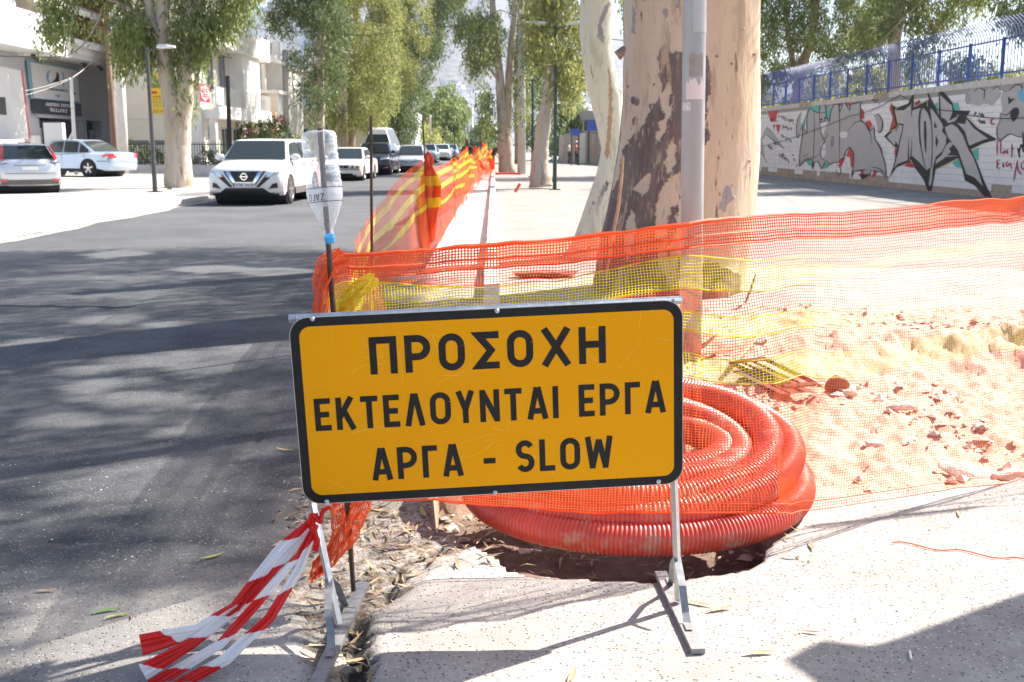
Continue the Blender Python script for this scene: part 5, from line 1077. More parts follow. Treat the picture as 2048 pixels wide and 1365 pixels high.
# patches of old bark stand slightly proud
ctr = np.repeat(V.mean(1), NA, 0); rad = Vf-ctr; rad[:,2] = 0; rad /= np.linalg.norm(rad, axis=1, keepdims=True); Vf = Vf+rad*(pt*.012+gr_*.006)[:,None]
i, j = np.meshgrid(np.arange(len(yy_)-1), np.arange(NA), indexing='ij'); Fq = np.stack([i*NA+j, i*NA+(j+1) % NA, (i+1)*NA+(j+1) % NA, (i+1)*NA+j], -1).reshape(-1,4)
link('trunk', fastmesh('trunk', Vf-bt0, Fq[:, ::-1], BARKW, True, attr={'patch': pt, 'greyp': gr_, 'stain': st_}), big)
q = MB(); a = [D(1247,312,YB-.35)-bt0, D(1244,350,YB-.36)-bt0, D(1236,420,YB-.33)-bt0, D(1222,490,YB-.3)-bt0, D(1212,560,YB-.3)-bt0]; q.tube(a, [.018,.032,.036,.032,.02], 6, flat=.5); q.build('bark_strip', mat('tan_bark_strip', (.48,.31,.18), .8, var=.2, vscale=9), big)
q = MB(); q.tube([D(1247,98,YB+.0)-bt0, D(1238,108,YB-.1)-bt0, D(1241,116,YB)-bt0], [.03,.05,.02], 8); q.build('branch_stub', BARKB, big)
for br in ([(1400,-600,60),(1300,-1100,40),(1100,-1700,24),(800,-2300,12)], [(1410,-700,60),(1560,-1200,40),(1700,-1800,22)], [(1400,-650,50),(1390,-1300,36),(1330,-2000,18)], [(1380,-560,45),(1150,-900,30),(850,-1150,18),(600,-1250,9)]):
    q = MB(); ptube(q, [(x, y, r, YB+.5) for x, y, r in br], YB, 10, 2, bt0); q.build('limb', BARKW, big, smooth=True)
# canopy overhead: its shade falls on the carriageway and leaves the works in sun
r = np.random.default_rng(9); sx = r.uniform(-8.2, 1.0, 9000); sy = r.uniform(1.2, 17.5, 9000); h = r.uniform(6.2, 12.5, 9000)
ed = -.55+.9*(fbm(sx*.0+2, sy*.8, 3)-.5)-np.clip((3.6-sy), 0, 2)*1.1
far_e = 15.2+1.6*(fbm(sx*.5, sy*0, 3)-.5)-.15*(sx+8)*0
dn = .55*fbm(sx*.55+4, sy*1.15, 4)+.45*vn(sx*1.1+9, sy*2.6)*.9+.03
thr = np.where(sy < 4.2, .47, .40); thr = np.where(sx > -1.4, thr+.08, thr)
ok = (sx < ed) & (sy < far_e) & (dn > thr)
cx_, cy_ = sx+.900*h*1.0, sy+.579*h
org = np.stack([cx_, cy_, h], 1)[ok]
vis = np.array([(lambda p: (-80 < p[0] < 2130 and p[1] > -70))(proj(o_)) for o_ in org]); org = org[~vis]
C_ = sprays(org, 15, .75, r, .2)
sxx, syy = C_[:,0]-.900*C_[:,2], C_[:,1]-.579*C_[:,2]; gap_ = np.zeros(len(C_), bool)
for zx_, zy_, ra_, rb_ in ((310,250,100,15),(100,320,120,15),(500,265,60,9),(430,380,110,13),(700,345,110,11),(240,408,75,11),(600,400,95,11),(240,460,75,13),(360,440,65,9),(400,495,160,13),(670,508,55,9),(780,660,65,14),(300,765,170,38),(560,735,200,34),(520,822,80,12),(560,872,110,22),(650,90,130,10),(850,100,100,10),(350,45,90,10),(150,560,90,10),(540,600,80,10),(330,1010,60,26),(500,990,60,20),(150,1180,130,60),(400,1160,120,60),(250,1290,150,50),(620,1240,120,60),(700,930,60,25)):
    px_, py_ = zx_/1.5424, 480+zy_/1.5424; g_ = G(px_, py_); gl_ = G(px_+ra_/1.5424, py_); gu_ = G(px_, py_-rb_/1.5424)
    gap_ |= ((sxx-g_[0])/(gl_[0]-g_[0]+.05))**2+((syy-g_[1])/(gu_[1]-g_[1]+.08))**2 < 1+.9*(vn(sxx*4, syy*4)-.5)
C_ = C_[~gap_]; vis = EYE+.14*C_[:,1] < C_[:,2]; C_ = C_[vis]
link('crown', leaves_mesh('crown', C_-bt0, .16, .035, LG1, seed=5), big)
# --- slender leaning stem left of it
st0 = G(1172,512); st0[2] = 0; YS = float(st0[1])
stem = empty('eucalyptus_tree', st0, 'slender smooth eucalyptus stem curving up just left of the huge trunk', 'tree', GEU)
ctl = np.array([(1230,-500,20),(1200,-150,30),(1193,0,32),(1190,60,30.5),(1196,120,30),(1210,185,33),(1219,245,26),(1224,300,20),(1219,350,26),(1209,400,34),(1199,440,38),(1186,480,40),(1176,512,48),(1170,530,60)], float)
yy_ = np.concatenate([np.linspace(-500,0,20)[:-1], np.linspace(0,530,160)]); xc = np.interp(yy_, ctl[:,1], ctl[:,0]); rr_ = np.interp(yy_, ctl[:,1], ctl[:,2])
for _ in range(10): xc[1:-1] = (xc[:-2]+2*xc[1:-1]+xc[2:])/4; rr_[1:-1] = (rr_[:-2]+2*rr_[1:-1]+rr_[2:])/4
NA = 90; th = np.linspace(0, 2*pi, NA, endpoint=False); V = []
for y, x, r_ in zip(yy_, xc, rr_):
    c = D(x, y, YS); R_ = r_*YS/F_PX; lob = 1+.02*np.sin(2*th+c[2])+.03*(fbm(th*2+9, th*0+c[2], 3)-.5); V.append(np.stack([c[0]+R_*lob*np.cos(th), c[1]+R_*lob*np.sin(th), np.full(NA, c[2])], 1))
Vf = np.array(V).reshape(-1,3); cc_ = (Vf-np.array([0,0,EYE])) @ RC; PX = CX+F_PX*cc_[:,0]/cc_[:,2]; PY = CY-F_PX*cc_[:,1]/cc_[:,2]
gr_ = np.zeros(len(Vf)); st_ = np.zeros(len(Vf)); pt = np.zeros(len(Vf)); jxp = PX+3*(fbm(PX/7, PY/9, 3)-.5)*2
for p in [[(575,0),(510,130),(503,235),(545,292),(552,250),(532,160),(590,30)],[(540,1200),(520,1260),(490,1365),(510,1365),(535,1290),(570,1210)],[(680,1365),(700,1300),(740,1240)]]: gr_[inpoly(jxp, PY, zo4(p))] = 1
st_[inpoly(jxp, PY, zo4([(572,400),(590,520),(602,640),(600,820),(580,1000),(560,1045),(552,1000),(572,820),(576,600)]))] = .8
for p in [[(630,470),(650,500),(680,590),(660,590)],[(560,1180),(580,1190),(560,1250),(550,1240)],[(636,560),(660,600),(655,620)],[(470,1310),(480,1300),(485,1330),(472,1335)]]: pt[inpoly(PX, PY, zo4(p))] = 1
i, j = np.meshgrid(np.arange(len(yy_)-1), np.arange(NA), indexing='ij'); Fq = np.stack([i*NA+j, i*NA+(j+1) % NA, (i+1)*NA+(j+1) % NA, (i+1)*NA+j], -1).reshape(-1,4)
link('trunk', fastmesh('trunk', Vf-st0, Fq[:, ::-1], bark('smooth_pale_bark', (.60,.56,.44), (.62,.60,.50), (.2,.13,.1), .85), True, attr={'patch': pt, 'greyp': gr_, 'stain': st_}), stem)
crown(stem, st0, [[(1240,-30),(1260,-30),(1256,18),(1246,28),(1236,20),(1228,-10)]], YS+3, LG1, 71, dens=1.6, Llen=.14, Lw=.03, slen=.3, thick=.5, gap=.2)

# --- street trees
tree('eucalyptus_tree', (358,380), 36.5, 'forked pale eucalyptus on the far pavement beside the dark lamp post', [[(340,-260,14),(335,-120,16),(322,60,15),(330,130,17),(341,190,20),(352,240,27),(356,300,29),(357,350,30),(358,384,36)], [(400,-200,10),(378,-40,11),(378,60,14),(373,140,16),(368,200,20),(360,260,24),(358,330,26)], [(285,-120,10),(298,20,11),(315,78,12),(326,104,13)]],
 [[(60,-350),(540,-350),(515,-20),(495,20),(470,30),(455,55),(425,40),(410,85),(395,110),(380,80),(362,95),(350,60),(352,0),(335,-20),(300,-20),(290,-10),(300,60),(308,100),(285,142),(262,120),(240,128),(230,95),(235,40),(225,-10),(150,-20),(148,30),(128,62),(108,78),(82,60),(78,10)], [(345,80),(385,75),(400,110),(384,160),(374,212),(352,200),(346,140)], [(225,20),(300,30),(312,80),(300,130),(240,120)], [(390,20),(470,10),(400,95),(385,90)]], LG1, 21, BARKF, thick=1.6, dens=1.25, gap=.34, branches=[[(330,100,6),(390,20,5),(430,-60,4)], [(320,60,6),(250,10,5),(120,-40,3)]])
tree('eucalyptus_tree', (637,326), 60, 'tall straight slim eucalyptus trunk above the plastic bottle across the road', [[(650,-300,6),(646,-60,8),(641,0,8.5),(643,60,9),(640,150,9),(641,200,10),(639,260,11),(637,330,13)]],
 [[(520,-350),(690,-350),(700,60),(690,150),(650,200),(615,135),(590,125),(575,95),(552,62),(530,25)], [(600,150),(640,160),(640,215),(618,205),(600,185)], [(612,225),(645,225),(640,245),(620,242)]], LG3, 22, BARKF, thick=3, gap=.36, dens=1.0, branches=[[(642,60,4),(620,40,3),(580,10,2)], [(640,165,3),(620,160,2),(605,165,1.5)]])
tree('eucalyptus_tree', (683,300), 74, 'thick pale eucalyptus with bright green crown behind the white sedan', [[(700,-200,10),(690,60,10),(684,180,12),(683,240,13),(683,302,15)]],
 [[(640,-350),(800,-350),(800,180),(770,235),(735,255),(700,245),(672,262),(650,235),(642,180)]], LG2, 23, BARKF, thick=4, gap=.37, dens=.8)
tree('eucalyptus_tree', (703,300), 78, 'thin brownish eucalyptus trunk left of the white van', [[(720,-100,5),(708,100,7),(702,220,8),(703,300,9)]], [[(660,90),(790,60),(790,200),(760,240),(710,250),(665,240)]], LG1, 24, BARKB, thick=3, gap=.42, dens=.6)
tree('eucalyptus_tree', (800,300), 92, 'leaning eucalyptus with long drooping dark crown behind the white van', [[(830,-150,6),(815,60,7),(802,180,7),(797,270,8),(795,310,9)]],
 [[(740,-350),(940,-350),(925,10),(898,20),(886,55),(884,85),(872,115),(860,140),(850,158),(838,185),(846,215),(836,240),(828,272),(800,282),(780,245),(745,235),(735,160)]], LG3, 25, BARKB, thick=5, gap=.43, dens=.72, Llen=.30, Lw=.07, slen=1.3)
tree('eucalyptus_tree', (745,300), 84, 'light green leafy eucalyptus above the white van', [[(760,-100,5),(752,120,6),(748,300,7)]], [[(700,-300),(850,-300),(870,60),(840,150),(800,200),(770,230),(720,240),(700,120)]], LG2, 29, BARKF, thick=4, gap=.42, dens=.6)
tree('eucalyptus_tree', (1018,346), 58, 'double stemmed white eucalyptus left of the concrete pole', [[(985,-250,7),(984,0,7),(989,60,8),(995,110,9),(1000,160,10),(1004,220,13),(1009,280,16),(1014,346,20)], [(1036,-150,6),(1030,20,7),(1023,90,8),(1018,150,8.5),(1018,205,9),(1015,240,10),(1013,300,12)]],
 [[(905,-350),(1120,-350),(1110,40),(1090,120),(1050,130),(1040,60),(1010,60),(985,120),(978,190),(965,200),(956,170),(943,148),(930,115),(928,75),(912,55)], [(955,180),(985,180),(990,290),(975,290),(960,240)], [(1030,150),(1060,140),(1060,240),(1035,240)]], LG1, 26, BARKF, thick=3.5, gap=.41, dens=.95, branches=[[(1019,172,4),(1034,150,5),(1044,120,4),(1060,80,3)], [(1000,165,4),(985,145,3),(980,138,2)]])
tree('eucalyptus_tree', (1080,374), 38, 'leaning eucalyptus with brown upper bark beside the green double lamp', [[(1140,-260,14),(1126,-60,17),(1118,0,15),(1108,50,12),(1103,110,9),(1099,160,9),(1094,200,12),(1088,240,16),(1083,290,17),(1079,330,20),(1082,374,28)]],
 [[(1030,-350),(1200,-350),(1180,-20),(1170,80),(1172,130),(1160,150),(1150,190),(1135,150),(1120,120),(1085,110),(1060,90),(1045,20)], [(1085,110),(1150,90),(1168,150),(1150,195),(1130,185),(1100,150)]], LG2, 27, BARKF, thick=2.0, gap=.34, dens=1.15, branches=[[(1110,50,6),(1080,20,5),(1060,-20,4)]])
tree('eucalyptus_tree', (1055,330), 90, 'dark eucalyptus between the concrete pole and the leaning trunk', [[(1050,-60,5),(1035,140,6),(1036,330,8)]], [[(1020,-100),(1110,-100),(1105,240),(1085,290),(1050,290),(1030,240)]], LG3, 28, BARKF, thick=4, gap=.36, dens=.6, Llen=.3, Lw=.08)
far = [((1135,300), 105, [(1105,240),(1118,195),(1140,170),(1160,190),(1172,230),(1165,262),(1120,292),(1105,290)], LG4, 'small bright green tree above the blue boarding far down the square'),
 ((890,300), 135, [(795,300),(800,270),(835,262),(840,195),(850,172),(872,182),(886,160),(905,162),(925,192),(936,215),(925,240),(926,275),(905,308),(860,312)], LG4, 'hazy light green tree beyond the queue of cars'),
 ((860,300), 120, [(820,300),(828,250),(850,235),(880,250),(890,310),(825,315)], LG2, 'low yellowish green tree just behind the parked cars'),
 ((965,300), 190, [(925,305),(930,272),(948,248),(966,238),(982,262),(1004,290),(1004,312),(930,314)], LG3, 'darker distant tree at the end of the street'),
 ((915,300), 160, [(895,305),(900,280),(920,262),(935,290),(932,310)], LG4, 'pale round distant tree left of the dark one at the street end')]
for (pxy, Y, pl, m_, l_) in far: tree('eucalyptus_tree', pxy, Y, l_, [[(pxy[0], 230, 2.5),(pxy[0], 315, 4)]], [pl], m_, int(Y), BARKF, thick=6, dens=.3, Llen=.6, Lw=.2, slen=1.6, gap=.30)
tree('eucalyptus_tree', (1594,250), 56, 'reddish eucalyptus trunk behind the blue fence at its left end', [[(1650,-200,9),(1625,80,9),(1606,125,11),(1596,170,11),(1592,300,12)], [(1560,-60,6),(1580,100,6),(1597,170,7)]],
 [[(1505,-350),(1790,-350),(1775,60),(1750,100),(1705,100),(1680,130),(1640,120),(1600,150),(1570,140),(1540,165),(1512,170)]], LG1, 31, BARKB, thick=3, gap=.33, dens=1.0, group='trees behind the graffiti wall')
tree('eucalyptus_tree', (1790,250), 44, 'thick tan eucalyptus trunk rising behind the middle of the blue fence', [[(1806,-250,16),(1797,-40,17),(1796,20,17),(1790,70,14),(1788,110,14),(1788,260,17)]],
 [[(1760,-350),(1975,-350),(1985,0),(1950,20),(1930,60),(1905,40),(1880,70),(1860,55),(1840,100),(1822,60),(1812,20),(1780,40),(1765,0)], [(1822,80),(1855,95),(1865,150),(1835,172),(1812,130)], [(1770,-50),(1700,60),(1740,110),(1775,90)]], LG1, 32, BARKF, thick=2.2, gap=.36, dens=.95, group='trees behind the graffiti wall', branches=[[(1796,30,4),(1830,20,3),(1880,60,2.5),(1900,62,1.5)]])
tree('eucalyptus_tree', (2100,250), 40, 'eucalyptus with thin hanging sprays at the top right corner', [[(2110,-250,16),(2110,260,17)]],
 [[(1965,-350),(2200,-350),(2200,30),(2060,30),(2030,50),(2015,30),(2000,20),(1990,-20)], [(1890,105),(1950,95),(1992,110),(1988,140),(1955,170),(1905,172)], [(2030,20),(2060,15),(2055,60),(2035,58)]], LG3, 33, BARKF, thick=2, gap=.42, dens=.8, group='trees behind the graffiti wall')
tree('small_tree', (1700,250), 66, 'low bright green trees seen through the bars of the blue fence', [[(1700,150,5),(1700,260,6)]], [[(1512,175),(1600,160),(1700,130),(1800,120),(1830,190),(1700,215),(1512,225)], [(1850,170),(2048,130),(2048,170),(1850,195)]], LG2, 34, BARKB, thick=3, gap=.40, dens=.55, group='trees behind the graffiti wall', Llen=.35, Lw=.1)
# shrubs and hedges on the left
def shrub(name, pl, Y, m_, label, seed, dens=1.4, Llen=.12, Lw=.07, group=None, cat='shrub'):
    P = np.array(pl); t0 = D(P[:,0].mean(), HY, Y); t0[2] = 0; t = empty(name, t0, label, cat, group)
    q = MB()
    for k in range(5): x = P[:,0].min()+(k+.5)/5*(P[:,0].max()-P[:,0].min()); a = D(x, P[:,1].max(), Y)-t0; b_ = D(x+5*sin(k*3), P[:,1].mean(), Y)-t0; a[2] = -.05 if P[:,1].max() > 200 else a[2]; q.tube([a, b_], [.03,.015], 5)
    q.build('stems', BARKB, t); crown(t, t0, [pl], Y, m_, seed, dens=dens, thick=.7, Llen=Llen, Lw=Lw, slen=.35, per=14, gap=.25, name='foliage'); return t, t0
shrub('shrub', [(250,300),(250,285),(258,276),(275,275),(288,284),(296,300),(292,330),(252,330)], 50.5, LG3, 'rounded dark green shrub behind the railing left of the lamp post', 41)
shrub('hedge', [(295,330),(296,300),(310,292),(330,300),(332,345),(300,345)], 50.0, SHR, 'low garden bushes behind the railing right of the lamp post', 42)
shrub('hedge', [(385,340),(388,300),(405,290),(430,300),(445,295),(455,340)], 50.5, LG3, 'dark planting along the front of the white house', 43)
b_, b0_ = shrub('bougainvillea', [(470,275),(470,238),(490,232),(512,240),(530,225),(550,232),(572,228),(580,250),(582,285),(470,285)], 60, SHR, 'bright green bougainvillea hedge with pink flowers behind the white crossover', 44, cat='shrub')
crown(b_, b0_, [[(552,224),(572,228),(570,244),(555,240)], [(528,246),(545,248),(542,258),(530,258)], [(480,258),(500,255),(500,268),(482,268)]], 59, mat('pink_bracts', (.50,.05,.20), .6, transl=.4, randisl=.3), 45, dens=1.0, thick=.3, Llen=.09, Lw=.08, slen=.25, per=8, gap=.2, name='flowers')
shrub('hedge', [(580,300),(583,275),(605,262),(625,275),(640,270),(650,300)], 68, LG2, 'yellowish green bushes behind the plastic bottle', 46)
shrub('palm_shrub', [(500,262),(512,250),(530,246),(545,256),(540,275),(505,275)], 58.5, LG4, 'spiky light green plant in front of the pink bougainvillea', 47, Llen=.35, Lw=.05)
shrub('weeds', [(322,382),(330,368),(345,374),(350,385),(330,388)], 34.5, SHR, 'small weeds at the foot of the forked eucalyptus', 48, cat='weeds')
# ================================================================= CARS
def paint(name, col, metal=.0, rough=.28): return mat(name, col, rough, metal, coat=.9)
PW = paint('paint_white', (.74,.74,.72)); PS = paint('paint_silver', (.56,.59,.64), .35, .3); PB = paint('paint_black', (.018,.019,.023)); PLB = paint('paint_ice_blue', (.36,.46,.62), .45, .3); PBLU = paint('paint_blue_grey', (.28,.36,.46), .4, .3)
CLAD = mat('grey_cladding', (.10,.095,.095), .6)
def make_car(label, L, Wd, H, pnt, sil, cab, wr, wy, front=None, rear=None, group='cars in the traffic queue', clad=True, name='car', cat='car', plate=None, seed=0, driver=True, lod=0, wsr=(.06,.93)):
    """front faces -Y. sil: upper body outline (y, z) from front bottom over bonnet to rear bottom; cab: (y_ws_base, y_ws_top, y_rear_top, y_rear_base, belt, roof)"""
    car = empty(name, (0,0,0), label, cat, group); hw = Wd/2; yc = L/2
    ws = []; zb = sil[0][1]
    # bottom edge with wheel arches, rear to front
    def bottom(arch):
        P = []
        for w_ in sorted(wy, reverse=True):
            for k in range(13):
                a = pi*k/12; yy = w_+cos(a)*(wr+.055); z_ = sin(a)*(wr+.055)+wr*.98
                P.append((yy, max(zb, z_) if arch else zb))
        return P
    st = [-1,-.985,-.955,-.90,-.80,-.62,-.4,0,.4,.62,.80,.90,.955,.985,1]
    rings_ = []
    for s_ in st:
        a = abs(s_); pts = []
        for (y, z) in sil:
            k = 1-.055*a**4-.03*max(0, a-.9)*10*.6; y2 = yc+(y-yc)*k
            z2 = z-(.05*a**5+(.035 if a > .98 else .012 if a > .95 else 0))*(1 if z > zb+.35 else 0)
            pts.append((y2, z2))
        for (y, z) in bottom(a > .79): pts.append((y, z))
        x = s_*hw
        rings_.append([(x*(1-.02*max(0, (z-.75))/.3*1.2 if z > .75 else 1), y, z) for y, z in pts])
    q = MB(); n = len(rings_[0]); o = [v for r_ in rings_ for v in r_]
    fs = [(i*n+j, i*n+(j+1) % n, (i+1)*n+(j+1) % n, (i+1)*n+j) for i in range(len(st)-1) for j in range(n)]
    q.add(o, fs); q.add(rings_[0], [tuple(range(n))]); q.add(rings_[-1], [tuple(range(n-1,-1,-1))])
    me = q.mesh('body', pnt, True)
    me.polygons[len(me.polygons)-1].use_smooth = False; me.polygons[len(me.polygons)-2].use_smooth = False; body = link('body', me, car); body.modifiers.new('w', 'WELD').merge_threshold = .0005
    # dark wheel-house
    q = MB()
    for w_ in wy: q = MB(); q.lathe((0, w_, wr), [(wr+.05, -hw*.97),(wr+.05, hw*.97)], 20, ax=0); q.build('wheel_arch', DARKIN, car)
    # cabin
    y0, y1, y2, y3, belt, roof = cab; lean = .19*(roof-belt)/.5
    def halfw(z): return hw*.945-lean*(z-belt)/(roof-belt)
    prof_ = []
    nseg = 7
    for k in range(nseg+1): t = k/nseg; prof_.append((y0+(y1-y0)*t, belt-.02+(roof-.03-belt+.02)*sin(t*pi/2*.92)/sin(pi/2*.92) if False else belt-.02+(roof-.035-belt+.02)*(t*.93+.07*sin(t*pi/2))))
    for k in range(1, 8): t = k/8; prof_.append((y1+(y2-y1)*t, roof-.035+.035*sin(pi*t)**.6))
    for k in range(nseg+1): t = 1-k/nseg; prof_.append((y3+(y2-y3)*t, belt-.02+(roof-.035-belt+.02)*(t*.9+.1*sin(t*pi/2))))
    sec = [];
    us_ = [-1,-.97,-.9,-.78,-.5,0,.5,.78,.9,.97,1]
    P = []
    for (y, z) in prof_:
        row = [(-halfw(belt), y, belt-.03)]
        w_ = halfw(z); drop = [.045,.02,.008,.004,.001,0,.001,.004,.008,.02,.045]; row += [(u*w_, y, z-d) for u, d in zip(us_, drop)]
        row += [(halfw(belt), y, belt-.03)]; P.append(row)
    q = MB(); q.grid(P); q.add(P[0], [tuple(range(len(P[0])))]); q.add(P[-1], [tuple(range(len(P[0])))]); cabin = q.build('cabin', pnt, car, smooth=True)
    def zprof(y): return float(np.interp(y, [p[0] for p in prof_], [p[1] for p in prof_]))
    def screen(ya, yb, nm, inset=.09):
        rows_ = []
        for k in range(9):
            t = k/8; y = ya+(yb-ya)*t; z = zprof(y); w_ = halfw(z)-inset*(.6+.4*(1-t)); dy = -.012 if yb > ya else .012
            rows_.append([(u*w_, y+dy, z+.014-.006*abs(u)**3) for u in (-1,-.8,-.4,0,.4,.8,1)])
        q = MB(); q.grid(rows_); return q.build(nm, GLASS, car, smooth=True)
    screen(y0+(y1-y0)*wsr[0], y0+(y1-y0)*wsr[1], 'windscreen'); screen(y3+(y2-y3)*.16, y3+(y2-y3)*.90, 'rear_window')
    # side windows
    def zt(y): return zprof(y)-.085
    bps = cab_windows(y0, y1, y2, y3)
    for sd in (-1, 1):
        for (a, b_) in bps:
            n_ = 7; ysw = [a+(b_-a)*k/n_ for k in range(n_+1)]; top_ = [(y, max(belt+.045, zt(y))) for y in ysw]; pl = [(a, belt+.035)]+top_+[(b_, belt+.035)]
            q = MB(); q.poly([(sd*(halfw(z)+.006), y, z) for y, z in pl]); q.build('side_window', GLASS, car)
    # wheels
    for w_ in wy:
        for sd in (-1, 1):
            q = MB(); wx = sd*(hw-.10); q.lathe((wx, w_, wr), [(wr*.62,-.11),(wr*.9,-.112),(wr,-.085),(wr,.085),(wr*.9,.112),(wr*.62,.11)], 28, ax=0)
            tyre = q.build('tyre', RUBBER, car, smooth=True)
            q = MB(); e = wx+sd*.112; q.lathe((e, w_, wr), [(wr*.64,-.02*sd),(wr*.62,.003*sd),(wr*.56,-.02*sd),(wr*.5,-.05*sd)], 24, ax=0)
            for k in range(5):
                a = 2*pi*k/5+.3; c, s2 = cos(a), sin(a); r1, r2, hwid = wr*.08, wr*.60, wr*.085
                pp = [(0, c*r1-s2*hwid, s2*r1+c*hwid),(0, c*r2-s2*hwid*1.2, s2*r2+c*hwid*1.2),(0, c*r2+s2*hwid*1.2, s2*r2-c*hwid*1.2),(0, c*r1+s2*hwid, s2*r1-c*hwid)]
                q.prism([(e+sd*.0, w_+p[1], wr+p[2]) for p in pp], (-sd*.02, 0, 0))
            q.lathe((e, w_, wr), [(wr*.14,-.02*sd),(wr*.13,.006*sd)], 12, ax=0)
            link('rim', q.mesh('rim', RIM), tyre)
            q = MB(); q.lathe((wx+sd*.06, w_, wr), [(wr*.6,0),(wr*.6,-.01*sd)], 20, ax=0); link('brake_shadow', q.mesh('brake_disc', DARKIN), tyre)
    # door seams, handles, mirrors
    q = MB(); g1 = y1+(y2-y1)*.42
    for yy in (y0+(y1-y0)*.35, g1, wy[1]-.15):
        for sd in (-1, 1): q.box((sd*(hw-.006), yy, (zb+.2+belt)/2+.03), (.016,.008,belt-zb-.30))
    q.build('door_seam', DARKIN, car)
    for sd in (-1, 1):
        for yy in (g1-.13, wy[1]-.30):
            q = MB(); q.box((sd*(hw+.002), yy, belt-.10), (.03,.17,.025)); q.build('door_handle', pnt, car)
        m0 = (sd*(hw*.945+.09), y0+(y1-y0)*.42, belt+.07); q = MB()
        q.lathe((m0[0], m0[1], m0[2]), [(.02,-.09),(.072,-.07),(.085,0),(.08,.05),(.05,.075)], 12, ax=1); q.v = [(x*1+(x-m0[0])*.55, y, z) for x, y, z in q.v]
        mm = q.build('mirror', pnt, car, smooth=True); q = MB(); q.box((sd*(hw*.92), m0[1], m0[2]-.06), (.16,.05,.03)); link('mirror_arm', q.mesh('mirror_arm', BLACKM), mm)
    # surface mappers
    fs_ = [p for p in sil if p[0] < L*.35]; rs_ = [p for p in sil if p[0] > L*.65]
    def fy(x, z):
        zz_ = [p[1] for p in fs_]; yy_ = [p[0] for p in fs_]; y = float(np.interp(z, zz_, yy_)); return yc+(y-yc)*(1-.055*(abs(x)/hw)**4-.018*max(0, abs(x)/hw-.9)*10)
    def ry(x, z):
        R_ = sorted(rs_, key=lambda p: p[1]); y = float(np.interp(z, [p[1] for p in R_], [p[0] for p in R_])); return yc+(y-yc)*(1-.055*(abs(x)/hw)**4-.018*max(0, abs(x)/hw-.9)*10)
    def patch_(nm, pts, m, side='f', off=.012, par=None, nx=8, nz_=4):
        a, b_, c, d = [np.array(p, float) for p in pts]; rows_ = []
        for k in range(nz_+1):
            v = k/nz_; row = []
            for l in range(nx+1):
                u = l/nx; p = (a*(1-u)+b_*u)*(1-v)+(d*(1-u)+c*u)*v; y = fy(p[0], p[1])-off if side == 'f' else ry(p[0], p[1])+off; row.append((p[0], y, p[1]))
            rows_.append(row)
        q = MB(); q.grid(rows_); return q.build(nm, m, par or car, smooth=True)
    if front: front(car, patch_, hw, fy)
    if rear: rear(car, patch_, hw, ry)
    if clad:
        for sd in (-1, 1): q = MB(); q.box((sd*(hw+.004), (wy[0]+wy[1])/2, zb+.09), (.03, wy[1]-wy[0]-2*wr-.14, .17)); q.build('side_sill', CLAD, car)
    return car
def cab_windows(y0, y1, y2, y3):
    m1 = y1+(y2-y1)*.42
    return [(y0+(y1-y0)*.45, m1-.04), (m1+.04, y2-.02), (y2+.06, y2+(y3-y2)*.55)]
def both(f): f(1); f(-1)
def plate_txt(par, s_, x0, x1, z0, h, y, m=INK):
    q = MB(); text(q, s_, lambda x, yy, k: (x0+x, y-.0006*k*.2-.002, z0+yy), x1-x0, h, t=.16, gap=.22); q.build('plate_characters', m, par)
# generic silhouettes
def sil_suv(L): return [(.06,.24),(.0,.36),(.0,.62),(.03,.78),(.12,.90),(.30,.96),(.75,1.04),(1.05,1.09),(L-.35,1.10),(L-.08,1.05),(L-.0,.80),(L,.55),(L-.06,.30)]
def sil_sedan(L): return [(.08,.20),(.0,.32),(.0,.52),(.03,.64),(.12,.72),(.5,.80),(1.1,.90),(L-1.0,.96),(L-.25,.95),(L-.06,.90),(L,.66),(L,.45),(L-.08,.24)]
def sil_hatch(L): return [(.08,.20),(.0,.32),(.0,.55),(.05,.68),(.2,.78),(.6,.88),(.95,.94),(L-.3,.97),(L-.06,.92),(L,.66),(L,.42),(L-.08,.24)]
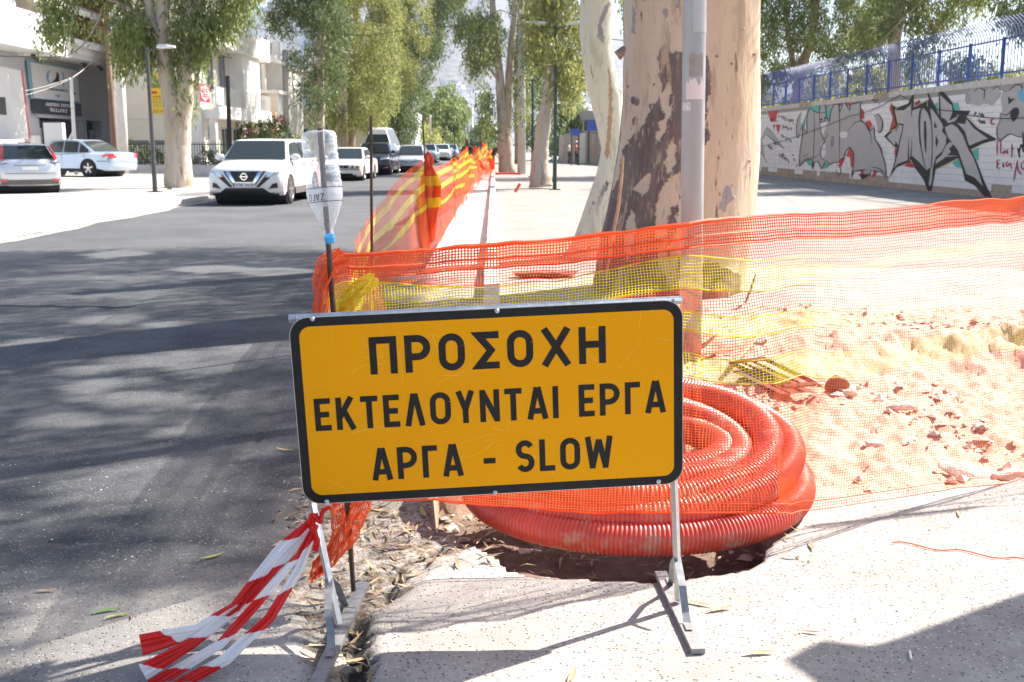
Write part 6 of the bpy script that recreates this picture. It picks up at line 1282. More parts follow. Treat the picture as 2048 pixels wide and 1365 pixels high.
# 1. white crossover coming towards us
def f_cross(car, P, hw, fy):
    P('lower_grille', [(-hw*.72,.27),(hw*.72,.27),(hw*.50,.42),(-hw*.50,.42)], BLACKM); P('skid_plate', [(-hw*.9,.24),(hw*.9,.24),(hw*.88,.31),(-hw*.88,.31)], BLACKM, off=.008)
    P('grille', [(-.28,.50),(.28,.50),(.52,.82),(-.52,.82)], BLACKM, off=.010)
    for s_ in (-1, 1):
        P('chrome_v', [(s_*.20,.545),(s_*.27,.53),(s_*.47,.82),(s_*.36,.82)], CHROME, off=.022)
        h = P('headlight', [(s_*.50,.70),(s_*.58,.66),(s_*.86,.80),(s_*.885,.86)], HEADL, off=.016); 
        P('lamp_core', [(s_*.53,.70),(s_*.60,.69),(s_*.72,.77),(s_*.60,.77)], CHROME, off=.024, par=h); P('indicator', [(s_*.50,.69),(s_*.57,.665),(s_*.60,.69),(s_*.52,.72)], AMBER, off=.026, par=h)
        P('fog_recess', [(s_*.58,.40),(s_*.80,.43),(s_*.78,.55),(s_*.68,.52)], BLACKM, off=.012); P('fog_lamp', [(s_*.70,.285),(s_*.86,.30),(s_*.86,.335),(s_*.72,.33)], HEADL, off=.02)
        P('dark_flank', [(s_*.28,.44),(s_*.36,.44),(s_*.62,.66),(s_*.53,.74)], BLACKM, off=.009)
    P('chrome_v', [(-.22,.53),(.22,.53),(.22,.56),(-.22,.56)], CHROME, off=.022)
    q = MB(); y = fy(0,.67)-.03
    for k in range(24):
        a0_, a1_ = 2*pi*k/24, 2*pi*(k+1)/24; q.add([(cos(a)*r, y-.006, .69+sin(a)*r) for a, r in ((a0_,.085),(a1_,.085),(a1_,.062),(a0_,.062))], [(0,1,2,3)])
    q.box((0, y-.008, .69), (.20,.008,.026)); q.build('badge', CHROME, car)
    pl = P('number_plate', [(-.26,.445),(.26,.445),(.26,.545),(-.26,.545)], PLATE, off=.028); P('plate_band', [(-.26,.445),(-.225,.445),(-.225,.545),(-.26,.545)], mat('plate_blue', (.03,.08,.45), .4), off=.031, par=pl, nx=1)
    plate_txt(pl, 'YTN-3434', -.20, .24, .460, .07, fy(.2,.5)-.031)
Lq = 4.4
c1 = make_car('white crossover driving towards the camera in the near lane, plate YTN-3434', Lq, 1.82, 1.60, PW, sil_suv(Lq), (.98,1.62,3.55,4.25,1.07,1.60), .345, (.88,3.55), f_cross)
p = G(494,411); c1.location = (p[0], p[1]-.2, 0); c1.scale = (1.04,)*3; c1.rotation_euler = (0,0,radians(-3.5))
# people in the crossover: head and shoulders behind the glass
# 2. white square-cut sedan
def f_beemer(car, P, hw, fy):
    for s_ in (-1, 1):
        h = P('headlight_panel', [(s_*.14,.52),(s_*hw*.93,.52),(s_*hw*.93,.66),(s_*.14,.66)], BLACKM, off=.008)
        for xx in (.42,.62):
            q = MB(); q.lathe((s_*xx, fy(s_*xx,.59)-.012, .59), [(.066,.01),(.066,-.006),(.05,-.016),(.0,-.022)], 14, ax=1); q.build('headlight', HEADL, h, smooth=True)
        P('indicator', [(s_*.74,.53),(s_*hw*.95,.53),(s_*hw*.95,.65),(s_*.74,.65)], AMBER, off=.016); P('grille', [(s_*.02,.53),(s_*.12,.53),(s_*.12,.66),(s_*.02,.66)], BLACKM, off=.02)
    P('lower_grille', [(-hw*.6,.22),(hw*.6,.22),(hw*.6,.32),(-hw*.6,.32)], BLACKM); P('bumper_strip', [(-hw*.92,.46),(hw*.92,.46),(hw*.92,.49),(-hw*.92,.49)], BLACKM, off=.014); P('number_plate', [(-.25,.34),(.25,.34),(.25,.44),(-.25,.44)], PLATE, off=.02); P('lower_grille', [(-hw*.98,.18),(hw*.98,.18),(hw*.98,.26),(-hw*.98,.26)], BLACKM, off=.006)
c = make_car('older white saloon with round twin headlights behind the bottle', 4.6, 1.78, 1.41, PW, sil_sedan(4.6), (1.25,1.95,3.15,3.75,.90,1.40), .31, (.85,3.6), f_beemer, clad=False)
p = G(680,363); c.location = (p[0], p[1], 0); c.rotation_euler = (0,0,radians(-3))
# 3. black suv
def f_bsuv(car, P, hw, fy):
    for s_ in (-1, 1):
        P('grille', [(s_*.03,.52),(s_*.24,.52),(s_*.27,.80),(s_*.03,.80)], DARKIN, off=.02); P('grille_frame', [(s_*.27,.50),(s_*.30,.50),(s_*.31,.82),(s_*.28,.82)], CHROME, off=.022); P('headlight', [(s_*.46,.74),(s_*.82,.80),(s_*.84,.88),(s_*.50,.86)], HEADL, off=.02); P('lower_trim', [(s_*.55,.32),(s_*.85,.36),(s_*.85,.40),(s_*.55,.36)], CHROME, off=.02)
    P('grille_frame', [(-.29,.80),(.29,.80),(.29,.83),(-.29,.83)], CHROME, off=.023); P('number_plate', [(-.25,.40),(.25,.40),(.25,.50),(-.25,.50)], PLATE, off=.022); P('lower_grille', [(-.6,.26),(.6,.26),(.5,.38),(-.5,.38)], BLACKM)
c = make_car('black sport utility car waiting between the white saloon and the van', 4.45, 1.84, 1.62, PB, sil_suv(4.45), (1.0,1.65,3.5,4.2,1.08,1.62), .36, (.88,3.55), f_bsuv)
p = G(742,351); c.location = (p[0], p[1], 0); c.rotation_euler = (0,0,radians(-3))
# 4. silver compact
def f_comp(car, P, hw, fy):
    for s_ in (-1, 1):
        P('headlight', [(s_*.42,.60),(s_*.78,.70),(s_*.80,.80),(s_*.50,.72)], HEADL, off=.02); P('grille', [(s_*.0,.52),(s_*.10,.52),(s_*.55,.66),(s_*.50,.69)], BLACKM, off=.018)
    P('lower_grille', [(-.62,.24),(.62,.24),(.55,.36),(-.55,.36)], BLACKM); P('number_plate', [(-.25,.42),(.25,.42),(.25,.51),(-.25,.51)], PLATE, off=.022)
    q = MB(); q.lathe((0, fy(0,.66)-.02, .66), [(.06,.0),(.05,-.012)], 12, ax=1); q.build('badge', CHROME, car)
c = make_car('silver hatchback facing us right of the black car', 4.0, 1.72, 1.50, PS, sil_hatch(4.0), (.85,1.60,3.0,3.75,.93,1.50), .31, (.78,3.25), f_comp, clad=False)
p = G(818,346); c.location = (p[0], p[1], 0); c.rotation_euler = (0,0,radians(-2)); comp = c
for (px, py, lb, m_) in ((852,327,'blue grey car with pale windscreen behind the silver hatchback',PBLU),(882,322,'small far car behind the blue grey one in the queue',PW),(899,320,'farthest car of the queue, dark blue, right of the small white one',PBLU)):
    c2 = make_car(lb, 4.3, 1.8, 1.6, m_, sil_suv(4.3), (.95,1.6,3.4,4.1,1.05,1.58), .33, (.85,3.45), f_comp, clad=False); p = G(px, py); c2.location = (p[0], p[1], 0)
# 5. white van
def f_van(car, P, hw, fy):
    for s_ in (-1, 1): P('headlight', [(s_*.55,.78),(s_*.86,.80),(s_*.84,1.0),(s_*.62,.96)], HEADL, off=.02)
    P('grille', [(-.5,.62),(.5,.62),(.5,.84),(-.5,.84)], BLACKM, off=.015)
van = make_car('tall white minibus with dark windscreen standing behind the black car', 5.8, 2.0, 2.6, PW, [(.06,.28),(.0,.40),(.0,.75),(.05,.98),(.2,1.10),(.75,1.28),(1.0,1.42),(5.6,1.44),(5.78,1.3),(5.8,.6),(5.74,.32)], (.85,1.55,5.3,5.75,1.42,2.62), .36, (1.0,4.6), f_van, clad=False, wsr=(.04,.62), name='minibus', cat='minibus')
p = G(748,338); van.location = (p[0]+.1, p[1], 0); van.rotation_euler = (0,0,radians(-2))
# 6. silver hatchback seen from behind, left
def r_focus(car, P, hw, ry):
    for s_ in (-1, 1):
        q = MB(); q.add([(s_*(hw*.93), 3.95, 1.0),(s_*(hw*.80), 4.10, .98),(s_*(hw*.70), 3.66, 1.38),(s_*(hw*.80), 3.50, 1.38)], [(0,1,2,3)]); q.build('tail_light', REDL, car)
        P('reflector', [(s_*.62,.36),(s_*.82,.36),(s_*.82,.42),(s_*.62,.42)], REDL, 'r', .02)
    P('trim_strip', [(-.42,.80),(.42,.80),(.42,.83),(-.42,.83)], CHROME, 'r', .02); P('number_plate', [(-.22,.68),(.22,.68),(.22,.78),(-.22,.78)], PLATE, 'r', .02); P('bumper_low', [(-hw*.92,.26),(hw*.92,.26),(hw*.9,.40),(-hw*.9,.40)], CLAD, 'r', .014); P('bumper_line', [(-hw*.95,.575),(hw*.95,.575),(hw*.95,.59),(-hw*.95,.59)], CLAD, 'r', .012)
    q = MB(); q.box((0, 3.38, 1.46), (.34,.08,.03)); q.build('brake_light', REDL, car)
foc = make_car('silver hatchback parked on the far pavement seen from behind with red tail lights', 4.15, 1.70, 1.45, PS, [(.08,.20),(.0,.32),(.0,.55),(.05,.68),(.2,.76),(.6,.84),(.95,.92),(3.7,.99),(4.05,.98),(4.12,.86),(4.15,.60),(4.15,.40),(4.08,.24)], (.95,1.70,3.25,4.08,.93,1.45), .31, (.80,3.42), None, r_focus, clad=False, group='cars parked on the far pavement')
p = G(64,388,.1); foc.location = (p[0]-4.15*.515, p[1]+4.15*.857, .10); foc.rotation_euler = (0,0,radians(211))
# 7. ice-blue saloon side on
def r_mon(car, P, hw, ry):
    for s_ in (-1, 1):
        P('tail_light', [(s_*.50,.74),(s_*.86,.72),(s_*.86,.90),(s_*.62,.90)], REDL, 'r', .02)
        q = MB(); q.add([(s_*(hw+.006),4.28,.74),(s_*(hw+.006),4.62,.78),(s_*(hw*.99+.006),4.62,.90),(s_*(hw+.006),4.45,.88)], [(0,1,2,3)]); q.build('tail_light', REDL, car)
        q = MB(); q.box((s_*(hw+.003), 4.35, .60), (.02,.5,.03)); q.build('bumper_strip', CLAD, car)
    P('number_plate', [(-.25,.62),(.25,.62),(.25,.72),(-.25,.72)], PLATE, 'r', .02)
mon = make_car('light blue saloon parked side on in front of the grey shop front', 4.75, 1.82, 1.44, PLB, sil_sedan(4.75), (1.15,2.0,3.20,4.05,.90,1.44), .33, (.92,3.68), None, r_mon, clad=False, group='cars parked on the far pavement')
p = D(255,351,43); mon.location = (p[0]-4.75*.95, p[1]+4.75*.3, .278); mon.rotation_euler = (0,0,radians(252))
# white car nose at the very left edge
wl = make_car('white car cut by the left edge of the picture beside the silver hatchback', 4.2, 1.76, 1.5, PW, sil_hatch(4.2), (.85,1.60,3.1,3.9,.93,1.5), .31, (.80,3.35), f_comp, clad=False, group='cars parked on the far pavement')
p = G(-30,395,.1); wl.location = (p[0]-.62, p[1]-.8, .10); wl.rotation_euler = (0,0,radians(70))

# ================================================================= LAMPS, POLES
LP = 'street lamps'
GRN = mat('dark_green_lamp_paint', (.025,.055,.042), .45); DRK = mat('dark_grey_lamp_paint', (.06,.06,.058), .5); LHEAD = mat('lamp_head_white', (.62,.62,.60), .35)
def lamp(px, py, Y, top_py, rpx, label, heads, m, basez=0.0):
    t0 = D(px, HY, Y); t0[2] = basez; t = empty('street_lamp', t0, label, 'street lamp', LP); zt_ = D(px, top_py, Y)[2]; r = rpx*Y/F_PX
    q = MB(); q.tube([(0,0,0),(0,0,.9),(0,0,.92),(0,0,zt_-basez)], [r*1.15,r*1.15,r,r*.8], 10); q.build('pole', m, t, smooth=False)
    q = MB(); q.box((0,0,.015), (r*6,r*6,.03)); q.build('base_plate', m, t)
    for k in range(4):
        pass
    for dx, dz, L_, tilt in heads:
        q = MB(); q.tube([(0,0,zt_-basez-.08),(dx*.35/abs(dx),0,zt_-basez-.03+dz*.3)], r*.45, 6); q.build('arm', m, t)
        q = MB(); c0 = np.array([dx*.30/abs(dx), 0, zt_-basez+dz]); s_ = dx/abs(dx)
        rows_ = []
        for k, (tt, hw_, ht) in enumerate(((0,.08,.05),(.15,.13,.08),(.6,.15,.075),(1.0,.11,.03))):
            x = c0[0]+s_*L_*tt; z = c0[2]+tilt*tt*L_; rows_.append([(x,-hw_,z),(x,-hw_*.7,z+ht),(x,hw_*.7,z+ht),(x,hw_,z),(x,hw_*.8,z-.03),(x,-hw_*.8,z-.03)])
        q.grid(rows_, wrap=True); q.poly(rows_[0]); q.poly(rows_[-1][::-1]); hd = q.build('lamp_head', LHEAD, t)
        q = MB(); q.box((c0[0]+s_*L_*.5, 0, c0[2]+tilt*.5*L_-.037), (L_*.8,.17,.012)); q.build('diffuser', mat('lamp_glass', (.7,.7,.68), .25), hd)
    return t, t0
lamp(1110,381,36.9,52,3.6,'dark green double headed street lamp on the square beside the leaning tree',[(-.5,.05,.75,.06),(.5,.03,.7,.12)],GRN)
lamp(1065,350,52,158,2.6,'smaller green street lamp behind the concrete pole',[(.5,.0,.75,.03)],GRN)
lamp(305,390,32.9,95,4.2,'dark grey street lamp with flat white head in front of the forked tree',[(.5,.0,.52,.03)],DRK,.1)
lamp(744,320,88,229,1.6,'faraway street lamp above the white minibus',[(.5,.0,.9,.03)],DRK,.1)
for (px, tp_, Y, rp_, m_, nm, lb, bz) in ((235,0,47,11,mat('pale_concrete_pole',(.62,.61,.59),.8,var=.1),'utility_pole','thick pale concrete pole at the right end of the shop building',.1),(222,62,46,5.5,mat('brown_timber_pole',(.17,.095,.065),.85,var=.2,vscale=2),'utility_pole','thin rust brown timber pole leaning in front of the pale concrete pole',.1),(144,155,46,3.6,mat('white_pipe',(.66,.65,.62),.6,dirt=((.45,.33,.16),3,.6)),'service_mast','white steel mast with cables above the light blue saloon',.1),(570,100,72,6.5,mat('grey_concrete_pole',(.46,.43,.38),.85,var=.1),'utility_pole','grey concrete utility pole with insulators above the bougainvillea',.1),(456,152,52,4.5,mat('black_timber_pole',(.035,.028,.026),.85),'utility_pole','short black timber post in front of the white house',.1),(1043,-60,57,7.4,mat('weathered_concrete_pole',(.50,.48,.45),.85,var=.15,vscale=1,dirt=((.3,.28,.26),2,.6)),'utility_pole','tall grey concrete utility pole with stuck notices between the trees',0)):
    t0 = D(px, HY, Y); t0[2] = bz; t = empty(nm, t0, lb, 'pole', 'utility poles'); zt_ = D(px, tp_, Y)[2]; r = rp_*Y/F_PX
    leanx = {222:-.012,144:-.02,456:.035,235:-.01}.get(px, 0)*zt_*-1.0
    dx = D({222:214,144:142,456:455,235:232}.get(px, px), tp_, Y)[0]-t0[0]; bx_ = D({222:228,144:149,456:459,235:243}.get(px, px), 300, Y)[0]-t0[0]
    q = MB(); q.tube([(bx_,0,0),(bx_*.5+dx*.5,0,zt_*.5),(dx,0,zt_-bz)], [r*1.1,r,r*.85], 12); q.build('shaft', m_, t, smooth=True)
    if px == 570:
        for k in range(5): q = MB(); z = zt_-.4-k*.45; q.tube([(-.5,0,z-.15),(.0,0,z),(.5,0,z-.15)], .03, 5); q.build('insulator_bracket', DRK, t)
        q = MB(); q.tube([(.2,0,zt_-4.3),(.4,0,zt_-3.6),(1.0,0,zt_-3.3),(2.0,0,zt_-3.3)], .045, 6); q.build('lamp_arm', GALV, t)
    if px == 1043:
        for zz_, hh, c_ in ((2.9,.45,(.7,.66,.62)),(3.9,.28,(.72,.7,.66)),(2.35,.3,(.28,.28,.42))): q = MB(); q.add([(sin(a)*(r*1.03), -cos(a)*(r*1.03), zz_+dz) for dz in (0,hh) for a in np.linspace(-.9,.7,7)], [(k, k+1, k+8, k+7) for k in range(6)]); q.build('notice', mat('pole_notice', c_, .8, var=.25, vscale=14), t)
    if px == 144:
        q = MB(); q.tube([(bx_,0,1.9),(bx_-.25,-.05,1.5),(bx_-.9,-.05,1.35)], .05, 7); q.build('bent_conduit', m_, t)
# foreground galvanised pole with sticker remains
p0 = G(1380,745); mp = empty('metal_pole', p0, 'round galvanised metal pole with torn stickers in front of the huge trunk', 'pole'); YP = p0[1]
rp_ = 22.5*YP/F_PX; topz = D(1388,-300,YP)
q = MB(); dxp = D(1389.5,0,YP)[0]-p0[0]; zt_ = D(1389,0,YP)[2]; q.tube([(0,0,-.05),(dxp*.5,0,zt_*.5),(dxp,0,zt_),(dxp*1.8,0,zt_*2.0)], rp_, 40); q.build('shaft', mat('galvanised_pole_paint', (.36,.355,.35), .36, .35, var=.06, vscale=3, dirt=((.36,.35,.33), 4, .62)), mp, smooth=True)
def pole_patch(nm, x0, x1, y0, y1, m, ragged=0, off=.0015):
    q = MB(); rows_ = []; n = 14
    for k in range(9):
        v = k/8; row = []
        for l in range(n+1):
            px = x0+(x1-x0)*l/n; yy0 = y0+ragged*(vn(l*1.7, 2.0+x0)-.5)*2; yy1 = y1-ragged*(vn(l*2.3+4, 1.0)-.5)*0
            py = float(yy0*(1-v)+yy1*v); c = D(1380+ (1389.5-1380)*(745-py)/745, py, YP)-p0; s_ = np.clip((px-(1380+(1389.5-1380)*(745-py)/745))/22.5, -.985, .985); row.append((c[0]+s_*(rp_+off), -sqrt(1-s_*s_)*(rp_+off), c[2]))
        rows_.append(row)
    q.grid(rows_); return q.build(nm, m, mp, smooth=True)
pole_patch('sticker_residue', 1375,1402,108,154, mat('torn_grey_sticker', (.30,.28,.265), .8, var=.15, vscale=30), 5); pole_patch('torn_sticker', 1370,1402,165,200, mat('torn_white_sticker', (.72,.62,.62), .7), 9, .002)
pole_patch('access_panel', 1382,1409.5,-30,67, mat('panel_metal', (.44,.435,.43), .4, .3), 0, .003); pole_patch('small_sticker', 1365,1378,206,222, mat('small_print_sticker', (.62,.6,.57), .7, var=.6, vscale=160), 1)
# wires
cable('cable', [D(210,0,46), D(120,115,30), (-22,22,5.2)], .014, CAB, 'dark cable crossing the shop balcony at upper left', .5, group='overhead cables')
cable('cable', [D(400,75,50), D(470,115,60), D(570,118,72)], .02, CAB, 'dark cable from the forked tree to the utility pole', .3, group='overhead cables')
cable('cable', [D(420,30,60), D(640,62,58), D(850,48,50), D(1000,20,46), D(1330,84,44)], .016, CAB, 'long dark cable spanning the street across the tree crowns', .35, group='overhead cables')
for k in range(2): cable('cable', [D(50,182+k*9,37), D(144,155+k*2,46), D(190,118,53)], .008, mat('cable_pale', (.45,.43,.40), .6), ['upper pale cable from the white mast to the white billboard','lower pale cable from the white mast to the white billboard'][k], .05, group='overhead cables')
for k in range(3): cable('cable', [D(575,112+k*14,72), D(640,170+k*15,66), D(700,215+k*12,76)], .018, CAB, ['topmost cable going down right from the utility pole','middle cable going down right from the utility pole','lowest cable going down right from the utility pole'][k], .2, group='overhead cables')

# ================================================================= PEOPLE (skinned figures)
def person(name, label, loc, rz, shirt, trousers, joints, scale=1.0, skinc=(.35,.20,.14), hairc=(.02,.018,.015), hat=None):
    J = {'hip':(0,0,.95,.125),'belly':(0,.0,1.10,.12),'chest':(0,0,1.32,.145),'neck':(0,0,1.48,.055),'head0':(0,-.01,1.56,.075),'head1':(0,-.015,1.68,.085),'head2':(0,-.01,1.75,.05),
         'shL':(.17,0,1.42,.062),'elL':(.23,0,1.15,.042),'wrL':(.25,-.05,.90,.03),'haL':(.25,-.07,.80,.034),'shR':(-.17,0,1.42,.062),'elR':(-.23,0,1.15,.042),'wrR':(-.25,-.05,.90,.03),'haR':(-.25,-.07,.80,.034),
         'thL':(.09,0,.88,.095),'knL':(.10,-.02,.50,.062),'anL':(.10,.02,.09,.042),'toL':(.11,-.15,.04,.035),'thR':(-.09,0,.88,.095),'knR':(-.10,-.02,.50,.062),'anR':(-.10,.02,.09,.042),'toR':(-.11,-.15,.04,.035)}
    J.update(joints); names = list(J); E = [('hip','belly'),('belly','chest'),('chest','neck'),('neck','head0'),('head0','head1'),('head1','head2'),('chest','shL'),('shL','elL'),('elL','wrL'),('wrL','haL'),('chest','shR'),('shR','elR'),('elR','wrR'),('wrR','haR'),('hip','thL'),('thL','knL'),('knL','anL'),('anL','toL'),('hip','thR'),('thR','knR'),('knR','anR'),('anR','toR')]
    t = empty(name, loc, label, 'person', rz=rz); me = bpy.data.meshes.new('body'); me.from_pydata([tuple(c*scale for c in J[n][:3]) for n in names], [(names.index(a), names.index(b_)) for a, b_ in E], [])
    o = link('body', me, t); sk = o.modifiers.new('skin', 'SKIN'); sv = me.skin_vertices[0].data
    for i, n in enumerate(names): sv[i].radius = (J[n][3]*scale, J[n][3]*scale*.85); sv[i].use_root = (n == 'hip')
    ss = o.modifiers.new('sub', 'SUBSURF'); ss.levels = 1; ss.render_levels = 1
    dg = bpy.context.evaluated_depsgraph_get(); ev = bpy.data.meshes.new_from_object(o.evaluated_get(dg)); o.modifiers.clear(); o.data = ev
    mats_ = [mat('skin', skinc, .6), mat('shirt_cloth', shirt, .8), mat('trouser_cloth', trousers, .8), mat('shoe', (.03,.03,.03), .6), mat('hair', hairc, .7)]
    ev.materials.clear(); [ev.materials.append(m_) for m_ in mats_]
    wr_ = [np.array(J[k][:3])*scale for k in ('wrL','haL','wrR','haR')]
    for p_ in ev.polygons:
        c = np.array(p_.center); z = c[2]/scale; hd = np.array(J['head1'][:3])*scale
        if np.linalg.norm(c-hd) < .155*scale: p_.material_index = 4 if (c[2] > hd[2]+.02*scale or c[1] > hd[1]+.03*scale) else 0
        elif min(np.linalg.norm(c-w_) for w_ in wr_) < .09*scale: p_.material_index = 0
        elif z < .10: p_.material_index = 3
        elif z < J['hip'][2]+.02 and abs(c[0]/scale) < .19: p_.material_index = 2
        else: p_.material_index = 1
        p_.use_smooth = True
    if hat: q = MB(); h = np.array(J['head1'][:3])*scale; q.lathe(tuple(h+np.array([0,0,.02])), [(.12*scale,0),(.105*scale,.06*scale),(.05*scale,.10*scale)], 14); q.build('helmet', mat('helmet', hat, .4), t, smooth=True)
    return t
p = D(1138,HY,88)*np.array([1,1,0]); person('person', 'worker in pale top and dark trousers with raised arm by the graffiti boarding', p, 1.2, (.62,.52,.46), (.10,.08,.07), {'elL':(.25,-.1,1.62,.042),'wrL':(.14,-.12,1.80,.03),'haL':(.10,-.12,1.88,.034),'knL':(.12,-.15,.52,.062)}, hairc=(.35,.2,.13))
p = D(1152,HY,87)*np.array([1,1,0]); person('person', 'worker in orange vest and white helmet walking by the graffiti boarding', p, 1.5, (.75,.22,.10), (.05,.05,.05), {'elL':(.22,-.15,1.2,.042),'wrL':(.15,-.35,1.15,.03),'haL':(.13,-.42,1.17,.034),'knL':(.1,-.18,.52,.062),'anL':(.1,-.1,.10,.042)}, hat=(.75,.74,.7))
p = G(935,365); person('person', 'person in black clothes standing beyond the roadside netting', p, 0, (.012,.012,.014), (.012,.012,.014), {}, skinc=(.12,.07,.05))
p = G(985,345); person('person', 'person in dark jacket bending at the far end of the netting', p, .8, (.03,.025,.03), (.25,.08,.06), {'chest':(0,-.25,1.22,.145),'neck':(0,-.36,1.33,.055),'head0':(0,-.42,1.38,.075),'head1':(0,-.48,1.44,.085),'head2':(0,-.5,1.5,.05),'belly':(0,-.1,1.08,.12),'shL':(.17,-.27,1.3,.062),'shR':(-.17,-.27,1.3,.062),'elL':(.2,-.4,1.05,.042),'wrL':(.15,-.5,.85,.03),'haL':(.14,-.55,.78,.034),'elR':(-.2,-.4,1.05,.042),'wrR':(-.15,-.5,.85,.03),'haR':(-.14,-.55,.78,.034)})

# ================================================================= BUILDINGS
RAILM = mat('balcony_rail_metal', (.55,.56,.56), .5, .3); ORW = mat('tan_balcony_wall', (.55,.36,.18), .85); AWN = mat('white_awning', (.78,.76,.72), .8, transl=.2); SOFF = mat('soffit_paint', (.62,.60,.57), .85)
def bld(label, loc, cat='building', group='buildings on the far side of the street'): return empty('apartment_building', loc, label, cat, group)
def part(nm, m, t, boxes, off=(0,0,0), **k):
    q = MB()
    for i_, (a, b_) in enumerate(boxes):
        q.box2(np.array(a)-np.array(off), np.array(b_)-np.array(off))
        if nm != 'window' and i_ < len(boxes)-1: q.build(nm, m, t, **k); q = MB()
    return q.build(nm, m, t, **k)
def win_x(t, x, y0, y1, z0, z1, off, m=None, mull=1, frame=SHUT):
    """window in a wall facing +X"""
    f = part('window', frame, t, [((x-.02,y0-.06,z0-.06),(x+.05,y1+.06,z0)),((x-.02,y0-.06,z1),(x+.05,y1+.06,z1+.06)),((x-.02,y0-.06,z0),(x+.05,y0,z1)),((x-.02,y1,z0),(x+.05,y1+.06,z1))]+[((x-.01,y0+(y1-y0)*k/(mull+1)-.03,z0),(x+.045,y0+(y1-y0)*k/(mull+1)+.03,z1)) for k in range(1, mull+1)], off)
    g_ = part('pane', m or WINGL, f, [((x-.015,y0,z0),(x+.02,y1,z1))], off); return f
def win_y(t, y, x0, x1, z0, z1, off, m=None, mull=1, frame=SHUT):
    f = part('window', frame, t, [((x0-.06,y-.05,z0-.06),(x1+.06,y+.02,z0)),((x0-.06,y-.05,z1),(x1+.06,y+.02,z1+.06)),((x0-.06,y-.05,z0),(x0,y+.02,z1)),((x1,y-.05,z0),(x1+.06,y+.02,z1))]+[((x0+(x1-x0)*k/(mull+1)-.03,y-.045,z0),(x0+(x1-x0)*k/(mull+1)+.03,y+.01,z1)) for k in range(1, mull+1)], off)
    part('pane', m or WINGL, f, [((x0,y-.02,z0),(x1,y+.015,z1))], off); return f
# B1: shop building (street face X = -17)
XF = -20.3
def yx(px, X=XF): d = ray(px, HY); return X*d[1]/d[0]
def zx(px, py, X=XF): d = ray(px, py); t = X/d[0]; return EYE+d[2]*t
o1 = (XF, 40, 0); B1 = bld('grey and white apartment block with a shop sign and balconies at upper left', o1)
ya, yb = yx(40)-9, yx(236); zs = zx(60,112)
part('wall', GREYW, B1, [((XF-9,ya,0),(XF,yx(82),zs)),((XF-9,yx(205),0),(XF,yb,zs)),((XF-9,yx(82),2.72),(XF,yx(205),zs)),((XF-9,yx(168),0),(XF,yx(176),2.72))], o1)
part('upper_wall', ORW, B1, [((XF-9,ya,zs+.25),(XF-.02,yb,14.0))], o1)
part('balcony_slab', SOFF, B1, [((XF-.5,ya,zs),(XF+1.5,yb-.2,zs+.24))], o1); yc1, yc2 = yx(120,XF+1.5), yx(160,XF+1.5)
zpar = zs+1.25
part('parapet', WHITEP, B1, [((XF+1.38,ya,zs+.24),(XF+1.52,yx(52,XF+1.5),zpar+.75)),((XF+1.38,yx(52,XF+1.5),zs+.242),(XF+1.5,yc1,zs+.75)),((XF+.0,yc1,zs-.05),(XF+1.62,yc2-.6,zpar+.35)),((XF+1.36,yc2-.6,zs+.241),(XF+1.5,yb-.2,zs+.80))], o1)
part('party_wall', WHITEP, B1, [((XF-.1,yc1-.15,zs+.25),(XF+1.3,yc1-.02,10))], o1)
q = MB()
for k in range(44):
    y = yx(52,XF+1.5)+(yc1-yx(52,XF+1.5))*k/43; q.box((XF+1.44-o1[0], y-o1[1], zs+1.1), (.03,.05,.75))
q.build('rail_bars', RAILM, B1, kind='stuff'); part('top_rail', RAILM, B1, [((XF+1.42,yx(52,XF+1.5),zs+1.47),(XF+1.47,yc1,zs+1.52))], o1)
for k in range(6):
    q = MB(); y0_ = yc2+k*.95; q.box((XF+1.66-o1[0], y0_-o1[1], zs+.66), (.28,.85,.28)); pb = q.build('planter_box', WHITEP, B1)
t0_ = np.array([XF+1.7, yc2+2.2, 0])
shrub('balcony_plant', [(165,68),(172,40),(188,34),(205,50),(204,66)], 50.6, LG2, 'dry yellow green plant on the balcony above the shop sign', 51, cat='plant')
q = MB()
for (y0_, y1_) in ((ya+1, yc1-.3), (yc1+.1, yb-.3)):
    n = 24
    for k in range(n):
        u0, u1 = y0_+(y1_-y0_)*k/n, y0_+(y1_-y0_)*(k+1)/n; z1_ = zs+2.95; z0_ = zs+2.02+.05*(k % 2)
        q.add([(XF+.05-o1[0],u0-o1[1],z1_),(XF+.05-o1[0],u1-o1[1],z1_),(XF+1.75-o1[0],u1-o1[1],z0_+.1),(XF+1.75-o1[0],u0-o1[1],z0_+.1)], [(0,1,2,3)]); q.add([(XF+1.75-o1[0],u0-o1[1],z0_+.1),(XF+1.75-o1[0],u1-o1[1],z0_+.1),(XF+1.76-o1[0],u1-o1[1],z0_-.12),(XF+1.76-o1[0],(u0+u1)/2-o1[1],z0_-.19),(XF+1.76-o1[0],u0-o1[1],z0_-.12)], [(0,1,2,3,4)])
q.build('awning', AWN, B1)
part('balcony_slab', WHITEP, B1, [((XF-.5,ya,zs+3.1),(XF+1.5,yb-.2,zs+4.2))], o1)
part('beam', GREYW, B1, [((XF-.05,yx(76),2.70),(XF+.12,yx(210),3.0))], o1)
part('shop_glass', WINGL, B1, [((XF-.5,yx(82),.1),(XF-.45,yx(168),2.6)),((XF-.5,yx(176),.1),(XF-.46,yx(205),2.6))], o1)
part('shop_floor', GREYW, B1, [((XF-.6,yx(82),0),(XF-.0,yx(205),.12))], o1)
part('white_pillar', WHITEP, B1, [((XF-.1,yx(60),.0),(XF+.20,yx(73),1.9)),((XF-.1,yx(222),0),(XF+.25,yb+.1,zs-.01))], o1)
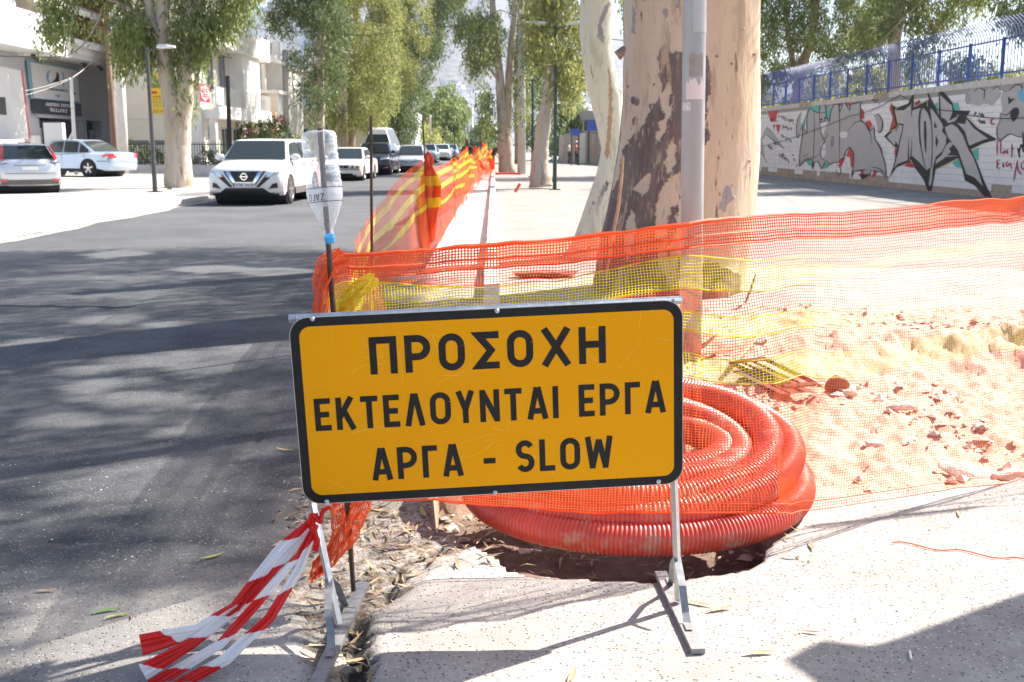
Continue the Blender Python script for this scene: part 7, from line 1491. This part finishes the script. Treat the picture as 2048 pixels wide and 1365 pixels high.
for (a_, b_) in ((84,100),(178,186),(196,205)): win_x(B1, XF-.4, yx(a_), yx(b_), .3, 2.2, o1, mat('pale_shutter', (.5,.52,.56), .6), 0)
win_x(B1, XF+.01, ya+2, ya+3.5, zs+.9, zs+2.6, o1, None, 1); win_x(B1, XF+.01, yc2+1.2, yc2+2.8, zs+.5, zs+2.6, o1, None, 1)
# sign boards
def on_x(t, X, off):
    return lambda px, py, d=0.0: (lambda r_: (np.array([X+d, r_[1]*(X+d)/r_[0], EYE+r_[2]*(X+d)/r_[0]])-np.array(off)))(ray(px, py))
zq1 = lambda x, y: (40+x/6.825, 100+y/6.825)
SX = XF+.20; osx = on_x(None, SX, o1)
sg = empty('shop_sign', (SX, 43, 3.2), 'white shop sign with black figure between blue arcs above a dark lettered strip', 'shop sign'); osg = on_x(None, SX, (SX,43,3.2))
def sgpoly(nm, polys, m, d):
    q = MB()
    for pl in polys: q.poly([osg(*zq1(x, y), d) for x, y in pl])
    return q.build(nm, m, sg)
sgb = MB(); P4 = [osg(*zq1(x, y), 0) for x, y in ((120,140),(800,265),(835,730),(178,665))]; sgb.prism(P4, (-.12,0,0)); sgb.build('frame', mat('sign_blue_frame', (.18,.36,.45), .5), sg)
sgpoly('face', [[(140,170),(785,285),(815,712),(190,655)]], mat('sign_white_face', (.62,.62,.60), .5), .01)
sgpoly('arc_mark', [[(425,255),(370,310),(358,370),(375,430),(420,480),(390,400),(395,320)], [(545,275),(600,330),(612,420),(595,510),(580,480),(592,400),(580,340)], [(470,595),(520,620),(560,600),(525,665)]], mat('sign_blue_print', (.12,.32,.42), .5), .016)
sgpoly('figure_mark', [[(500,300),(525,320),(540,370),(530,400),(545,420),(560,465),(530,470),(505,440),(470,440),(425,460),(480,400),(500,350)]], INK, .02); sgpoly('small_mark', [[(730,580),(770,590),(740,625),(735,605)]], mat('sign_purple', (.12,.05,.3), .5), .016)
def sgtext(s_, a, b_, h_px, m, d=.024):
    q = MB(); A_ = np.array(zq1(*a)); B_ = np.array(zq1(*b_)); L_ = B_-A_
    text(q, s_, lambda x, y, k: osg(*(A_+L_*x-np.array([0, y])), d+.0008*k), 1.0, h_px/6.825*1.0, t=.2, gap=.3); return q
def sgtext2(nm, s_, a, b_, h_px, m, d=.024):
    q = MB(); A_ = np.array(zq1(*a)); B_ = np.array(zq1(*b_)); L_ = np.hypot(*(B_-A_)); dr = (B_-A_)/L_
    text(q, s_, lambda x, y, k: osg(*(A_+dr*x-np.array([0, y])), d+.0006*k), L_, h_px/6.825, t=.2, gap=.3); q.build(nm, m, sg)
sgtext2('sign_text', 'TAEKBONTO', (380,545), (640,580), 32, INK)
q = MB(); q.prism([osg(*zq1(x, y), 0) for x, y in ((190,680),(838,745),(850,910),(205,865))], (-.10,0,0)); q.build('dark_strip', mat('sign_dark_strip', (.035,.045,.055), .5), sg)
WT = mat('sign_white_letters', (.75,.75,.75), .5); sgtext2('sign_text', 'AΘΛHTIKOΣ', (355,765), (540,778), 48, WT); sgtext2('sign_text', 'XΩPOΣ', (560,779), (690,790), 46, WT); sgtext2('sign_text', '"MAXΔPOΣ"', (395,840), (660,865), 50, WT)
for (px, py) in ((70,112),(168,126),(198,131)):
    p_ = on_x(None, XF+.8, (0,0,0))(px, py); t = empty('spotlight', p_, {70:'black spotlight under the balcony left above the shop sign',168:'black spotlight under the balcony right above the shop sign',198:'black spotlight under the balcony over the grey wall'}[px], 'spotlight', 'spotlights under the balcony'); q = MB(); q.tube([(0,0,.12),(0,0,-.02)], .02, 6); q.build('bracket', BLACKM, t); q = MB(); q.tube([(-.12,-.1,.05),(.12,.1,-.22)], [.06,.09], 8); q.build('lamp_body', BLACKM, t)
# B2 cream gable block
YB2 = 52.5; o2 = (-16, YB2, 0); xa, xb = D(243,300,YB2)[0], D(402,300,YB2)[0]; B2 = bld('cream rendered block with a yellow banner behind the forked tree', o2)
part('wall', CREAM, B2, [((xa,YB2,0),(xb,YB2+9,12.5))], o2); part('string_course', CREAM, B2, [((xa-.05,YB2-.08,D(300,238,YB2)[2]),(xb+.05,YB2+.0,D(300,234,YB2)[2]))], o2)
part('corner_pillar', WHITEP, B2, [((xb-.45,YB2-.12,0),(xb+.12,YB2+.4,12.6))], o2)
for (a_, b_) in ((255,298),(306,338)): win_y(B2, YB2, D(a_,285,YB2)[0], D(b_,285,YB2)[0], D(a_,290,YB2)[2], D(a_,281,YB2)[2], o2, mat('green_grey_glass', (.16,.20,.17), .4), 0, CREAM)
for k in range(3): win_x(B2, xb, YB2+1.5+k*2.5, YB2+2.8+k*2.5, 1.0, 2.3, o2); win_x(B2, xb, YB2+1.5+k*2.5, YB2+2.8+k*2.5, 4.2, 6.0, o2)
bn = empty('banner', (-15.5,YB2-.05,4), 'yellow advertising banner with Greek text partly hidden by the forked tree', 'banner'); onb = lambda px, py, d=.05: D(px, py, YB2-d)-np.array([-15.5,YB2-.05,4])
zq2 = lambda x, y: (240+x/6.825, 120+y/6.825)
q = MB(); q.prism([onb(*zq2(x, y), .08) for x, y in ((375,185),(700,190),(700,735),(415,735))], (0,.03,0)); q.build('sheet', mat('banner_yellow', (.80,.55,.03), .6), bn)
def bntext(s_, a, b_, h, m):
    q = MB(); A_ = np.array(zq2(*a)); B_ = np.array(zq2(*b_)); L_ = np.hypot(*(B_-A_)); dr = (B_-A_)/L_; text(q, s_, lambda x, y, k: onb(*(A_+dr*x-np.array([0, y])), .09+.0006*k), L_, h/6.825, t=.2, gap=.35); q.build('banner_text', m, bn)
bntext('ΣTAΘEPH ΓH', (405,515), (690,515), 24, INK); bntext('ΣTIΣ KINHTA', (415,553), (690,553), 22, INK); bntext('TAXΣΣOMA', (425,590), (690,590), 22, INK); bntext('ΔΩPEAN TH', (420,638), (690,638), 26, mat('banner_teal', (.05,.38,.36), .6)); bntext('213 99 000', (455,720), (695,720), 34, GRED)
q = MB(); q.poly([onb(*zq2(x, y), .09) for x, y in ((400,250),(480,220),(545,280),(530,380),(440,385),(405,330))]); q.build('banner_picture', mat('banner_picture', (.22,.14,.05), .6, col2=(.12,.25,.06), vscale=9), bn); q = MB(); q.poly([onb(*zq2(x, y), .092) for x, y in ((430,430),(510,430),(505,462),(430,462))]); q.build('banner_picture', GRED, bn)
# B3 white house with deep balconies
XB3 = -13.9; o3 = (XB3,54,0); B3 = bld('white house with deep beige balcony and red framed banner', o3)
y3a, y3b = yx(402,XB3), yx(515,XB3); y3a = max(y3a, YB2-.0)+.1
zsl = zx(480,235,XB3+1.0)
part('wall', mat('beige_wall', (.66,.52,.34), .85), B3, [((XB3-4,y3a+.3,2.9),(XB3-.6,y3b,10.5))], o3); part('ground_wall', WHITEP, B3, [((XB3-4,y3a+.3,0),(XB3-.6,y3b,2.89))], o3)
part('balcony_slab', WHITEP, B3, [((XB3-.7,y3a,2.75),(XB3+.9,y3b,3.15)),((XB3-.7,y3a,6.2),(XB3+.9,y3b+.1,7.4)),((XB3-.7,y3a,9.6),(XB3+.9,y3b+.1,10.6))], o3)
part('white_column', WHITEP, B3, [((XB3-.2,yx(466,XB3),3.15),(XB3+.7,yx(500,XB3),6.19)),((XB3+.4,y3a,0),(XB3+.7,y3a+.35,2.74)),((XB3+.3,y3b-.6,0),(XB3+.6,y3b-.25,2.74))], o3)
part('parapet', WHITEP, B3, [((XB3+.80,y3a,3.15),(XB3+.9,y3b,3.35))], o3)
q = MB()
for k in range(60): q.box((.85, y3a+(y3b-y3a)*k/59-54, 3.80), (.02,.03,.9))
q.build('rail_bars', RAILM, B3, kind='stuff')
for zz_ in (.9,): 
    win_x(B3, XB3-.6, y3a+1.5, y3a+3.4, .8, 2.4, o3, None, 1); win_x(B3, XB3-.6, y3a+5, y3a+6.5, .2, 2.4, o3, None, 0); win_x(B3, XB3-.59, y3a+1.2, y3a+3.0, 3.2, 5.4, o3, mat('pale_curtain', (.6,.62,.64), .5), 1); win_x(B3, XB3-.59, y3a+4.2, y3a+5.6, 3.2, 5.4, o3, None, 1); win_x(B3, XB3-.59, y3a+2, y3a+4, 7.5, 9.2, o3)
acu = empty('air_conditioner', (XB3-.3,y3a+2.0,5.75), 'beige air conditioner hanging under the upper balcony of the white house', 'air conditioner'); q = MB(); q.box((0,0,0), (.5,1.3,.6)); q.build('casing', CREAM, acu); q = MB(); q.lathe((.26,.2,0), [(.24,0),(.24,.01)], 16, ax=0); q.build('fan_grille', SHUT, acu); q = MB(); q.box((0,0,-.33), (.6,1.5,.03)); q.build('bracket', SHUT, acu)
bx = XB3+.97; ob = (bx,y3a+1,3.8); bnr = empty('banner', ob, 'white banner with red scalloped frame on the balcony rail of the white house', 'banner'); y_0, y_1 = yx(405,bx), yx(424,bx)
q = MB(); q.box2((-.02,y_0-ob[1],-.42),(0,y_1-ob[1],.38)); q.build('red_frame', mat('banner_red', (.72,.06,.10), .6), bnr); q = MB(); q.add([(.012, (y_0+y_1)/2-ob[1]+cos(a)*(y_1-y_0)*.43*(1+.05*cos(8*a)), -.02+sin(a)*.34*(1+.05*cos(8*a))) for a in np.linspace(0,2*pi,40,endpoint=False)], [tuple(range(40))]); q.build('white_panel', WHITEP, bnr)
q = MB(); [q.box((.02,(y_0+y_1)/2-ob[1],z),(.004,(y_1-y_0)*.5,.06)) for z in (-.18,-.08,.04,.14)]; q.build('print', mat('banner_red_print', (.62,.1,.12), .6), bnr)
b2n = empty('banner', (bx,y_1+1,3.8), 'pale blue and white banner next to the red framed one', 'banner'); q = MB(); q.box2((-.02,.0,-.45),(0,yx(452,bx)-y_1-1,.36)); q.build('sheet', mat('pale_blue_banner', (.50,.66,.74), .6, col2=(.75,.76,.76), vscale=.5), b2n)
part('chimney', WHITEP, B3, [((XB3-3,yx(500,XB3-2),10.6),(XB3-1.8,yx(508,XB3-2),12.2))], o3)
# B3b white block behind it
o4 = (-13,70,0); B4 = bld('bright white stepped block with roof terrace and chimneys right of the balcony house', o4); Yw = 70.0
xw0, xw1 = D(478,200,Yw)[0], D(556,200,Yw)[0]; Zp = lambda py: D(500, py, Yw)[2]
part('wall', WHITEP, B4, [((xw0-2,Yw,0),(xw1,Yw+9,Zp(186))),((xw0-2,Yw+1.6,Zp(186)),(xw1,Yw+9,Zp(126)))], o4)
part('balcony_slab', WHITEP, B4, [((xw0-1,Yw-1.2,Zp(188)),(xw1+.3,Yw+1.6,Zp(182))),((xw0-1,Yw-.8,Zp(127)),(xw1+.2,Yw+9,Zp(121)))], o4)
part('roof_parapet', WHITEP, B4, [((xw0-1,Yw-.7,Zp(121)),(xw1+.1,Yw-.5,Zp(112)))], o4)
part('chimney', WHITEP, B4, [((D(510,90,Yw)[0],Yw+1,Zp(120)),(D(534,90,Yw)[0],Yw+2.5,Zp(82))),((D(541,90,Yw)[0],Yw+.5,Zp(120)),(D(551,90,Yw)[0],Yw+1.5,Zp(80)))], o4)
part('column', WHITEP, B4, [((D(527,150,Yw)[0],Yw-.6,Zp(182)),(D(534,150,Yw)[0],Yw-.3,Zp(127)))], o4)
win_y(B4, Yw+1.6, D(496,150,Yw)[0], D(522,150,Yw)[0], Zp(180), Zp(138), o4, mat('white_shutter', (.62,.64,.66), .6), 1, WHITEP)
win_y(B4, Yw, D(511,215,Yw)[0], D(531,215,Yw)[0], Zp(221), Zp(201), o4, None, 1)
q = MB(); x0_, x1_ = D(498,195,Yw)[0]+13, D(534,195,Yw)[0]+13; n = 10
for k in range(n): a_, b_ = x0_+(x1_-x0_)*k/n, x0_+(x1_-x0_)*(k+1)/n; q.add([(a_,-.05,Zp(192)),(b_,-.05,Zp(192)),(b_,-.8,Zp(196)),((a_+b_)/2,-.8,Zp(198)),(a_,-.8,Zp(196))], [(0,1,2,3,4)])
q.build('awning', AWN, B4); part('lower_wall', mat('peach_wall', (.68,.48,.34), .85), B4, [((xw0,Yw-1.0,0),(xw1,Yw-.05,Zp(226)))], o4)
part('roof_pergola', SHUT, B4, [((D(478,60,Yw)[0],Yw+3,Zp(92)),(D(498,60,Yw)[0],Yw+6,Zp(88)))], o4); part('antenna_cowl', BLACKM, B4, [((D(513,78,Yw)[0],Yw+1.3,Zp(80)),(D(522,78,Yw)[0],Yw+1.8,Zp(72)))], o4)
# B5 pale yellow building
o5 = (-12,88,0); Yv = 88.0; B5 = bld('peach and cream two storey building with balcony behind the plastic bottle', o5); Zv = lambda py: D(600, py, Yv)[2]; xv = lambda px: D(px, 200, Yv)[0]
part('wall', YELLW, B5, [((xv(560),Yv,0),(xv(735),Yv+12,Zv(216)))], o5); part('upper_wall', WHITEP, B5, [((xv(562),Yv+1,Zv(216)),(xv(700),Yv+12,Zv(146)))], o5); part('roof_edge', mat('red_tile_edge', (.40,.10,.08), .8), B5, [((xv(558),Yv+.6,Zv(146)),(xv(700),Yv+12,Zv(142)))], o5); part('balcony_slab', WHITEP, B5, [((xv(560),Yv-1.2,Zv(220)),(xv(640),Yv+1,Zv(214)))], o5)
q = MB()
for k in range(70): q.box((xv(560)+(xv(640)-xv(560))*k/69+12, -1.15, (Zv(214)+Zv(201))/2), (.025,.02,Zv(201)-Zv(214)))
q.build('rail_bars', RAILM, B5, kind='stuff'); win_y(B5, Yv, xv(588), xv(612), Zv(280), Zv(258), o5, None, 2); win_y(B5, Yv, xv(640), xv(655), Zv(285), Zv(255), o5, None, 1); part('pilaster', WHITEP, B5, [((xv(596),Yv-.15,Zv(255)),(xv(603),Yv-.0,Zv(221)))], o5)
for (pa, pb, pt_, Yd, m_, lb) in ((715,830,225,110,WHITEP,'white low building behind the minibus'),(925,945,215,230,WHITEP,'small pale tower at the end of the street'),(1200,1165,225,100,WHITEP,'')):
    if not lb: continue
    x0_, x1_ = D(pa,200,Yd)[0], D(pb,200,Yd)[0]; oo_ = ((x0_+x1_)/2, Yd, 0); B = bld(lb, oo_); part('wall', m_, B, [((x0_,Yd,0),(x1_,Yd+10,D(pa,pt_,Yd)[2]))], oo_)
    for k in range(3):
        for z in range(int(D(pa,pt_,Yd)[2]/3)): win_y(B, Yd, x0_+(x1_-x0_)*(k+.3)/3, x0_+(x1_-x0_)*(k+.65)/3, 1+z*3, 2.4+z*3, oo_)
# B6 at the end of the square on the right
Y6 = 100; o6 = (8,Y6,0); B6 = bld('grey flat roofed building above the graffiti boarding at the far end of the square', o6); x6 = lambda px, Y=Y6: D(px,200,Y)[0]; z6 = lambda py, Y=Y6: D(1190,py,Y)[2]
part('wall', mat('grey_block_wall', (.30,.28,.25), .85), B6, [((x6(1166),Y6+.3,0),(x6(1260),Y6+9,z6(232)))], o6); part('roof_slab', mat('concrete_roof', (.36,.33,.30), .85), B6, [((x6(1164),Y6-.4,z6(240)),(x6(1262),Y6+9.5,z6(222)))], o6)
for k in range(6): win_y(B6, Y6+.3, x6(1169+k*12), x6(1177+k*12), z6(262), z6(242), o6, None, 0)
BRDM = mat('graffiti_boarding_paint', (.52,.45,.41), .8, col2=(.40,.30,.27), vscale=.9, dirt=((.50,.10,.07), .7, .58))
bd = empty('boarding_wall', (x6(1150,72),72,0), 'painted low boarding wall with red and grey scrawl behind the two workers', 'wall'); q = MB(); w0, w1 = D(1118,300,97)-np.array([x6(1150,72),72,0]), D(1262,300,78)-np.array([x6(1150,72),72,0])
nb_ = 12
for k in range(nb_):
    a_ = w0+(w1-w0)*k/nb_; b_ = w0+(w1-w0)*(k+.97)/nb_; q = MB(); h_ = 2.35+.1*(k % 3); q.prism([(a_[0],a_[1],0),(b_[0],b_[1],0),(b_[0],b_[1],h_),(a_[0],a_[1],h_)], (0,.12,0)); q.build('panel', BRDM if k != 4 else WHITEP, bd)
q = MB(); k = 5; a_ = w0+(w1-w0)*.45; b_ = w0+(w1-w0)*.475; q.prism([(a_[0],a_[1]-.05,0),(b_[0],b_[1]-.05,0),(b_[0],b_[1]-.05,2.6),(a_[0],a_[1]-.05,2.6)], (0,.1,0)); q.build('dark_post', mat('dark_blue_post', (.02,.03,.10), .6), bd)
BLP = mat('blue_sheet', (.06,.12,.42), .5)
for (xa_, xb_, ya_, yb_, lb) in ((1141,1160,258,272,'small blue sheet panel left above the boarding wall'),(1174,1206,240,262,'larger blue sheet panel right above the boarding wall')):
    c = D(xa_,yb_,80); t = empty('blue_hoarding', (c[0],c[1],c[2]-1.2), lb, 'panel', 'blue panels above the boarding'); d_ = D(xb_,ya_,80)-c
    q = MB(); q.box2((0,0,1.2),(d_[0],.05,1.2+d_[2])); q.build('sheet', BLP, t); part('post', DRK, t, [((.05,.06,-1),(.12,.12,1.2+d_[2])),((d_[0]-.12,.06,-1),(d_[0]-.05,.12,1.2+d_[2]))])
# white billboard at the far left, utility cabinet, railing, low wall
bb0 = D(20,300,33); bb = empty('billboard', (bb0[0],33,.1), 'blank white billboard with thin red edge at the far left', 'billboard'); ozb = lambda px, py: on_x(None, -15.0, (bb0[0],33,.1))(px, py)
q = MB(); q.prism([ozb(-60,120), ozb(42,142), ozb(58,278), ozb(-60,282)], (-.12,0,0)); q.build('board', WHITEP, bb); q = MB(); q.prism([ozb(42,142), ozb(44.5,142), ozb(60.5,278), ozb(58,278)], (.02,0,0)); q.build('red_edge', mat('billboard_red', (.6,.12,.12), .6), bb); q = MB(); q.poly([p_+np.array([.01,0,0]) for p_ in (ozb(-6,194), ozb(10,195), ozb(13,231), ozb(-4,229))]); q.build('dark_label', DRK, bb); part('post', GALVD, bb, [((-.4,.02,-.1),(-.3,.10,.8)),((.3,.02,-.1),(.4,.10,.8))])
cb = D(112,300,46); uc = empty('utility_cabinet', (cb[0],46,.1), 'white metal utility cabinet on the pavement under the shop sign', 'cabinet'); w_ = D(128,300,46)[0]-D(94,300,46)[0]; q = MB(); q.box2((-w_/2,-.25,0),(w_/2,.25,D(112,246,46)[2]-.1)); q.build('casing', mat('cabinet_white', (.68,.68,.66), .6), uc); q = MB(); q.box2((-w_*.48,-.27,.1),(w_*.15,-.252,1.6)); q.build('door', mat('cabinet_door', (.62,.62,.60), .6), uc); q = MB(); [q.box((w_*.02,-.28,.6+k*.12),(.14,.01,.03)) for k in range(5)]; q.build('vent_slats', SHUT, uc)
rl = empty('garden_railing', D(320,300,49)*np.array([1,1,0]), 'black iron garden railing on a low wall behind the forked tree', 'railing'); r0 = D(320,300,49)*np.array([1,1,0]); x0_, x1_ = D(248,300,49)[0]-r0[0], D(470,300,49)[0]-r0[0]
q = MB(); q.box2((x0_,0,0),(x1_,.2,.62)); q.build('low_wall', mat('low_wall_paint', (.5,.5,.52), .85, var=.1), rl); IRON = mat('black_iron', (.02,.02,.022), .5)
part('rail', IRON, rl, [((x0_,.06,1.50),(x1_,.10,1.54)),((x0_,.06,.72),(x1_,.10,.75))])
q = MB(); q.box((0,.08,1.13), (.022,.022,1.0)); bar_ = q.mesh('bar', IRON)
for k in range(42): link('bar', bar_, rl, loc=(x0_+(x1_-x0_)*(k+.5)/42, 0, 0))
